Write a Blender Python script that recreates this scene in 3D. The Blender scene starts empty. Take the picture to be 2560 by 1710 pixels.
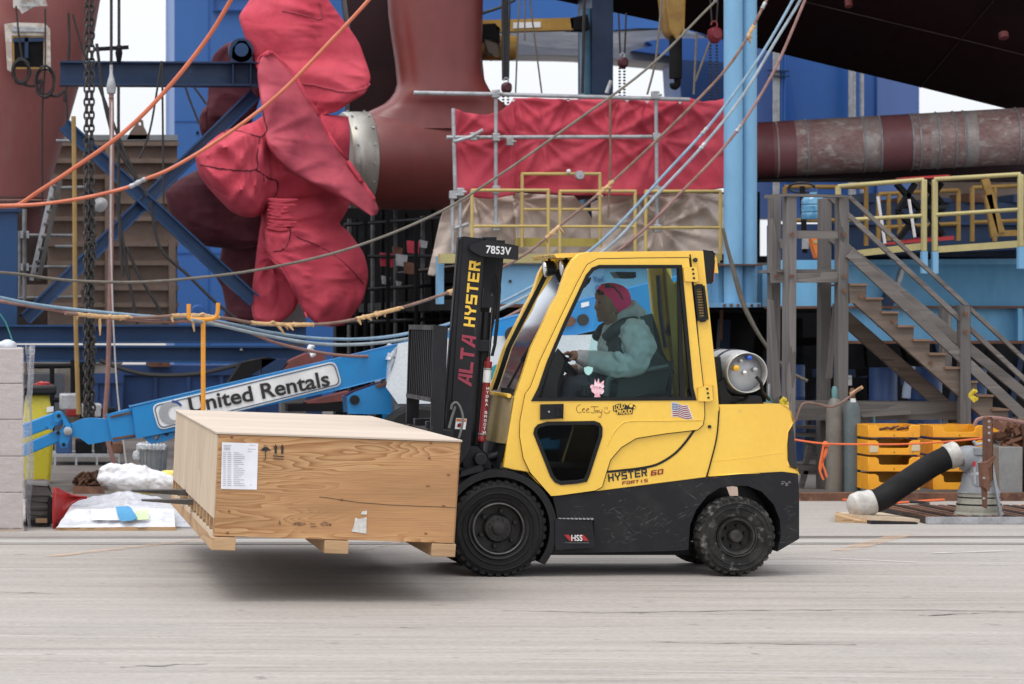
import bpy, bmesh, math, random
from mathutils import Vector as V, Matrix as Mx, noise as NZ
from mathutils.geometry import tessellate_polygon
random.seed(7)
SC = bpy.context.scene
COL = SC.collection
R = math.radians
# ------------------------------------------------------------------ camera (level, long lens, shifted frame)
CH = 1.747                                  # eye height
F, U0, V0 = 6256.0, 20.0, 800.0             # focal length and principal point in photo pixels (2560 wide)
cam = bpy.data.cameras.new('camera'); camo = bpy.data.objects.new('camera', cam); COL.objects.link(camo)
camo.location = (0, 0, CH); camo.rotation_euler = (R(90), 0, 0)
cam.sensor_width = 36; cam.lens = F/2560*36
cam.shift_x = (1280-U0)/2560; cam.shift_y = -(855-V0)/2560
cam.clip_start = .5; cam.clip_end = 3000
cam.dof.use_dof = True; cam.dof.focus_distance = 17.0; cam.dof.aperture_fstop = 5.0
SC.camera = camo
# ------------------------------------------------------------------ sky and sun (overcast)
SUN_EL, SUN_AZ = R(62), R(225)
w = bpy.data.worlds.new('World'); SC.world = w; w.use_nodes = True
nt = w.node_tree; bg = nt.nodes['Background']
sky = nt.nodes.new('ShaderNodeTexSky'); sky.sky_type = 'NISHITA'; sky.sun_disc = False
sky.sun_elevation = SUN_EL; sky.sun_rotation = SUN_AZ; sky.dust_density = 6; sky.air_density = 1.0
mixn = nt.nodes.new('ShaderNodeMix'); mixn.data_type = 'RGBA'; mixn.inputs['Factor'].default_value = .86
nt.links.new(sky.outputs[0], mixn.inputs['A']); mixn.inputs['B'].default_value = (9.6, 9.9, 10.4, 1)   # the cloud layer
tcw = nt.nodes.new('ShaderNodeTexCoord'); sep = nt.nodes.new('ShaderNodeSeparateXYZ'); nt.links.new(tcw.outputs['Generated'], sep.inputs[0])
mrw = nt.nodes.new('ShaderNodeMapRange'); mrw.inputs['To Min'].default_value = .90; mrw.inputs['To Max'].default_value = 1.95; nt.links.new(sep.outputs['Z'], mrw.inputs['Value'])   # overcast: brighter overhead
scw = nt.nodes.new('ShaderNodeVectorMath'); scw.operation = 'SCALE'; nt.links.new(mixn.outputs['Result'], scw.inputs[0]); nt.links.new(mrw.outputs[0], scw.inputs['Scale'])
nt.links.new(scw.outputs[0], bg.inputs['Color']); bg.inputs['Strength'].default_value = .105
sl = bpy.data.lights.new('sun', 'SUN'); sl.energy = 1.0; sl.angle = R(25); sl.color = (1, .96, .9)
so = bpy.data.objects.new('sun', sl); COL.objects.link(so)
sd = V((math.sin(SUN_AZ)*math.cos(SUN_EL), math.cos(SUN_AZ)*math.cos(SUN_EL), math.sin(SUN_EL)))
so.rotation_euler = sd.to_track_quat('Z', 'Y').to_euler(); so.location = (0, 0, 30)
SC.view_settings.view_transform = 'Standard'; SC.view_settings.look = 'None'
SC.view_settings.exposure = 0.10; SC.view_settings.gamma = 1; SC.view_settings.use_curve_mapping = False
SC.render.engine = 'CYCLES'
SC.cycles.max_bounces = 8; SC.cycles.transparent_max_bounces = 16; SC.cycles.diffuse_bounces = 3
SC.cycles.use_denoising = True

# ------------------------------------------------------------------ helpers
def P(u, v, d):
    'world point seen at photo pixel (u, v) at distance d'
    return V(((u-U0)/F*d, d, CH-(v-V0)/F*d))
def zm(ox, oy, s):
    return lambda *pts: [(ox+x*s, oy+y*s) for x, y in pts]
zA, zB, zC, zD, zE = [zm(o, 0, .36345) for o in (0, 400, 960, 1400, 1920)]
zA2, zB2 = zm(0, 450, .36345), zm(400, 560, .36345)
zC2, zD2, zE2 = [zm(o, 400, .36345) for o in (960, 1400, 1920)]
zG1 = zm(0, 850, .36345); zG2 = zm(400, 980, .3826); zG3 = zm(1100, 900, .38265); zG4 = zm(1400, 900, .38255); zG5 = zm(1920, 850, .36345)
zM1 = zm(1000, 580, .17857); zM2 = zm(1000, 840, .20408); zPp = zm(1340, 680, .2104); zL = zm(1700, 600, .2933)
zO = zm(0, 0, 1.09075)

class MB:
    def __init__(s): s.v = []; s.f = []; s.m = []
    def add(s, vs, fs, mi=0):
        b = len(s.v); s.v += [tuple(x) for x in vs]
        s.f += [[b+i for i in f] for f in fs]; s.m += [mi]*len(fs); return s
    def hexa(s, p, mi=0):      # 8 points: bottom ring 4 then top ring 4
        return s.add(p, [(3,2,1,0),(4,5,6,7),(0,1,5,4),(1,2,6,5),(2,3,7,6),(3,0,4,7)], mi)
    def box(s, x0, x1, y0, y1, z0, z1, mi=0):
        return s.hexa([(x0,y0,z0),(x1,y0,z0),(x1,y1,z0),(x0,y1,z0),(x0,y0,z1),(x1,y0,z1),(x1,y1,z1),(x0,y1,z1)], mi)
    def beam(s, a, b, w, h, up=(0,0,1), mi=0, w2=None, h2=None):
        a, b = V(a), V(b); d = (b-a).normalized(); up = V(up)
        if abs(d.dot(up)) > .98: up = V((0,1,0))
        sd_ = d.cross(up).normalized(); u_ = sd_.cross(d).normalized()
        w2 = w if w2 is None else w2; h2 = h if h2 is None else h2
        p = []
        for c, ww, hh in ((a,w,h),(b,w2,h2)):
            p += [c-sd_*ww/2-u_*hh/2, c+sd_*ww/2-u_*hh/2, c+sd_*ww/2+u_*hh/2, c-sd_*ww/2+u_*hh/2]
        return s.hexa(p, mi)
    def tube(s, pts, r, n=8, mi=0, cap=True):
        pts = [V(p) for p in pts]; k = len(pts)
        rs = r if isinstance(r, (list, tuple)) else [r]*k
        ref = None; rings = []
        for i, p in enumerate(pts):
            t = (pts[min(i+1, k-1)]-pts[max(i-1, 0)])
            t = t.normalized() if t.length > 1e-9 else V((0,0,1))
            if ref is None: ref = V((0,0,1)) if abs(t.z) < .9 else V((1,0,0))
            a = (ref-t*ref.dot(t))
            a = a.normalized() if a.length > 1e-6 else t.orthogonal().normalized()
            ref = a; b = t.cross(a)
            rings.append([p+(a*math.cos(2*math.pi*j/n)+b*math.sin(2*math.pi*j/n))*rs[i] for j in range(n)])
        return s.loft(rings, mi, cap)
    def loft(s, rings, mi=0, cap=True, closed=True):
        n = len(rings[0]); vs = [q for r_ in rings for q in r_]; fs = []
        for i in range(len(rings)-1):
            for j in range(n if closed else n-1):
                a = i*n+j; b = i*n+(j+1) % n
                fs.append((a, b, b+n, a+n))
        if cap and closed: fs += [tuple(range(n))[::-1], tuple(range((len(rings)-1)*n, len(rings)*n))]
        return s.add(vs, fs, mi)
    def lathe(s, prof, o, ax, n=32, mi=0, cap=True):
        'prof: (radius, distance along ax)'
        o = V(o); ax = V(ax).normalized(); a = ax.orthogonal().normalized(); b = ax.cross(a)
        return s.loft([[o+ax*t+(a*math.cos(2*math.pi*j/n)+b*math.sin(2*math.pi*j/n))*max(r_, 1e-4) for j in range(n)] for r_, t in prof], mi, cap)
    def prism(s, poly, y0, y1, holes=(), mi=0):
        'poly in (x, z), extruded along y'
        loops = [list(poly)]+[list(h) for h in holes]
        flat = [q for l in loops for q in l]
        if holes or True:
            tris = tessellate_polygon([[V((x, z, 0)) for x, z in l] for l in loops])
        n = len(flat)
        vs = [(x, y0, z) for x, z in flat]+[(x, y1, z) for x, z in flat]
        fs = []
        for t in tris:
            (ax_, az), (bx, bz), (cx, cz) = [flat[i] for i in t]
            t = tuple(t) if (bx-ax_)*(cz-az)-(bz-az)*(cx-ax_) > 0 else tuple(t)[::-1]
            fs.append(t); fs.append(tuple(i+n for i in t[::-1]))
        o = 0
        for l in loops:
            k = len(l)
            for i in range(k):
                a = o+i; b = o+(i+1) % k
                fs.append((a, a+n, b+n, b))
            o += k
        return s.add(vs, fs, mi)
    def plate(s, px, d, t, holes=(), mi=0):
        'outline in photo pixels lying at distance d, extruded t metres away from the camera'
        c = lambda l: [(P(u, v, d).x, P(u, v, d).z) for u, v in l]
        return s.prism(c(px), d, d+t, [c(h) for h in holes], mi)
    def grid(s, fn, nu, nv, mi=0):
        vs = [fn(i/nu, j/nv) for j in range(nv+1) for i in range(nu+1)]
        fs = [(j*(nu+1)+i, j*(nu+1)+i+1, (j+1)*(nu+1)+i+1, (j+1)*(nu+1)+i) for j in range(nv) for i in range(nu)]
        return s.add(vs, fs, mi)
    def ball(s, c, r, n=12, mi=0, sc=(1,1,1)):
        c = V(c); rings = []
        for i in range(n//2+1):
            a = math.pi*i/(n//2); z = math.cos(a); q = max(math.sin(a), 1e-3)
            rings.append([c+V((q*math.cos(2*math.pi*j/n)*r*sc[0], q*math.sin(2*math.pi*j/n)*r*sc[1], z*r*sc[2])) for j in range(n)])
        return s.loft(rings, mi, False)
    def ibeam(s, a, b, h, w, tf, tw, up=(0,0,1), mi=0):
        a, b = V(a), V(b); d = (b-a).normalized(); up = V(up); sd_ = d.cross(up).normalized(); u_ = sd_.cross(d).normalized()
        s.beam(a+u_*(h/2-tf/2), b+u_*(h/2-tf/2), w, tf, up, mi)
        s.beam(a-u_*(h/2-tf/2), b-u_*(h/2-tf/2), w, tf, up, mi)
        return s.beam(a, b, tw, h-2*tf-.002, up, mi)

ORG = {}
def thing(name, label, cat, origin, group=None, kind=None):
    o = bpy.data.objects.new(name, None); COL.objects.link(o); o.location = origin; o.empty_display_size = .1
    o['label'] = label; o['category'] = cat
    if group: o['group'] = group
    if kind: o['kind'] = kind
    ORG[o.name] = V(origin); return o
def part(mb, name, mat, parent=None, bevel=0, ang=35, seg=2, label=None, origin=None, remesh=0, smooth_it=0, sub=0, sharp=38):
    org = ORG[parent.name] if parent else V(origin or (0,0,0))
    me = bpy.data.meshes.new(name)
    me.from_pydata([tuple(V(p)-org) for p in mb.v], [], mb.f)
    mats = mat if isinstance(mat, (list, tuple)) else [mat]
    for m_ in mats: me.materials.append(m_)
    me.polygons.foreach_set('material_index', [min(i, len(mats)-1) for i in mb.m])
    me.validate()
    me.polygons.foreach_set('use_smooth', [True]*len(me.polygons))
    if sharp < 179: me.set_sharp_from_angle(angle=R(sharp))
    o = bpy.data.objects.new(name, me); COL.objects.link(o)
    ORG[o.name] = org
    if parent: o.parent = parent
    else: o.location = org
    if label: o['label'] = label
    if bevel:
        b = o.modifiers.new('b', 'BEVEL'); b.width = bevel; b.segments = seg; b.limit_method = 'ANGLE'; b.angle_limit = R(ang); b.use_clamp_overlap = True
        b.harden_normals = False
    if remesh:
        m_ = o.modifiers.new('r', 'REMESH'); m_.mode = 'VOXEL'; m_.voxel_size = remesh; m_.use_smooth_shade = True
    if smooth_it:
        m_ = o.modifiers.new('s', 'SMOOTH'); m_.factor = .5; m_.iterations = smooth_it
    if sub:
        m_ = o.modifiers.new('u', 'SUBSURF'); m_.levels = m_.render_levels = sub
    return o
def single(mb, name, mat, label, cat, group=None, kind=None, **k):
    xs, ys, zs = zip(*mb.v)
    org = ((min(xs)+max(xs))/2, (min(ys)+max(ys))/2, min(zs))
    o = part(mb, name, mat, None, origin=org, **k)
    if label: o['label'] = label
    if cat: o['category'] = cat
    if group: o['group'] = group
    if kind: o['kind'] = kind
    return o
def structure(mb, name, mat, **k):
    o = part(mb, name, mat, None, **k); o['kind'] = 'structure'; return o
def dup(root, delta, label=None, group=None):
    r = root.copy(); COL.objects.link(r); r.location = root.location+V(delta)
    if label: r['label'] = label
    if group: r['group'] = group
    for ch in list(root.children):
        c = ch.copy(); COL.objects.link(c); c.parent = r
        for g in list(ch.children):
            q = g.copy(); COL.objects.link(q); q.parent = c
    return r

# block letters as abutting quads in a unit cell
def rc(*a): return [[(x0,y0),(x1,y0),(x1,y1),(x0,y1)] for x0,y0,x1,y1 in a]
T_ = .27
GL = {
 'H': rc((0,0,T_,1),(1-T_,0,1,1),(T_,.4,1-T_,.6)),
 'Y': rc((.5-T_/2,0,.5+T_/2,.42))+[[(0,1),(0.0,.62),(.5-T_/2,.42),(.5,.42),(.5,.58),(T_,.72),(T_,1)]]+[[(1,1),(1-T_,1),(1-T_,.72),(.5,.58),(.5,.42),(.5+T_/2,.42),(1,.62)]],
 'S': rc((0,.8,1,1),(0,.6,T_,.8),(0,.4,1,.6),(1-T_,.2,1,.4),(0,0,1,.2)),
 'T': rc((0,.79,1,1),(.5-T_/2,0,.5+T_/2,.79)),
 'E': rc((0,0,T_,1),(T_,.8,1,1),(T_,.4,.92,.6),(T_,0,1,.2)),
 'R': rc((0,0,T_,1),(T_,.8,1,1),(1-T_,.6,1,.8),(T_,.4,1,.6))+[[(.5,.4),(.8,.4),(1,0),(.7,0)]],
 'F': rc((0,0,T_,1),(T_,.79,1,1),(T_,.4,.9,.6)),
 'O': rc((0,0,T_,1),(1-T_,0,1,1),(T_,.8,1-T_,1),(T_,0,1-T_,.2)),
 'I': rc((.36,0,.64,1)),
 '6': rc((0,0,T_,1),(T_,.8,1,1),(T_,.4,1,.6),(1-T_,.2,1,.4),(T_,0,1,.2)),
 'A': [[(0,0),(.3,0),(.75,1),(.5,1)]]+rc((.76,0,1,1))+[[(.42,.22),(.75,.22),(.75,.4),(.5,.4)]],
 'L': rc((0,0,T_,1),(T_,0,1,.21)),
}
def quads(st, p0, rt, up, mb, gap=.22, lift=(0,-.003,0)):
    'rt/up are vectors: whole string width, letter height'
    p0, rt, up = V(p0)+V(lift), V(rt), V(up)
    n = len(st); cw = 1/(n+gap*(n-1)); nrm = rt.cross(up).normalized()
    for i, ch in enumerate(st):
        if ch == ' ': continue
        ox = i*cw*(1+gap)
        for q in GL[ch]:
            mb.add([p0+rt*(ox+x*cw)+up*y for x, y in q], [tuple(range(len(q)))])
    return mb
DEPS = None
def words(st, p0, rt, up, mb, bold=0, lift=(0,-.003,0), mi=0):
    'built-in font, stretched so that the string fills rt x up (cap height)'
    cu = bpy.data.curves.new('t', 'FONT'); cu.body = st; cu.size = 1; cu.offset = bold; cu.fill_mode = 'FRONT'; cu.resolution_u = 4
    o = bpy.data.objects.new('t', cu); COL.objects.link(o)
    bpy.context.view_layer.update()
    dg = bpy.context.evaluated_depsgraph_get()
    me = bpy.data.meshes.new_from_object(o.evaluated_get(dg))
    vs = [v.co.copy() for v in me.vertices]; fs = [tuple(p.vertices) for p in me.polygons]
    bpy.data.objects.remove(o); bpy.data.curves.remove(cu); bpy.data.meshes.remove(me)
    if not vs: return mb
    x0 = min(v.x for v in vs); x1 = max(v.x for v in vs); cap = .73
    p0, rt, up = V(p0)+V(lift), V(rt), V(up)
    mb.add([p0+rt*((v.x-x0)/(x1-x0))+up*(v.y/cap) for v in vs], fs, mi); return mb

# ------------------------------------------------------------------ materials
def nodes(name):
    m = bpy.data.materials.new(name); m.use_nodes = True
    t = m.node_tree; return m, t, t.nodes['Principled BSDF']
def nd(t, ty, **k):
    n = t.nodes.new(ty)
    for a, b in k.items():
        if hasattr(n, a): setattr(n, a, b)
        else: n.inputs[a].default_value = b
    return n
def coord(t, st=(1,1,1)):
    tc = nd(t, 'ShaderNodeTexCoord'); mp = nd(t, 'ShaderNodeMapping'); mp.inputs['Scale'].default_value = st
    t.links.new(tc.outputs['Object'], mp.inputs[0]); return mp.outputs[0]
def noise_(t, co, sc, det=4, dist=0, rough=.55):
    n = nd(t, 'ShaderNodeTexNoise'); n.inputs['Scale'].default_value = sc; n.inputs['Detail'].default_value = det
    n.inputs['Distortion'].default_value = dist; n.inputs['Roughness'].default_value = rough
    t.links.new(co, n.inputs['Vector']); return n.outputs['Fac']
def ramp(t, fac, lo, hi):
    r_ = nd(t, 'ShaderNodeMapRange'); r_.inputs['From Min'].default_value = lo; r_.inputs['From Max'].default_value = hi
    t.links.new(fac, r_.inputs['Value']); return r_.outputs[0]
def mix(t, fac, a, b, mode='MIX'):
    n = nd(t, 'ShaderNodeMix', data_type='RGBA', blend_type=mode)
    for s_, x in (('Factor', fac), ('A', a), ('B', b)):
        if hasattr(x, 'links'): t.links.new(x, n.inputs[s_])
        elif isinstance(x, (int, float)): n.inputs[s_].default_value = x
        else: n.inputs[s_].default_value = (*x, 1)
    return n.outputs['Result']
def mat(name, c, r=.6, m=0, crease=0, c2=None, sc=2.5, lo=.42, hi=.62, amt=1, fine=.12, fsc=40, bump=0, bsc=30, st=(1,1,1), c3=None, lo3=.6, hi3=.68, sc3=5, coat=0, spec=.5, bst=None, bdist=.01):
    M, t, b = nodes(name); co = coord(t, st)
    c2 = c2 or tuple(x*.8 for x in c)
    f = ramp(t, noise_(t, co, sc, 6), lo, hi)
    if amt < 1:
        q = nd(t, 'ShaderNodeMath', operation='MULTIPLY'); t.links.new(f, q.inputs[0]); q.inputs[1].default_value = amt; f = q.outputs[0]
    cc = mix(t, f, c, c2)
    if c3: cc = mix(t, ramp(t, noise_(t, co, sc3, 8, .3), lo3, hi3), cc, c3)
    if fine:
        g = ramp(t, noise_(t, co, fsc, 5), .25, .75)
        q = nd(t, 'ShaderNodeMapRange'); q.inputs['To Min'].default_value = 1-fine; q.inputs['To Max'].default_value = 1+fine; t.links.new(g, q.inputs['Value'])
        v_ = nd(t, 'ShaderNodeVectorMath', operation='SCALE'); t.links.new(cc, v_.inputs[0]); t.links.new(q.outputs[0], v_.inputs['Scale']); cc = v_.outputs[0]
    t.links.new(cc, b.inputs['Base Color'])
    rr = nd(t, 'ShaderNodeMapRange'); rr.inputs['To Min'].default_value = max(0, r-.1); rr.inputs['To Max'].default_value = min(1, r+.12); t.links.new(f, rr.inputs['Value']); t.links.new(rr.outputs[0], b.inputs['Roughness'])
    b.inputs['Metallic'].default_value = m; b.inputs['Specular IOR Level'].default_value = spec
    if coat: b.inputs['Coat Weight'].default_value = coat; b.inputs['Coat Roughness'].default_value = .12
    if crease:       # sharp cloth creases: the valleys of a stretched noise
        hs = []
        for sc_, st_, w_ in ((.85,(1,1,.6),1.0),(1.5,(.6,1,1.1),.55),(3.4,(1,1,.6),.12)):
            a_ = nd(t, 'ShaderNodeMath', operation='SUBTRACT'); t.links.new(noise_(t, coord(t, st_), sc_, 2, .35), a_.inputs[0]); a_.inputs[1].default_value = .5
            b_ = nd(t, 'ShaderNodeMath', operation='ABSOLUTE'); t.links.new(a_.outputs[0], b_.inputs[0])
            c_ = nd(t, 'ShaderNodeMath', operation='MINIMUM'); t.links.new(b_.outputs[0], c_.inputs[0]); c_.inputs[1].default_value = .10
            d_ = nd(t, 'ShaderNodeMath', operation='MULTIPLY'); t.links.new(c_.outputs[0], d_.inputs[0]); d_.inputs[1].default_value = w_; hs.append(d_.outputs[0])
        s0 = nd(t, 'ShaderNodeMath', operation='ADD'); t.links.new(hs[0], s0.inputs[0]); t.links.new(hs[1], s0.inputs[1])
        s1 = nd(t, 'ShaderNodeMath', operation='ADD'); t.links.new(s0.outputs[0], s1.inputs[0]); t.links.new(hs[2], s1.inputs[1])
        bn = nd(t, 'ShaderNodeBump'); bn.inputs['Strength'].default_value = 1; bn.inputs['Distance'].default_value = crease
        t.links.new(s1.outputs[0], bn.inputs['Height']); t.links.new(bn.outputs[0], b.inputs['Normal'])
    elif bump:
        bc = coord(t, bst) if bst else co
        bn = nd(t, 'ShaderNodeBump'); bn.inputs['Strength'].default_value = bump; bn.inputs['Distance'].default_value = bdist
        t.links.new(noise_(t, bc, bsc, 4), bn.inputs['Height']); t.links.new(bn.outputs[0], b.inputs['Normal'])
    return M
def wood(name, a, b_, st, sc=1.0, bands=9, knots=None, r=.7, dirt=(.12,.08,.05), vary=.25):
    'plywood or plank grain: contour bands of a stretched noise'
    M, t, b = nodes(name); co = coord(t, st)
    n = noise_(t, co, sc, 2.5, .25, .45)
    q = nd(t, 'ShaderNodeMath', operation='MULTIPLY'); q.inputs[1].default_value = bands; t.links.new(n, q.inputs[0])
    fr = nd(t, 'ShaderNodeMath', operation='FRACT'); t.links.new(q.outputs[0], fr.inputs[0])
    pw = nd(t, 'ShaderNodeMath', operation='POWER'); pw.inputs[1].default_value = 1.6; t.links.new(fr.outputs[0], pw.inputs[0])
    co2 = coord(t, tuple(x*6 if x > 1.5 else x for x in st))
    fib = ramp(t, noise_(t, co2, 9, 4), .3, .7)
    big = ramp(t, noise_(t, co, sc*.8, 2), .3, .7)
    cc = mix(t, pw.outputs[0], a, b_)
    mid = tuple((x+y)/2 for x, y in zip(a, b_))
    cc = mix(t, ramp(t, noise_(t, co, sc*.55, 2), .42, .6), cc, mid)
    v1 = nd(t, 'ShaderNodeMapRange'); v1.inputs['To Min'].default_value = 1-vary*.5; v1.inputs['To Max'].default_value = 1+vary*.5; t.links.new(fib, v1.inputs['Value'])
    v2 = nd(t, 'ShaderNodeMapRange'); v2.inputs['To Min'].default_value = 1-vary; v2.inputs['To Max'].default_value = 1+vary*.5; t.links.new(big, v2.inputs['Value'])
    m1 = nd(t, 'ShaderNodeMath', operation='MULTIPLY'); t.links.new(v1.outputs[0], m1.inputs[0]); t.links.new(v2.outputs[0], m1.inputs[1])
    s1 = nd(t, 'ShaderNodeVectorMath', operation='SCALE'); t.links.new(cc, s1.inputs[0]); t.links.new(m1.outputs[0], s1.inputs['Scale']); cc = s1.outputs[0]
    if knots:
        vo = nd(t, 'ShaderNodeTexVoronoi'); vo.inputs['Scale'].default_value = knots; t.links.new(coord(t), vo.inputs['Vector'])
        k = nd(t, 'ShaderNodeMapRange'); k.inputs['From Min'].default_value = .035; k.inputs['From Max'].default_value = .085; k.inputs['To Min'].default_value = 1; k.inputs['To Max'].default_value = 0
        t.links.new(vo.outputs['Distance'], k.inputs['Value']); cc = mix(t, k.outputs[0], cc, dirt)
    t.links.new(cc, b.inputs['Base Color']); b.inputs['Roughness'].default_value = r; b.inputs['Specular IOR Level'].default_value = .25
    bn = nd(t, 'ShaderNodeBump'); bn.inputs['Strength'].default_value = .25; bn.inputs['Distance'].default_value = .004
    t.links.new(fib, bn.inputs['Height']); t.links.new(bn.outputs[0], b.inputs['Normal'])
    return M
def glass(name, tint, refl=.08, rough=.02):
    M = bpy.data.materials.new(name); M.use_nodes = True; t = M.node_tree
    t.nodes.remove(t.nodes['Principled BSDF']); out = t.nodes['Material Output']
    tr = nd(t, 'ShaderNodeBsdfTransparent'); tr.inputs[0].default_value = (*tint, 1)
    gl = nd(t, 'ShaderNodeBsdfGlossy'); gl.inputs['Roughness'].default_value = rough; gl.inputs[0].default_value = (.9,.95,1,1)
    fr = nd(t, 'ShaderNodeFresnel'); fr.inputs[0].default_value = 1.16
    mx = nd(t, 'ShaderNodeMixShader'); t.links.new(fr.outputs[0], mx.inputs[0]); t.links.new(tr.outputs[0], mx.inputs[1]); t.links.new(gl.outputs[0], mx.inputs[2])
    t.links.new(mx.outputs[0], out.inputs[0]); return M
def film(name, c, alpha, rough=.25, bs=.6):
    'thin plastic wrap'
    M, t, b = nodes(name); b.inputs['Base Color'].default_value = (*c, 1); b.inputs['Roughness'].default_value = rough
    co = coord(t, (1,1,2.5)); f = ramp(t, noise_(t, co, 9, 5, 1.2), .35, .7)
    q = nd(t, 'ShaderNodeMapRange'); q.inputs['To Min'].default_value = alpha*.5; q.inputs['To Max'].default_value = min(1, alpha*1.5); t.links.new(f, q.inputs['Value'])
    t.links.new(q.outputs[0], b.inputs['Alpha'])
    bn = nd(t, 'ShaderNodeBump'); bn.inputs['Strength'].default_value = bs; bn.inputs['Distance'].default_value = .02
    t.links.new(f, bn.inputs['Height']); t.links.new(bn.outputs[0], b.inputs['Normal']); return M

M_ = {}
M_['yellow'] = mat('yellow_paint', (.86,.545,.070), .32, c2=(.82,.50,.064), sc=1.6, fine=.035, fsc=25, coat=.35, c3=(.50,.34,.10), lo3=.69, hi3=.80, sc3=9)
M_['black'] = mat('black_paint', (.007,.007,.008), .42, spec=.3, c2=(.011,.011,.012), fine=.25, bump=.05, bsc=80)
M_['scuffed'] = None
M_['frame_black'] = mat('dusty_black_steel', (.008,.008,.0105), .45, spec=.3, c2=(.012,.012,.015), sc=6, c3=(.06,.056,.054), lo3=.66, hi3=.8, sc3=14, fine=.2, st=(1,1,.6))
M_['rubber'] = mat('tyre_rubber', (.009,.009,.0095), .75, spec=.25, c2=(.015,.015,.0155), sc=8, fine=.3, bump=.2, bsc=60)
M_['rubber_dirty'] = mat('dusty_tyre_rubber', (.016,.0155,.0155), .85, spec=.25, c2=(.035,.033,.031), sc=9, lo=.42, hi=.6, c3=(.17,.16,.15), lo3=.56, hi3=.72, sc3=16, fine=.3, bump=.35, bsc=70)
M_['gasket'] = mat('rubber_gasket', (.007,.007,.008), .55, spec=.3, fine=.1)
M_['steel'] = mat('bare_steel', (.42,.42,.43), .4, .7, c2=(.3,.29,.28), fine=.1)
M_['galv'] = mat('galvanised_steel', (.40,.41,.43), .5, .35, c2=(.3,.3,.31), sc=8, fine=.15)
M_['white'] = mat('white_paint', (.78,.78,.78), .5, fine=.04)
M_['red'] = mat('red_plastic', (.42,.02,.02), .4, fine=.06)
M_['lens_red'] = mat('red_lens', (.5,.02,.03), .15, fine=.05)
M_['darkred'] = mat('dark_red_paint', (.23,.012,.014), .35, c2=(.2,.01,.012), fine=.08)
M_['paper'] = mat('paper', (.76,.77,.82), .6, fine=.02, bump=.1, bsc=12)
M_['ink'] = mat('ink', (.02,.018,.016), .7, fine=.1)
M_['ink_soft'] = mat('grey_ink', (.25,.25,.28), .7, fine=.1)
M_['glass'] = glass('window_glass', (.975,.99,.99))
M_['glass_lo'] = glass('lower_window_glass', (.26,.29,.27))
M_['glass_ws'] = glass('dusty_windshield_glass', (.72,.71,.69), rough=.06)
M_['chrome'] = mat('chrome', (.8,.8,.82), .12, 1, fine=.02)
# ------------------------------------------------------------------ special materials
def scuffed():
    M, t, b = nodes('scratched_black_paint')
    cc = (.009,.009,.011); tot = None
    for ang, sc, st in ((.5, 7, (.6,1,9)), (-.7, 6, (.7,1,10)), (.12, 9, (.4,1,8))):
        tc = nd(t, 'ShaderNodeTexCoord'); mp = nd(t, 'ShaderNodeMapping'); mp.inputs['Rotation'].default_value = (0, ang, 0)
        mp2 = nd(t, 'ShaderNodeMapping'); mp2.inputs['Scale'].default_value = st
        t.links.new(tc.outputs['Object'], mp.inputs[0]); t.links.new(mp.outputs[0], mp2.inputs[0])
        f = ramp(t, noise_(t, mp2.outputs[0], sc, 3, 1.2, .7), .66, .72)
        if tot is None: tot = f
        else:
            q = nd(t, 'ShaderNodeMath', operation='MAXIMUM'); t.links.new(tot, q.inputs[0]); t.links.new(f, q.inputs[1]); tot = q.outputs[0]
    co = coord(t)
    msk = ramp(t, noise_(t, co, 2.6, 4), .44, .60)
    q = nd(t, 'ShaderNodeMath', operation='MULTIPLY'); t.links.new(tot, q.inputs[0]); t.links.new(msk, q.inputs[1])
    base = mix(t, ramp(t, noise_(t, co, 5, 7), .5, .75), cc, (.022,.021,.021))
    t.links.new(mix(t, q.outputs[0], base, (.17,.16,.155)), b.inputs['Base Color']); b.inputs['Roughness'].default_value = .5; b.inputs['Specular IOR Level'].default_value = .3
    return M
M_['scuffed'] = scuffed()
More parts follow.
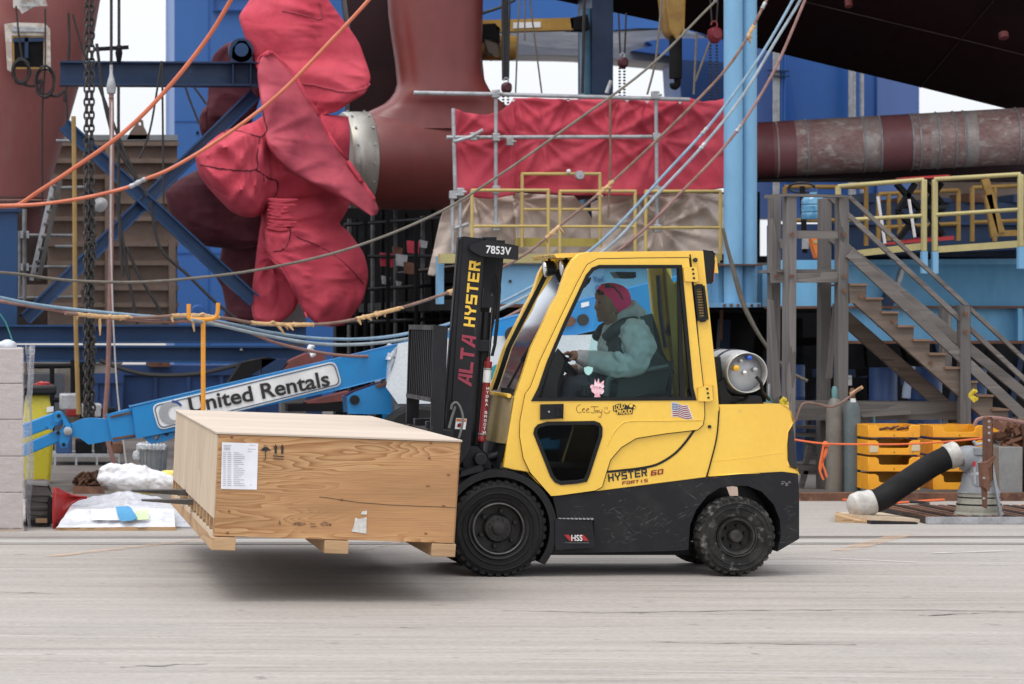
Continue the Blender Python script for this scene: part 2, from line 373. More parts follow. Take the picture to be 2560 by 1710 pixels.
def ground_mat():
    M, t, b = nodes('worn_concrete')
    co = coord(t, (1,1,1)); cs = coord(t, (.10,1.9,1)); cs2 = coord(t, (.25,5.5,1))
    c = mix(t, ramp(t, noise_(t, cs, 1.1, 6, .3), .34, .68), (0.348,0.318,0.294), (0.276,0.252,0.232))
    c = mix(t, ramp(t, noise_(t, cs2, 2.0, 6, .2), .45, .72), c, (0.376,0.348,0.324))
    c = mix(t, ramp(t, noise_(t, coord(t, (.14,2.6,1)), 2.6, 7, .5), .62, .80), c, (0.232,0.214,0.200))
    c = mix(t, ramp(t, noise_(t, coord(t, (.5,9,1)), 3.1, 5, .4), .62, .70), c, (.215,.195,.18)); c = mix(t, ramp(t, noise_(t, coord(t, (1.5,16,1)), 2.2, 3, .3), .66, .70), c, (.165,.15,.14)); c = mix(t, 1.0, c, (.985,.972,.955), 'MULTIPLY')
    for ang, sc_y, lo_, col_ in ((.055, 3.4, .56, (0.392,0.364,0.340)), (-.04, 2.2, .58, (0.240,0.220,0.204)), (.09, 6.5, .60, (0.400,0.376,0.352))):
        tc_ = nd(t, 'ShaderNodeTexCoord'); m1_ = nd(t, 'ShaderNodeMapping'); m1_.inputs['Rotation'].default_value = (0,0,ang); m2_ = nd(t, 'ShaderNodeMapping'); m2_.inputs['Scale'].default_value = (.09,sc_y,1)
        t.links.new(tc_.outputs['Object'], m1_.inputs[0]); t.links.new(m1_.outputs[0], m2_.inputs[0])
        k_ = nd(t, 'ShaderNodeMath', operation='MULTIPLY'); t.links.new(ramp(t, noise_(t, m2_.outputs[0], 1.7, 5, .2), lo_, lo_+.14), k_.inputs[0]); k_.inputs[1].default_value = .95; c = mix(t, k_.outputs[0], c, col_)
    c = mix(t, ramp(t, noise_(t, co, 7, 8), .63, .74), c, (0.192,0.176,0.164))
    c = mix(t, ramp(t, noise_(t, co, .16, 4), .45, .7), c, (0.352,0.324,0.300))
    c = mix(t, ramp(t, noise_(t, co, .55, 6), .56, .8), c, (0.288,0.268,0.250))
    f = nd(t, 'ShaderNodeMapRange'); f.inputs['To Min'].default_value = .80; f.inputs['To Max'].default_value = 1.16
    t.links.new(ramp(t, noise_(t, coord(t, (.7,1.5,1)), 34, 8), .25, .75), f.inputs['Value'])
    s = nd(t, 'ShaderNodeVectorMath', operation='SCALE'); t.links.new(c, s.inputs[0]); t.links.new(f.outputs[0], s.inputs['Scale'])
    t.links.new(s.outputs[0], b.inputs['Base Color']); b.inputs['Roughness'].default_value = .8; b.inputs['Specular IOR Level'].default_value = .3
    bn = nd(t, 'ShaderNodeBump'); bn.inputs['Strength'].default_value = .25; bn.inputs['Distance'].default_value = .01
    t.links.new(noise_(t, co, 30, 5), bn.inputs['Height']); t.links.new(bn.outputs[0], b.inputs['Normal'])
    return M
M_['ground'] = ground_mat()
# ------------------------------------------------------------------ ground
g = MB(); g.add([(-300,1,0),(400,1,0),(400,900,0),(-300,900,0)], [(0,1,2,3)]); structure(g, 'ground', M_['ground'])
q = MB(); q.add([(-60,24.4,.004),(90,24.4,.004),(90,70,.004),(-60,70,.004)], [(0,1,2,3)]); structure(q, 'dock_apron', mat('dark_dock_apron', (.135,.118,.105), .85, c2=(.085,.075,.068), sc=.5, c3=(.19,.165,.145), lo3=.55, hi3=.7, sc3=1.4, fine=.2, fsc=14))  # darker grey-brown strip over the ground behind the dock edge
M_['crack'] = mat('dark_crack', (.15,.14,.132), .9, c2=(.24,.22,.21), sc=3, lo=.4, hi=.6); M_['rail'] = mat('groove_steel', (.16,.14,.125), .55, .3, c2=(.28,.25,.23), sc=1.5, st=(.3,3,1))
M_['strip'] = mat('pale_concrete_strip', (.37,.35,.325), .8, c2=(.29,.272,.255), st=(.3,2,1))
for i, (v0_, v1_, m_) in enumerate(((1341,1346,'rail'),(1349,1357,'strip'),(1359,1362,'rail'))):
    # crane rail set in the concrete along the dock
    d0 = F*CH/(v0_-V0); d1 = F*CH/(v1_-V0); q = MB()
    q.box(-6, 22, d1, d0, -.02, .004); structure(q, 'dock_track', M_[m_])
def crack(pts, wd):
    q = MB(); L = []
    P0 = [P(u, v, F*CH/(v-V0)) for u, v in pts]
    fine = []
    for a, b in zip(P0, P0[1:]):
        for k in range(8): fine.append(a.lerp(b, k/8)+V((0, random.uniform(-.025,.025), 0)))
    fine.append(P0[-1])
    vs = []; 
    for i, p in enumerate(fine):
        w_ = wd*random.uniform(.15,1.1); vs += [(p.x, p.y-w_, .004), (p.x, p.y+w_, .004)]
    q.add(vs, [(2*i,2*i+2,2*i+3,2*i+1) for i in range(len(fine)-1)]); structure(q, 'ground_crack', M_['crack'])
crack([(1255,1526),(1500,1532),(1800,1528),(2200,1524),(2560,1530)], .012)
crack([(1600,1606),(1900,1610),(2140,1612)], .011); crack([(2300,1540),(2420,1534),(2560,1532)], .014)
crack([(0,1480),(160,1486)], .01); crack([(300,1668),(520,1660)], .012); crack([(1000,1570),(1060,1571)], .01)
def worn_paint(name, c, a=.55):
    M, t, b = nodes(name); b.inputs['Base Color'].default_value = (*c, 1); b.inputs['Roughness'].default_value = .8
    f = ramp(t, noise_(t, coord(t, (.6,3,1)), 2.2, 6, .4), .36, .62)
    q = nd(t, 'ShaderNodeMath', operation='MULTIPLY'); t.links.new(f, q.inputs[0]); q.inputs[1].default_value = a; t.links.new(q.outputs[0], b.inputs['Alpha']); return M
M_['faint_orange'] = worn_paint('faded_orange_paint', (.58,.40,.27))
def paint(a, b, wd, z=.006, m='faint_orange'):
    pa, pb = [P(u, v, F*CH/(v-V0)) for u, v in (a, b)]
    n = V((-(pb-pa).y, (pb-pa).x, 0)).normalized()*wd/2; q = MB()
    q.add([(p.x, p.y, z) for p in (pa-n, pb-n, pb+n, pa+n)], [(0,1,2,3)]); structure(q, 'ground_paint', M_[m])
paint((120,1393),(520,1348), .10); paint((2100,1379),(2275,1334), .16); paint((905,1378),(1050,1345), .05)
M_['faint_white'] = worn_paint('faded_white_paint', (.62,.61,.60), .7)
paint((1960,1392),(2300,1408), .03, .008, 'faint_white'); paint((2330,1385),(2560,1377), .05, .008, 'faint_white'); paint((2450,1412),(2520,1414), .04, .008, 'faint_white')

# ------------------------------------------------------------------ forklift
DN, DF = 17.06, 18.00
fk = thing('forklift', 'yellow and black enclosed cab forklift driving left with a long wooden crate on its forks', 'forklift', (P(1540,1443,17.0).x, 17.5, 0))
def fpart(mb, name, m, **k): return part(mb, name, M_[m] if isinstance(m, str) else m, k.pop('par', fk), **k)
# chassis
chas = [(1381,1240),(1499,1228),(1765,1193),(1847,1185),(1955,1179),(1995,1184),(1998,1244),(1998,1347),(1943,1379),(1952,1340),(1950,1300),(1935,1262),(1905,1229),(1870,1215),(1845,1214),(1800,1219),(1767,1240),(1740,1275),(1725,1313),(1721,1374),(1690,1377),(1496,1381),(1388,1383),(1372,1376),(1390,1345),(1394,1305),(1390,1275)]
q = MB().plate(chas, DN, DF-DN); fpart(q, 'chassis', 'scuffed', bevel=.012)
q = MB(); a = P(1150,1400,17.3); b = P(1990,1190,17.3); q.box(3.42, 4.72, 17.32, 17.74, .12, .62); q.box(4.6, 5.32, 17.3, 17.76, .22, .66); q.box(3.0, 3.7, 17.28, 17.78, .2, .55)
fpart(q, 'underframe', 'black')
# step with tread plate
q = MB().plate([(1391,1300),(1484,1300),(1484,1366),(1391,1372)], 17.0, .07); st = fpart(q, 'step', 'frame_black', bevel=.008)
q = MB()
for i in range(9): u = 1398+i*10; q.plate([(u,1296),(u+6,1296),(u+6,1300),(u,1300)], 17.0, .05)
fpart(q, 'step_tread', 'galv', par=st)
q = MB(); q.plate([(1410,1337),(1422,1337),(1436,1352),(1424,1352)], 16.996, .003); q.plate([(1447,1337),(1459,1337),(1472,1352),(1460,1352)], 16.996, .003); d1_ = fpart(q, 'red_chevron', 'red', par=st)
q = words('HSS', P(1428,1352,16.995), P(1456,1352,16.995)-P(1428,1352,16.995), V((0,0,.042)), MB(), .02); fpart(q, 'lettering', 'white', par=st)
q = words('HYSTER SECURED SYSTEM', P(1412,1358,16.995), P(1472,1358,16.995)-P(1412,1358,16.995), V((0,0,.008)), MB(), 0); fpart(q, 'small_lettering', 'ink_soft', par=st)
# fender arc over the front wheel
c0 = P(1246.6,1322,17.0); ring = []
for k in range(25):
    a = R(168-k*(168+38)/24); ring.append((c0.x+.40*math.cos(a), c0.z+.40*math.sin(a)))
inn = []
for k in range(25):
    a = R(-38+k*(168+38)/24); inn.append((c0.x+.352*math.cos(a), c0.z+.352*math.sin(a)))
q = MB().prism(ring+inn, 17.01, 17.34); fpart(q, 'fender', 'black')
q = MB().prism([(c0.x+.39*math.cos(R(a)), c0.z+.39*math.sin(R(a))) for a in range(0, 181, 12)]+[(c0.x-.2, c0.z)], 17.2, 17.34); fpart(q, 'wheel_housing', 'black')
q = MB().plate(zG3((135,725),(265,690),(290,705),(285,725),(140,757)), 17.05, .28); fpart(q, 'fender_bracket', 'frame_black', bevel=.004)
sc_rng = random.Random(5); q = MB()
for k in range(70):       # bare scratches in the black paint
    cx, cy = (sc_rng.gauss(1575, 55), sc_rng.gauss(1320, 32)) if k < 45 else (sc_rng.gauss(1972, 10), sc_rng.gauss(1270, 40))
    if not (1500 < cx < 1700 or 1955 < cx < 1992) or not 1255 < cy < 1370: continue
    L_ = sc_rng.uniform(4, 26); a_ = R(sc_rng.choice((20, 35, -40, -55, 5))+sc_rng.uniform(-10, 10)); q.tube([P(cx+L_*math.cos(a_)*t+2*t*t, cy+L_*math.sin(a_)*t, DN-.0005) for t in (0,.5,1)], [.0003,.0007,.0002], 4)
for k in range(12): cx, cy = sc_rng.gauss(1966, 12), 1200+sc_rng.uniform(0, 14); q.ball(P(cx, cy, DN), .006, 5, sc=(1.6,.2,.8))
o_ = fpart(q, 'scratch_marks', mat('bare_scratch', (.13,.125,.122), .6)); o_['kind'] = 'stuff'
q = MB().plate(zG4((1088,830),(1130,825),(1160,830),(1165,888),(1110,888)), DN-.003, .003); fpart(q, 'tape_patch', mat('beige_tape', (.50,.38,.30), .6))
# yellow body with cab frame
outer = [(1758,627),(1467,630),(1446,636),(1430,650),(1416,675),(1396,735),(1378,763),(1361,802),(1327,872),(1302,950),(1287,992),(1268,1103),(1259,1168),(1282,1174),(1318,1180),(1340,1204),(1381,1240),(1499,1227),(1765,1193),(1779,1149),(1792,1091),(1798,1026),(1796,1000),(1794,970),(1767,716)]
wino = [(1705,662),(1498,662),(1480,669),(1465,687),(1407,811),(1367,905),(1345,970),(1328,1003),(1742,1001),(1734,970)]
lowo = zG3((610,480),(618,445),(640,420),(700,405),(1010,400),(1045,412),(1062,440),(1060,500),(980,750),(960,795),(900,808),(790,815),(750,800),(720,760))
winh = [(1703,664),(1499,664),(1482,671),(1467,689),(1409,813),(1370,906),(1348,971),(1332,1001),(1739,999),(1732,970)]
q = MB().plate(outer, DN, .07, [wino, lowo]); fpart(q, 'cab_frame', 'yellow', bevel=.014, seg=3)
far_out = outer[:11]+[(1268,1103),(1300,1170),(1765,1193),(1779,1149),(1792,1091),(1798,1026),(1794,970),(1767,716)]
c_ = lambda l: [(P(u, v, DN).x, P(u, v, DN).z) for u, v in l]
q = MB().prism(c_(far_out), DF-.07, DF, [c_(wino), c_(lowo)]); fpart(q, 'far_side_frame', 'yellow', bevel=.01)
q = MB().prism(c_(winh), DF-.04, DF-.034); fpart(q, 'window_glass', 'glass')
# door
door = [(1722,645),(1600,646),(1494,648),(1469,662),(1443,709),(1403,792),(1352,900),(1327,968),(1314,985),(1301,1053),(1300,1091),(1309,1145),(1326,1181),(1378,1240),(1402,1238),(1488,1226),(1505,1217),(1515,1183),(1526,1149),(1553,1118),(1591,1095),(1660,1084),(1744,1074),(1757,1062),(1761,1040),(1760,1003),(1758,970)]
q = MB().plate(door, 17.040, .02, [wino, lowo]); dr = fpart(q, 'door', 'yellow', bevel=.006, seg=3)
seam = MB()
dpts = [P(u, v, 17.055) for u, v in door]; seam.tube(dpts+[dpts[0]], .0055, 6); fpart(seam, 'door_seal', 'gasket', par=dr)
def inset(poly, k):
    c = [sum(p[0] for p in poly)/len(poly), sum(p[1] for p in poly)/len(poly)]; n = len(poly); out = []
    pv = [V((x, y)) for x, y in poly]; area = sum(pv[i].x*pv[(i+1)%n].y-pv[(i+1)%n].x*pv[i].y for i in range(n)); sgn = 1 if area > 0 else -1
    for i in range(n):
        e1 = (pv[i]-pv[i-1]).normalized(); e2 = (pv[(i+1)%n]-pv[i]).normalized()
        n1 = V((-e1.y, e1.x))*sgn; n2 = V((-e2.y, e2.x))*sgn; nn = (n1+n2).normalized()
        out.append(tuple(pv[i]+nn*k/max(.4, nn.dot(n1))))
    return out
q = MB().plate(wino, 17.034, .03, [inset(wino, 9)]); wf = fpart(q, 'window_frame', 'gasket', par=dr, bevel=.003)
q = MB().plate(inset(wino, 7), 17.055, .005); fpart(q, 'window_glass', 'glass', par=dr)
q = MB().plate([(1512,668),(1450,992),(1690,992),(1706,940),(1700,668)], 17.068, .005); fpart(q, 'sliding_glass', glass('tinted_sliding_glass', (.82,.95,.94)), par=dr)
q = MB().plate(lowo, 17.034, .03, [inset(lowo, 9)]); fpart(q, 'lower_window_frame', 'gasket', par=dr, bevel=.003)
q = MB().plate(inset(lowo, 7), 17.05, .005); fpart(q, 'lower_window_glass', 'glass_lo', par=dr)
q = MB().plate(zG3((1462,280),(1508,270),(1498,0),(1494,0)), 17.045, .015)
q = MB().plate([(1700,668),(1693,668),(1700,994),(1712,994)], 17.045, .02); fpart(q, 'window_divider', 'gasket', par=dr)
# raised crease of the door's lower panel and the black swoosh
def stripe(pts, d, wd, th=.004, taper=False):
    mb = MB(); n = len(pts); pv = [P(u, v, d) for u, v in pts]; vs = []
    for i, p in enumerate(pv):
        t_ = (pv[min(i+1, n-1)]-pv[max(i-1, 0)]).normalized(); nn = V((-t_.z, 0, t_.x)); k = wd/2*(1 if not taper else math.sin(math.pi*(.08+.84*i/(n-1))))
        vs += [p-nn*k, p+nn*k]
    mb.add(vs, [(2*i,2*i+2,2*i+3,2*i+1) for i in range(n-1)]); return mb
def curve(pts, k=10):
    out = []; n = len(pts)
    for i in range(n-1):
        p0, p1, p2, p3 = [V(pts[max(0, min(n-1, j))]) for j in (i-1, i, i+1, i+2)]
        for s in range(k):
            t = s/k; out.append(.5*((2*p1)+(p2-p0)*t+(2*p0-5*p1+4*p2-p3)*t*t+(3*p1-p0-3*p2+p3)*t**3))
    out.append(V(pts[-1])); return [tuple(x) for x in out]
q = stripe(curve(zG4((300,732),(400,722),(540,705),(640,680),(740,620),(810,550),(870,470),(882,455))), DN-.004, .016); fpart(q, 'swoosh_stripe', 'black')
cr = curve(zG4((310,560),(345,480),(400,420),(440,402),(520,396),(700,396),(930,392)))
q = MB().tube([P(u, v, 17.0395) for u, v in cr], .004, 6); fpart(q, 'door_crease', 'yellow', par=dr)
q = MB().tube([P(u, v, 17.058) for u, v in curve(zG4((940,270),(932,170),(915,0),(880,-400),(850,-690)))], .0045, 6); fpart(q, 'panel_gap', 'gasket')
q = MB().tube([P(u, v, 17.0575) for u, v in curve(zG4((1040,330),(1025,500),(990,650),(958,765)))], .005, 6); fpart(q, 'counterweight_gap', 'gasket')
q = MB().plate(zG3((660,295),(803,292),(803,380),(660,385)), 17.026, .02); hd = fpart(q, 'door_handle', 'black', par=dr, bevel=.006)
q = MB().plate(zG3((757,308),(797,308),(797,368),(757,368)), 17.018, .02, [zG3((765,316),(789,316),(789,360),(765,360))]); part(q, 'handle_latch', M_['frame_black'], dr)
q = MB().lathe([(.007,0),(.007,.012)], P(*zG3((712,338))[0], 17.012), (0,1,0), 12); part(q, 'key_lock', M_['steel'], dr)
# lettering on the flank
q = quads('HYSTER', P(*zG4((316,796))[0], DN-.001), P(*zG4((570,757))[0], DN)-P(*zG4((316,796))[0], DN), V((-.004,0,.052)), MB(), .18); fpart(q, 'lettering', 'ink')
q = quads('6O', P(*zG4((592,757))[0], DN-.001), P(*zG4((672,745))[0], DN)-P(*zG4((592,757))[0], DN), V((.004,0,.036)), MB(), .2); fpart(q, 'model_number', 'darkred')
q = quads('FORTIS', P(*zG4((405,815))[0], DN-.001), P(*zG4((572,797))[0], DN)-P(*zG4((405,815))[0], DN), V((.002,0,.022)), MB(), .22); fpart(q, 'lettering', 'darkred')
# stickers on the door
def px(zf, x, y, d): return P(*zf((x, y))[0], d)
def flagm():
    A, B_, C_, D_ = [px(zG4, *p, 17.0385) for p in ((732,280),(832,300),(865,384),(735,368))]
    base = MB(); pt = lambda s, t, l=0: A.lerp(B_, s).lerp(D_.lerp(C_, s), t)+V((0,-l, .006*math.sin(s*7)))
    wh = MB(); wh.grid(lambda s, t: pt(-.04+s*1.08, -.05+t*1.1), 8, 2)
    rd = MB()
    for k in range(0, 13, 2): rd.grid(lambda s, t: pt(s if k > 6 else .42+.58*s, (k+t)/13, .002), 8, 1)
    bl = MB(); bl.grid(lambda s, t: pt(s*.42, t*7/13, .002), 4, 2)
    st = MB()
    for i in range(5):
        for j in range(4):
            c = pt(.05+i*.08, (.06+j*.13), .004); st.add([c+V((-.004,0,0)), c+V((0,0,-.004)), c+V((.004,0,0)), c+V((0,0,.004))], [(0,1,2,3)])
    f = part(wh, 'flag_sticker', M_['white'], dr); part(rd, 'red_stripes', M_['darkred'], dr); part(bl, 'blue_canton', mat('canton_blue', (.02,.07,.22), .5), dr); part(st, 'white_stars', M_['white'], dr)
flagm()
def strokes(zf, lines, d, r): 
    mb = MB()
    for l in lines: mb.tube([px(zf, x, y, d) for x, y in curve(l, 6)], r, 5)
    return mb
q = strokes(zG3, [[(918,292),(900,298),(892,320),(902,342),(925,340)], [(928,328),(944,322),(940,315),(930,325),(936,342),(950,338)], [(956,330),(972,322),(968,315),(957,326),(962,342),(978,338)],
    [(985,306),(1010,304),(1035,306)], [(1008,305),(1008,338),(1000,346),(986,340)], [(1030,330),(1020,328),(1016,340),(1026,344),(1032,330),(1034,344)],
    [(1040,326),(1044,342),(1056,340)], [(1060,322),(1056,345),(1052,368),(1042,376),(1036,366)], [(1078,306),(1078,322)], [(1092,306),(1092,322)], [(1072,336),(1080,346),(1100,346),(1111,330)]], 17.039, .0018); part(q, 'handwriting', mat('brown_marker', (.14,.06,.02), .6), dr)
q = MB().plate(zG3((1130,300),(1165,286),(1205,284),(1225,300),(1245,282),(1275,296),(1282,310),(1262,322),(1258,352),(1160,358),(1152,338),(1132,334)), 17.037, .003); sk = part(q, 'slogan_sticker', M_['ink'], dr)
q = words('LOUD', px(zG3, 1136, 330, 17.036), px(zG3, 1206, 312, 17.036)-px(zG3, 1136, 330, 17.036), V((0,0,.034)), MB(), .03); words('PROUD', px(zG3, 1157, 353, 17.036), px(zG3, 1254, 348, 17.036)-px(zG3, 1157, 353, 17.036), V((0,0,.03)), q, .03)
q.lathe([(.013,0),(.013,.002)], px(zG3, 1248, 298, 17.033), (0,1,0), 12); q.lathe([(.007,0),(.007,.002)], px(zG3, 1272, 310, 17.033), (0,1,0), 8)
part(q, 'slogan_lettering', M_['yellow'], dr)
q = MB().lathe([(.0225,0),(.0225,.003)], px(zG3, 572, 316, DN-.004), (0,1,0), 20); fpart(q, 'round_sticker', mat('sticker_blue', (.03,.20,.5), .5))
q = words('N-9', px(zG3, 556, 322, DN-.007), V((.034,0,0)), V((0,0,.014)), MB(), .02); fpart(q, 'sticker_lettering', 'white')
q = strokes(zG3, [[(610,302),(622,318),(634,336)], [(634,303),(624,318),(612,336)], [(612,300),(622,297),(632,300)]], DN-.003, .003); fpart(q, 'figure_sticker', mat('sticker_paleblue', (.3,.5,.75), .5))
# mint shield and pink sticker on the glass
q = MB().plate(zPp((572,1135),(600,1128),(622,1120),(648,1128),(678,1135),(672,1180),(650,1212),(622,1228),(590,1210),(575,1180)), 17.050, .003); part(q, 'shield_sticker', mat('mint', (.42,.75,.7), .5), dr)
q = MB()
for cx, cy, r_ in ((725,1352,36),(668,1362,25),(790,1358,22),(692,1405,34),(772,1415,38),(725,1420,42),(728,1470,32)):
    q.lathe([(r_*.2104/F*17,0),(r_*.2104/F*17,.0015)], px(zPp, cx, cy, 17.0505-random.random()*.004), (0,1,0), 12)
q.plate(zPp((690,1350),(700,1268),(722,1318),(742,1262),(758,1325),(808,1288),(800,1370),(700,1370)), 17.0462, .002)
q.plate(zPp((690,1505),(695,1470),(765,1470),(770,1505),(740,1495)), 17.0490, .002)
part(q, 'pink_sticker', mat('sticker_pink', (.8,.36,.45), .5, c2=(.85,.7,.74), sc=60), dr)
# hinges, vents, lamps
for nm, zf, pts, holes in (('hinge', zD2, ((848,742),(920,735),(945,738),(955,830),(935,836),(860,832)), ((915,752),(918,782),(922,812))), ('hinge', zG4, ((900,180),(960,168),(1000,170),(1002,258),(975,268),(908,266)), ((963,188),(967,217),(971,246)))):
    q = MB().plate(zf(*pts), 17.022, .03); hg = fpart(q, nm, 'yellow', bevel=.006)
    q = MB()
    for hx, hy in holes: q.lathe([(.008,0),(.008,.004)], px(zf, hx, hy, 17.018), (0,1,0), 10)
    fpart(q, 'bolt', 'ink', par=hg)
q = MB().lathe([(.016,0),(.014,.02)], px(zD2, 932, 688, 17.035), (0,1,0), 14); fpart(q, 'corner_bolt', 'ink')
q = MB().lathe([(.012,0),(.012,.02)], px(zG4, 979, 436, 17.05), (0,1,0), 12); fpart(q, 'body_plug', 'ink')
vo = zD2((918,868),(935,862),(945,855),(978,855),(985,864),(995,868),(1022,1095),(1010,1100),(1000,1112),(970,1114),(960,1104),(945,1102))
vi = zD2((940,885),(982,885),(1003,1085),(962,1088))
q = MB().plate(vo, 17.035, .03, [vi]); vg = fpart(q, 'vent_grille', 'black', bevel=.003)
q = MB()
for k in range(11):
    t = (k+.5)/11; u0_, v0_ = zD2((936+t*22, 885+t*203))[0]; u1_ = zD2((984+t*20, 885))[0][0]
    q.plate([(u0_,v0_-1),(u1_,v0_-1),(u1_,v0_+2.2),(u0_,v0_+2.2)], 17.045, .012)
fpart(q, 'louver', 'black', par=vg)
q = MB().plate(zD2((987,622),(1050,628),(1065,645),(1062,700),(1050,835),(1038,848),(1003,845),(1000,800)), 17.08, .3); rl = fpart(q, 'rear_lamp_housing', 'black', bevel=.012)
q = MB().plate(zD2((1060,690),(1068,690),(1056,838),(1048,838)), 17.085, .12); fpart(q, 'rear_lamp_lens', 'lens_red', par=rl, bevel=.003)
q = MB().plate(zD2((1064,655),(1078,668),(1085,775),(1062,772)), 17.5, .2); q2 = fpart(q, 'warning_lamp_bracket', 'yellow', bevel=.004)
# roof with front brow, liner
zr0 = P(1500,630,DN).z
q = MB().box(P(1455,0,DN).x, P(1756,0,DN).x, DN+.02, DF-.02, zr0-.05, zr0-.004); fpart(q, 'roof', 'yellow', bevel=.02)
xb = P(1340,0,17.5).x
q = MB().prism([(P(1470,0,DN).x, zr0-.004),(P(1470,0,DN).x, zr0-.03),(P(1400,0,DN).x, zr0-.034),(xb+.06, zr0-.02),(xb+.06, zr0-.012)], DN+.10, DF-.1); fpart(q, 'roof_brow', 'yellow', bevel=.006)
# rear cab wall: posts, rear glass, engine hood
xr = P(1765,0,DN).x
q = MB().prism(c_([(1738,660),(1767,716),(1794,970),(1796,1010),(1770,1010),(1765,970)]), DN+.08, DN+.16); q.prism(c_([(1738,660),(1767,716),(1794,970),(1796,1010),(1770,1010),(1765,970)]), DF-.16, DF-.08); fpart(q, 'rear_post', mat('shaded_yellow_paint', (.26,.19,.025), .5))  # yellow posts, darkened to paint in the shade of the cab interior
q = MB(); x0, z0 = c_([(1762,700)])[0]; x1, z1 = c_([(1788,980)])[0]
q.add([(x0,DN+.1,z0),(x1,DN+.1,z1),(x1,DF-.1,z1),(x0,DF-.1,z0)], [(0,1,2,3)]); fpart(q, 'rear_glass', 'glass')
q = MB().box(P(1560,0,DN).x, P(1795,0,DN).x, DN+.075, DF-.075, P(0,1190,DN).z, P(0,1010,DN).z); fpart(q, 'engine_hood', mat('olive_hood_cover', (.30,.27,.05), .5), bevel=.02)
q = MB().box(P(1310,0,DN).x, P(1770,0,DN).x, DN+.075, DF-.075, P(0,1200,DN).z, P(0,1172,DN).z); fpart(q, 'cab_floor', 'black')
# windshield, pillars, cowl, wiper
ws = [(1432,668),(1396,740),(1361,808),(1327,876),(1302,954),(1289,990)]
def strip(px_, y0, y1, mb, off=0):
    pts = c_(px_); vs = [(x+off, y0, z) for x, z in pts]+[(x+off, y1, z) for x, z in pts]; n = len(pts)
    return mb.add(vs, [(i, i+1, n+i+1, n+i) for i in range(n-1)])
q = strip(ws, DN+.03, DF-.03, MB(), .02); wsg = fpart(q, 'windshield', 'glass_ws')
q = MB(); pw = c_(ws)
for y_ in (DN+.055, DF-.06): q.tube([(x+.012, y_, z) for x, z in pw], .016, 6)
q.tube([(pw[-1][0]+.012, DN+.05, pw[-1][1]), (pw[-1][0]+.012, DF-.05, pw[-1][1])], .02, 6); fpart(q, 'windshield_frame', 'gasket')
q = MB().tube([(x-.004, DF-.02, z) for x, z in pw], .010, 6); fpart(q, 'far_pillar_edge', 'yellow')
cw = [(1287,990),(1284,996),(1268,1098),(1266,1110)]; pc = c_(cw)
q = MB(); vs = []
for x, z in pc: vs += [(x+.002, DN+.02, z), (x-.03, DN+.2, z), (x-.03, DF-.2, z), (x+.002, DF-.02, z)]
q.add(vs, [(4*i+j, 4*i+j+1, 4*i+j+5, 4*i+j+4) for i in range(len(pc)-1) for j in range(3)]); fpart(q, 'front_cowl', mat('dusty_yellow_panel', (.36,.27,.12), .45, c2=(.28,.22,.12), sc=4))
q = MB().tube([(pc[0][0]-.028, DN+.05, pc[0][1]), (pc[0][0]-.038, DF-.05, pc[0][1])], .016, 8); fpart(q, 'cowl_lip', 'yellow')
lw = c_([(1266,1108),(1252,1175),(1300,1190)])
q = MB(); q.add([(lw[0][0],DN+.02,lw[0][1]),(lw[1][0],DN+.05,lw[1][1]),(lw[1][0],DF-.05,lw[1][1]),(lw[0][0],DF-.02,lw[0][1]),(lw[2][0],DF-.05,lw[2][1]),(lw[2][0],DN+.05,lw[2][1])], [(0,1,2,3),(1,5,4,2)]); fpart(q, 'toe_panel', 'frame_black')
a = V((pw[-1][0]-.01, 17.35, pw[-1][1]+.02)); b = V((pw[2][0]+.015, 17.2, pw[2][1]))
q = MB().tube([a, b], .009, 6); b2 = V((pw[1][0]+.03, 17.14, pw[1][1]-.02)); a2 = a.lerp(b, .45); q.beam(a2, b2, .012, .03, (1,0,0)); q.box(a.x-.02, a.x+.03, 17.3, 17.42, a.z-.05, a.z+.03); fpart(q, 'wiper', 'black')
# work lamps under the brow
for cx, cy, dd, s in ((1360,672,17.62,1), (1402,670,17.28,1)):
    c = P(cx, cy, dd)
    q = MB().lathe([(.02,.09),(.05,.07),(.058,.02),(.056,0)], c, (1,0,.1), 20); q.tube([c+V((.04,0,.03)), c+V((.035,0,.085)), c+V((.08,0,.09))], .012, 6); wl = fpart(q, 'work_lamp', 'black')
    q = MB().lathe([(.001,-.006),(.03,-.004),(.05,.0),(.05,.004)], c, (1,0,.1), 20); fpart(q, 'lamp_lens', mat('lamp_lens', (.8,.82,.85), .1, c2=(.7,.72,.75)), par=wl)
    q = MB().lathe([(.057,-.003),(.06,.004),(.057,.012)], c, (1,0,.1), 20, cap=False); fpart(q, 'lamp_rim', 'chrome', par=wl)
# counterweight
cwp = [(1799,1024),(1800,1014),(1950,1012),(1966,1016),(1977,1028),(1984,1054),(1978,1066),(1970,1080),(1967,1112),(1968,1150),(1974,1166),(1992,1173),(1995,1184),(1955,1179),(1847,1185),(1767,1192),(1779,1149),(1792,1091)]
q = MB().plate(cwp, DN+.004, DF-DN-.008); cwt = fpart(q, 'counterweight', 'yellow', bevel=.03, seg=4)
q = MB().tube([px(zG4, x, y, DN+.006) for x, y in curve(((1000,660),(1200,640),(1400,612),(1470,603)))], .004, 6); fpart(q, 'counterweight_crease', 'yellow', par=cwt)
tl = zG4((1525,430),(1497,472),(1484,560),(1486,655),(1503,695),(1545,707),(1552,700),(1540,560))
q = MB().plate(tl, DN+.0, DF-DN); fpart(q, 'rear_lamp', mat('smoked_lens', (.02,.02,.024), .22), bevel=.006)
q = MB().box(P(1800,0,17.2).x, P(1965,0,17.2).x, DN+.08, DF-.08, P(0,1030,17.1).z, P(0,1013,17.1).z); fpart(q, 'counterweight_top', 'yellow')
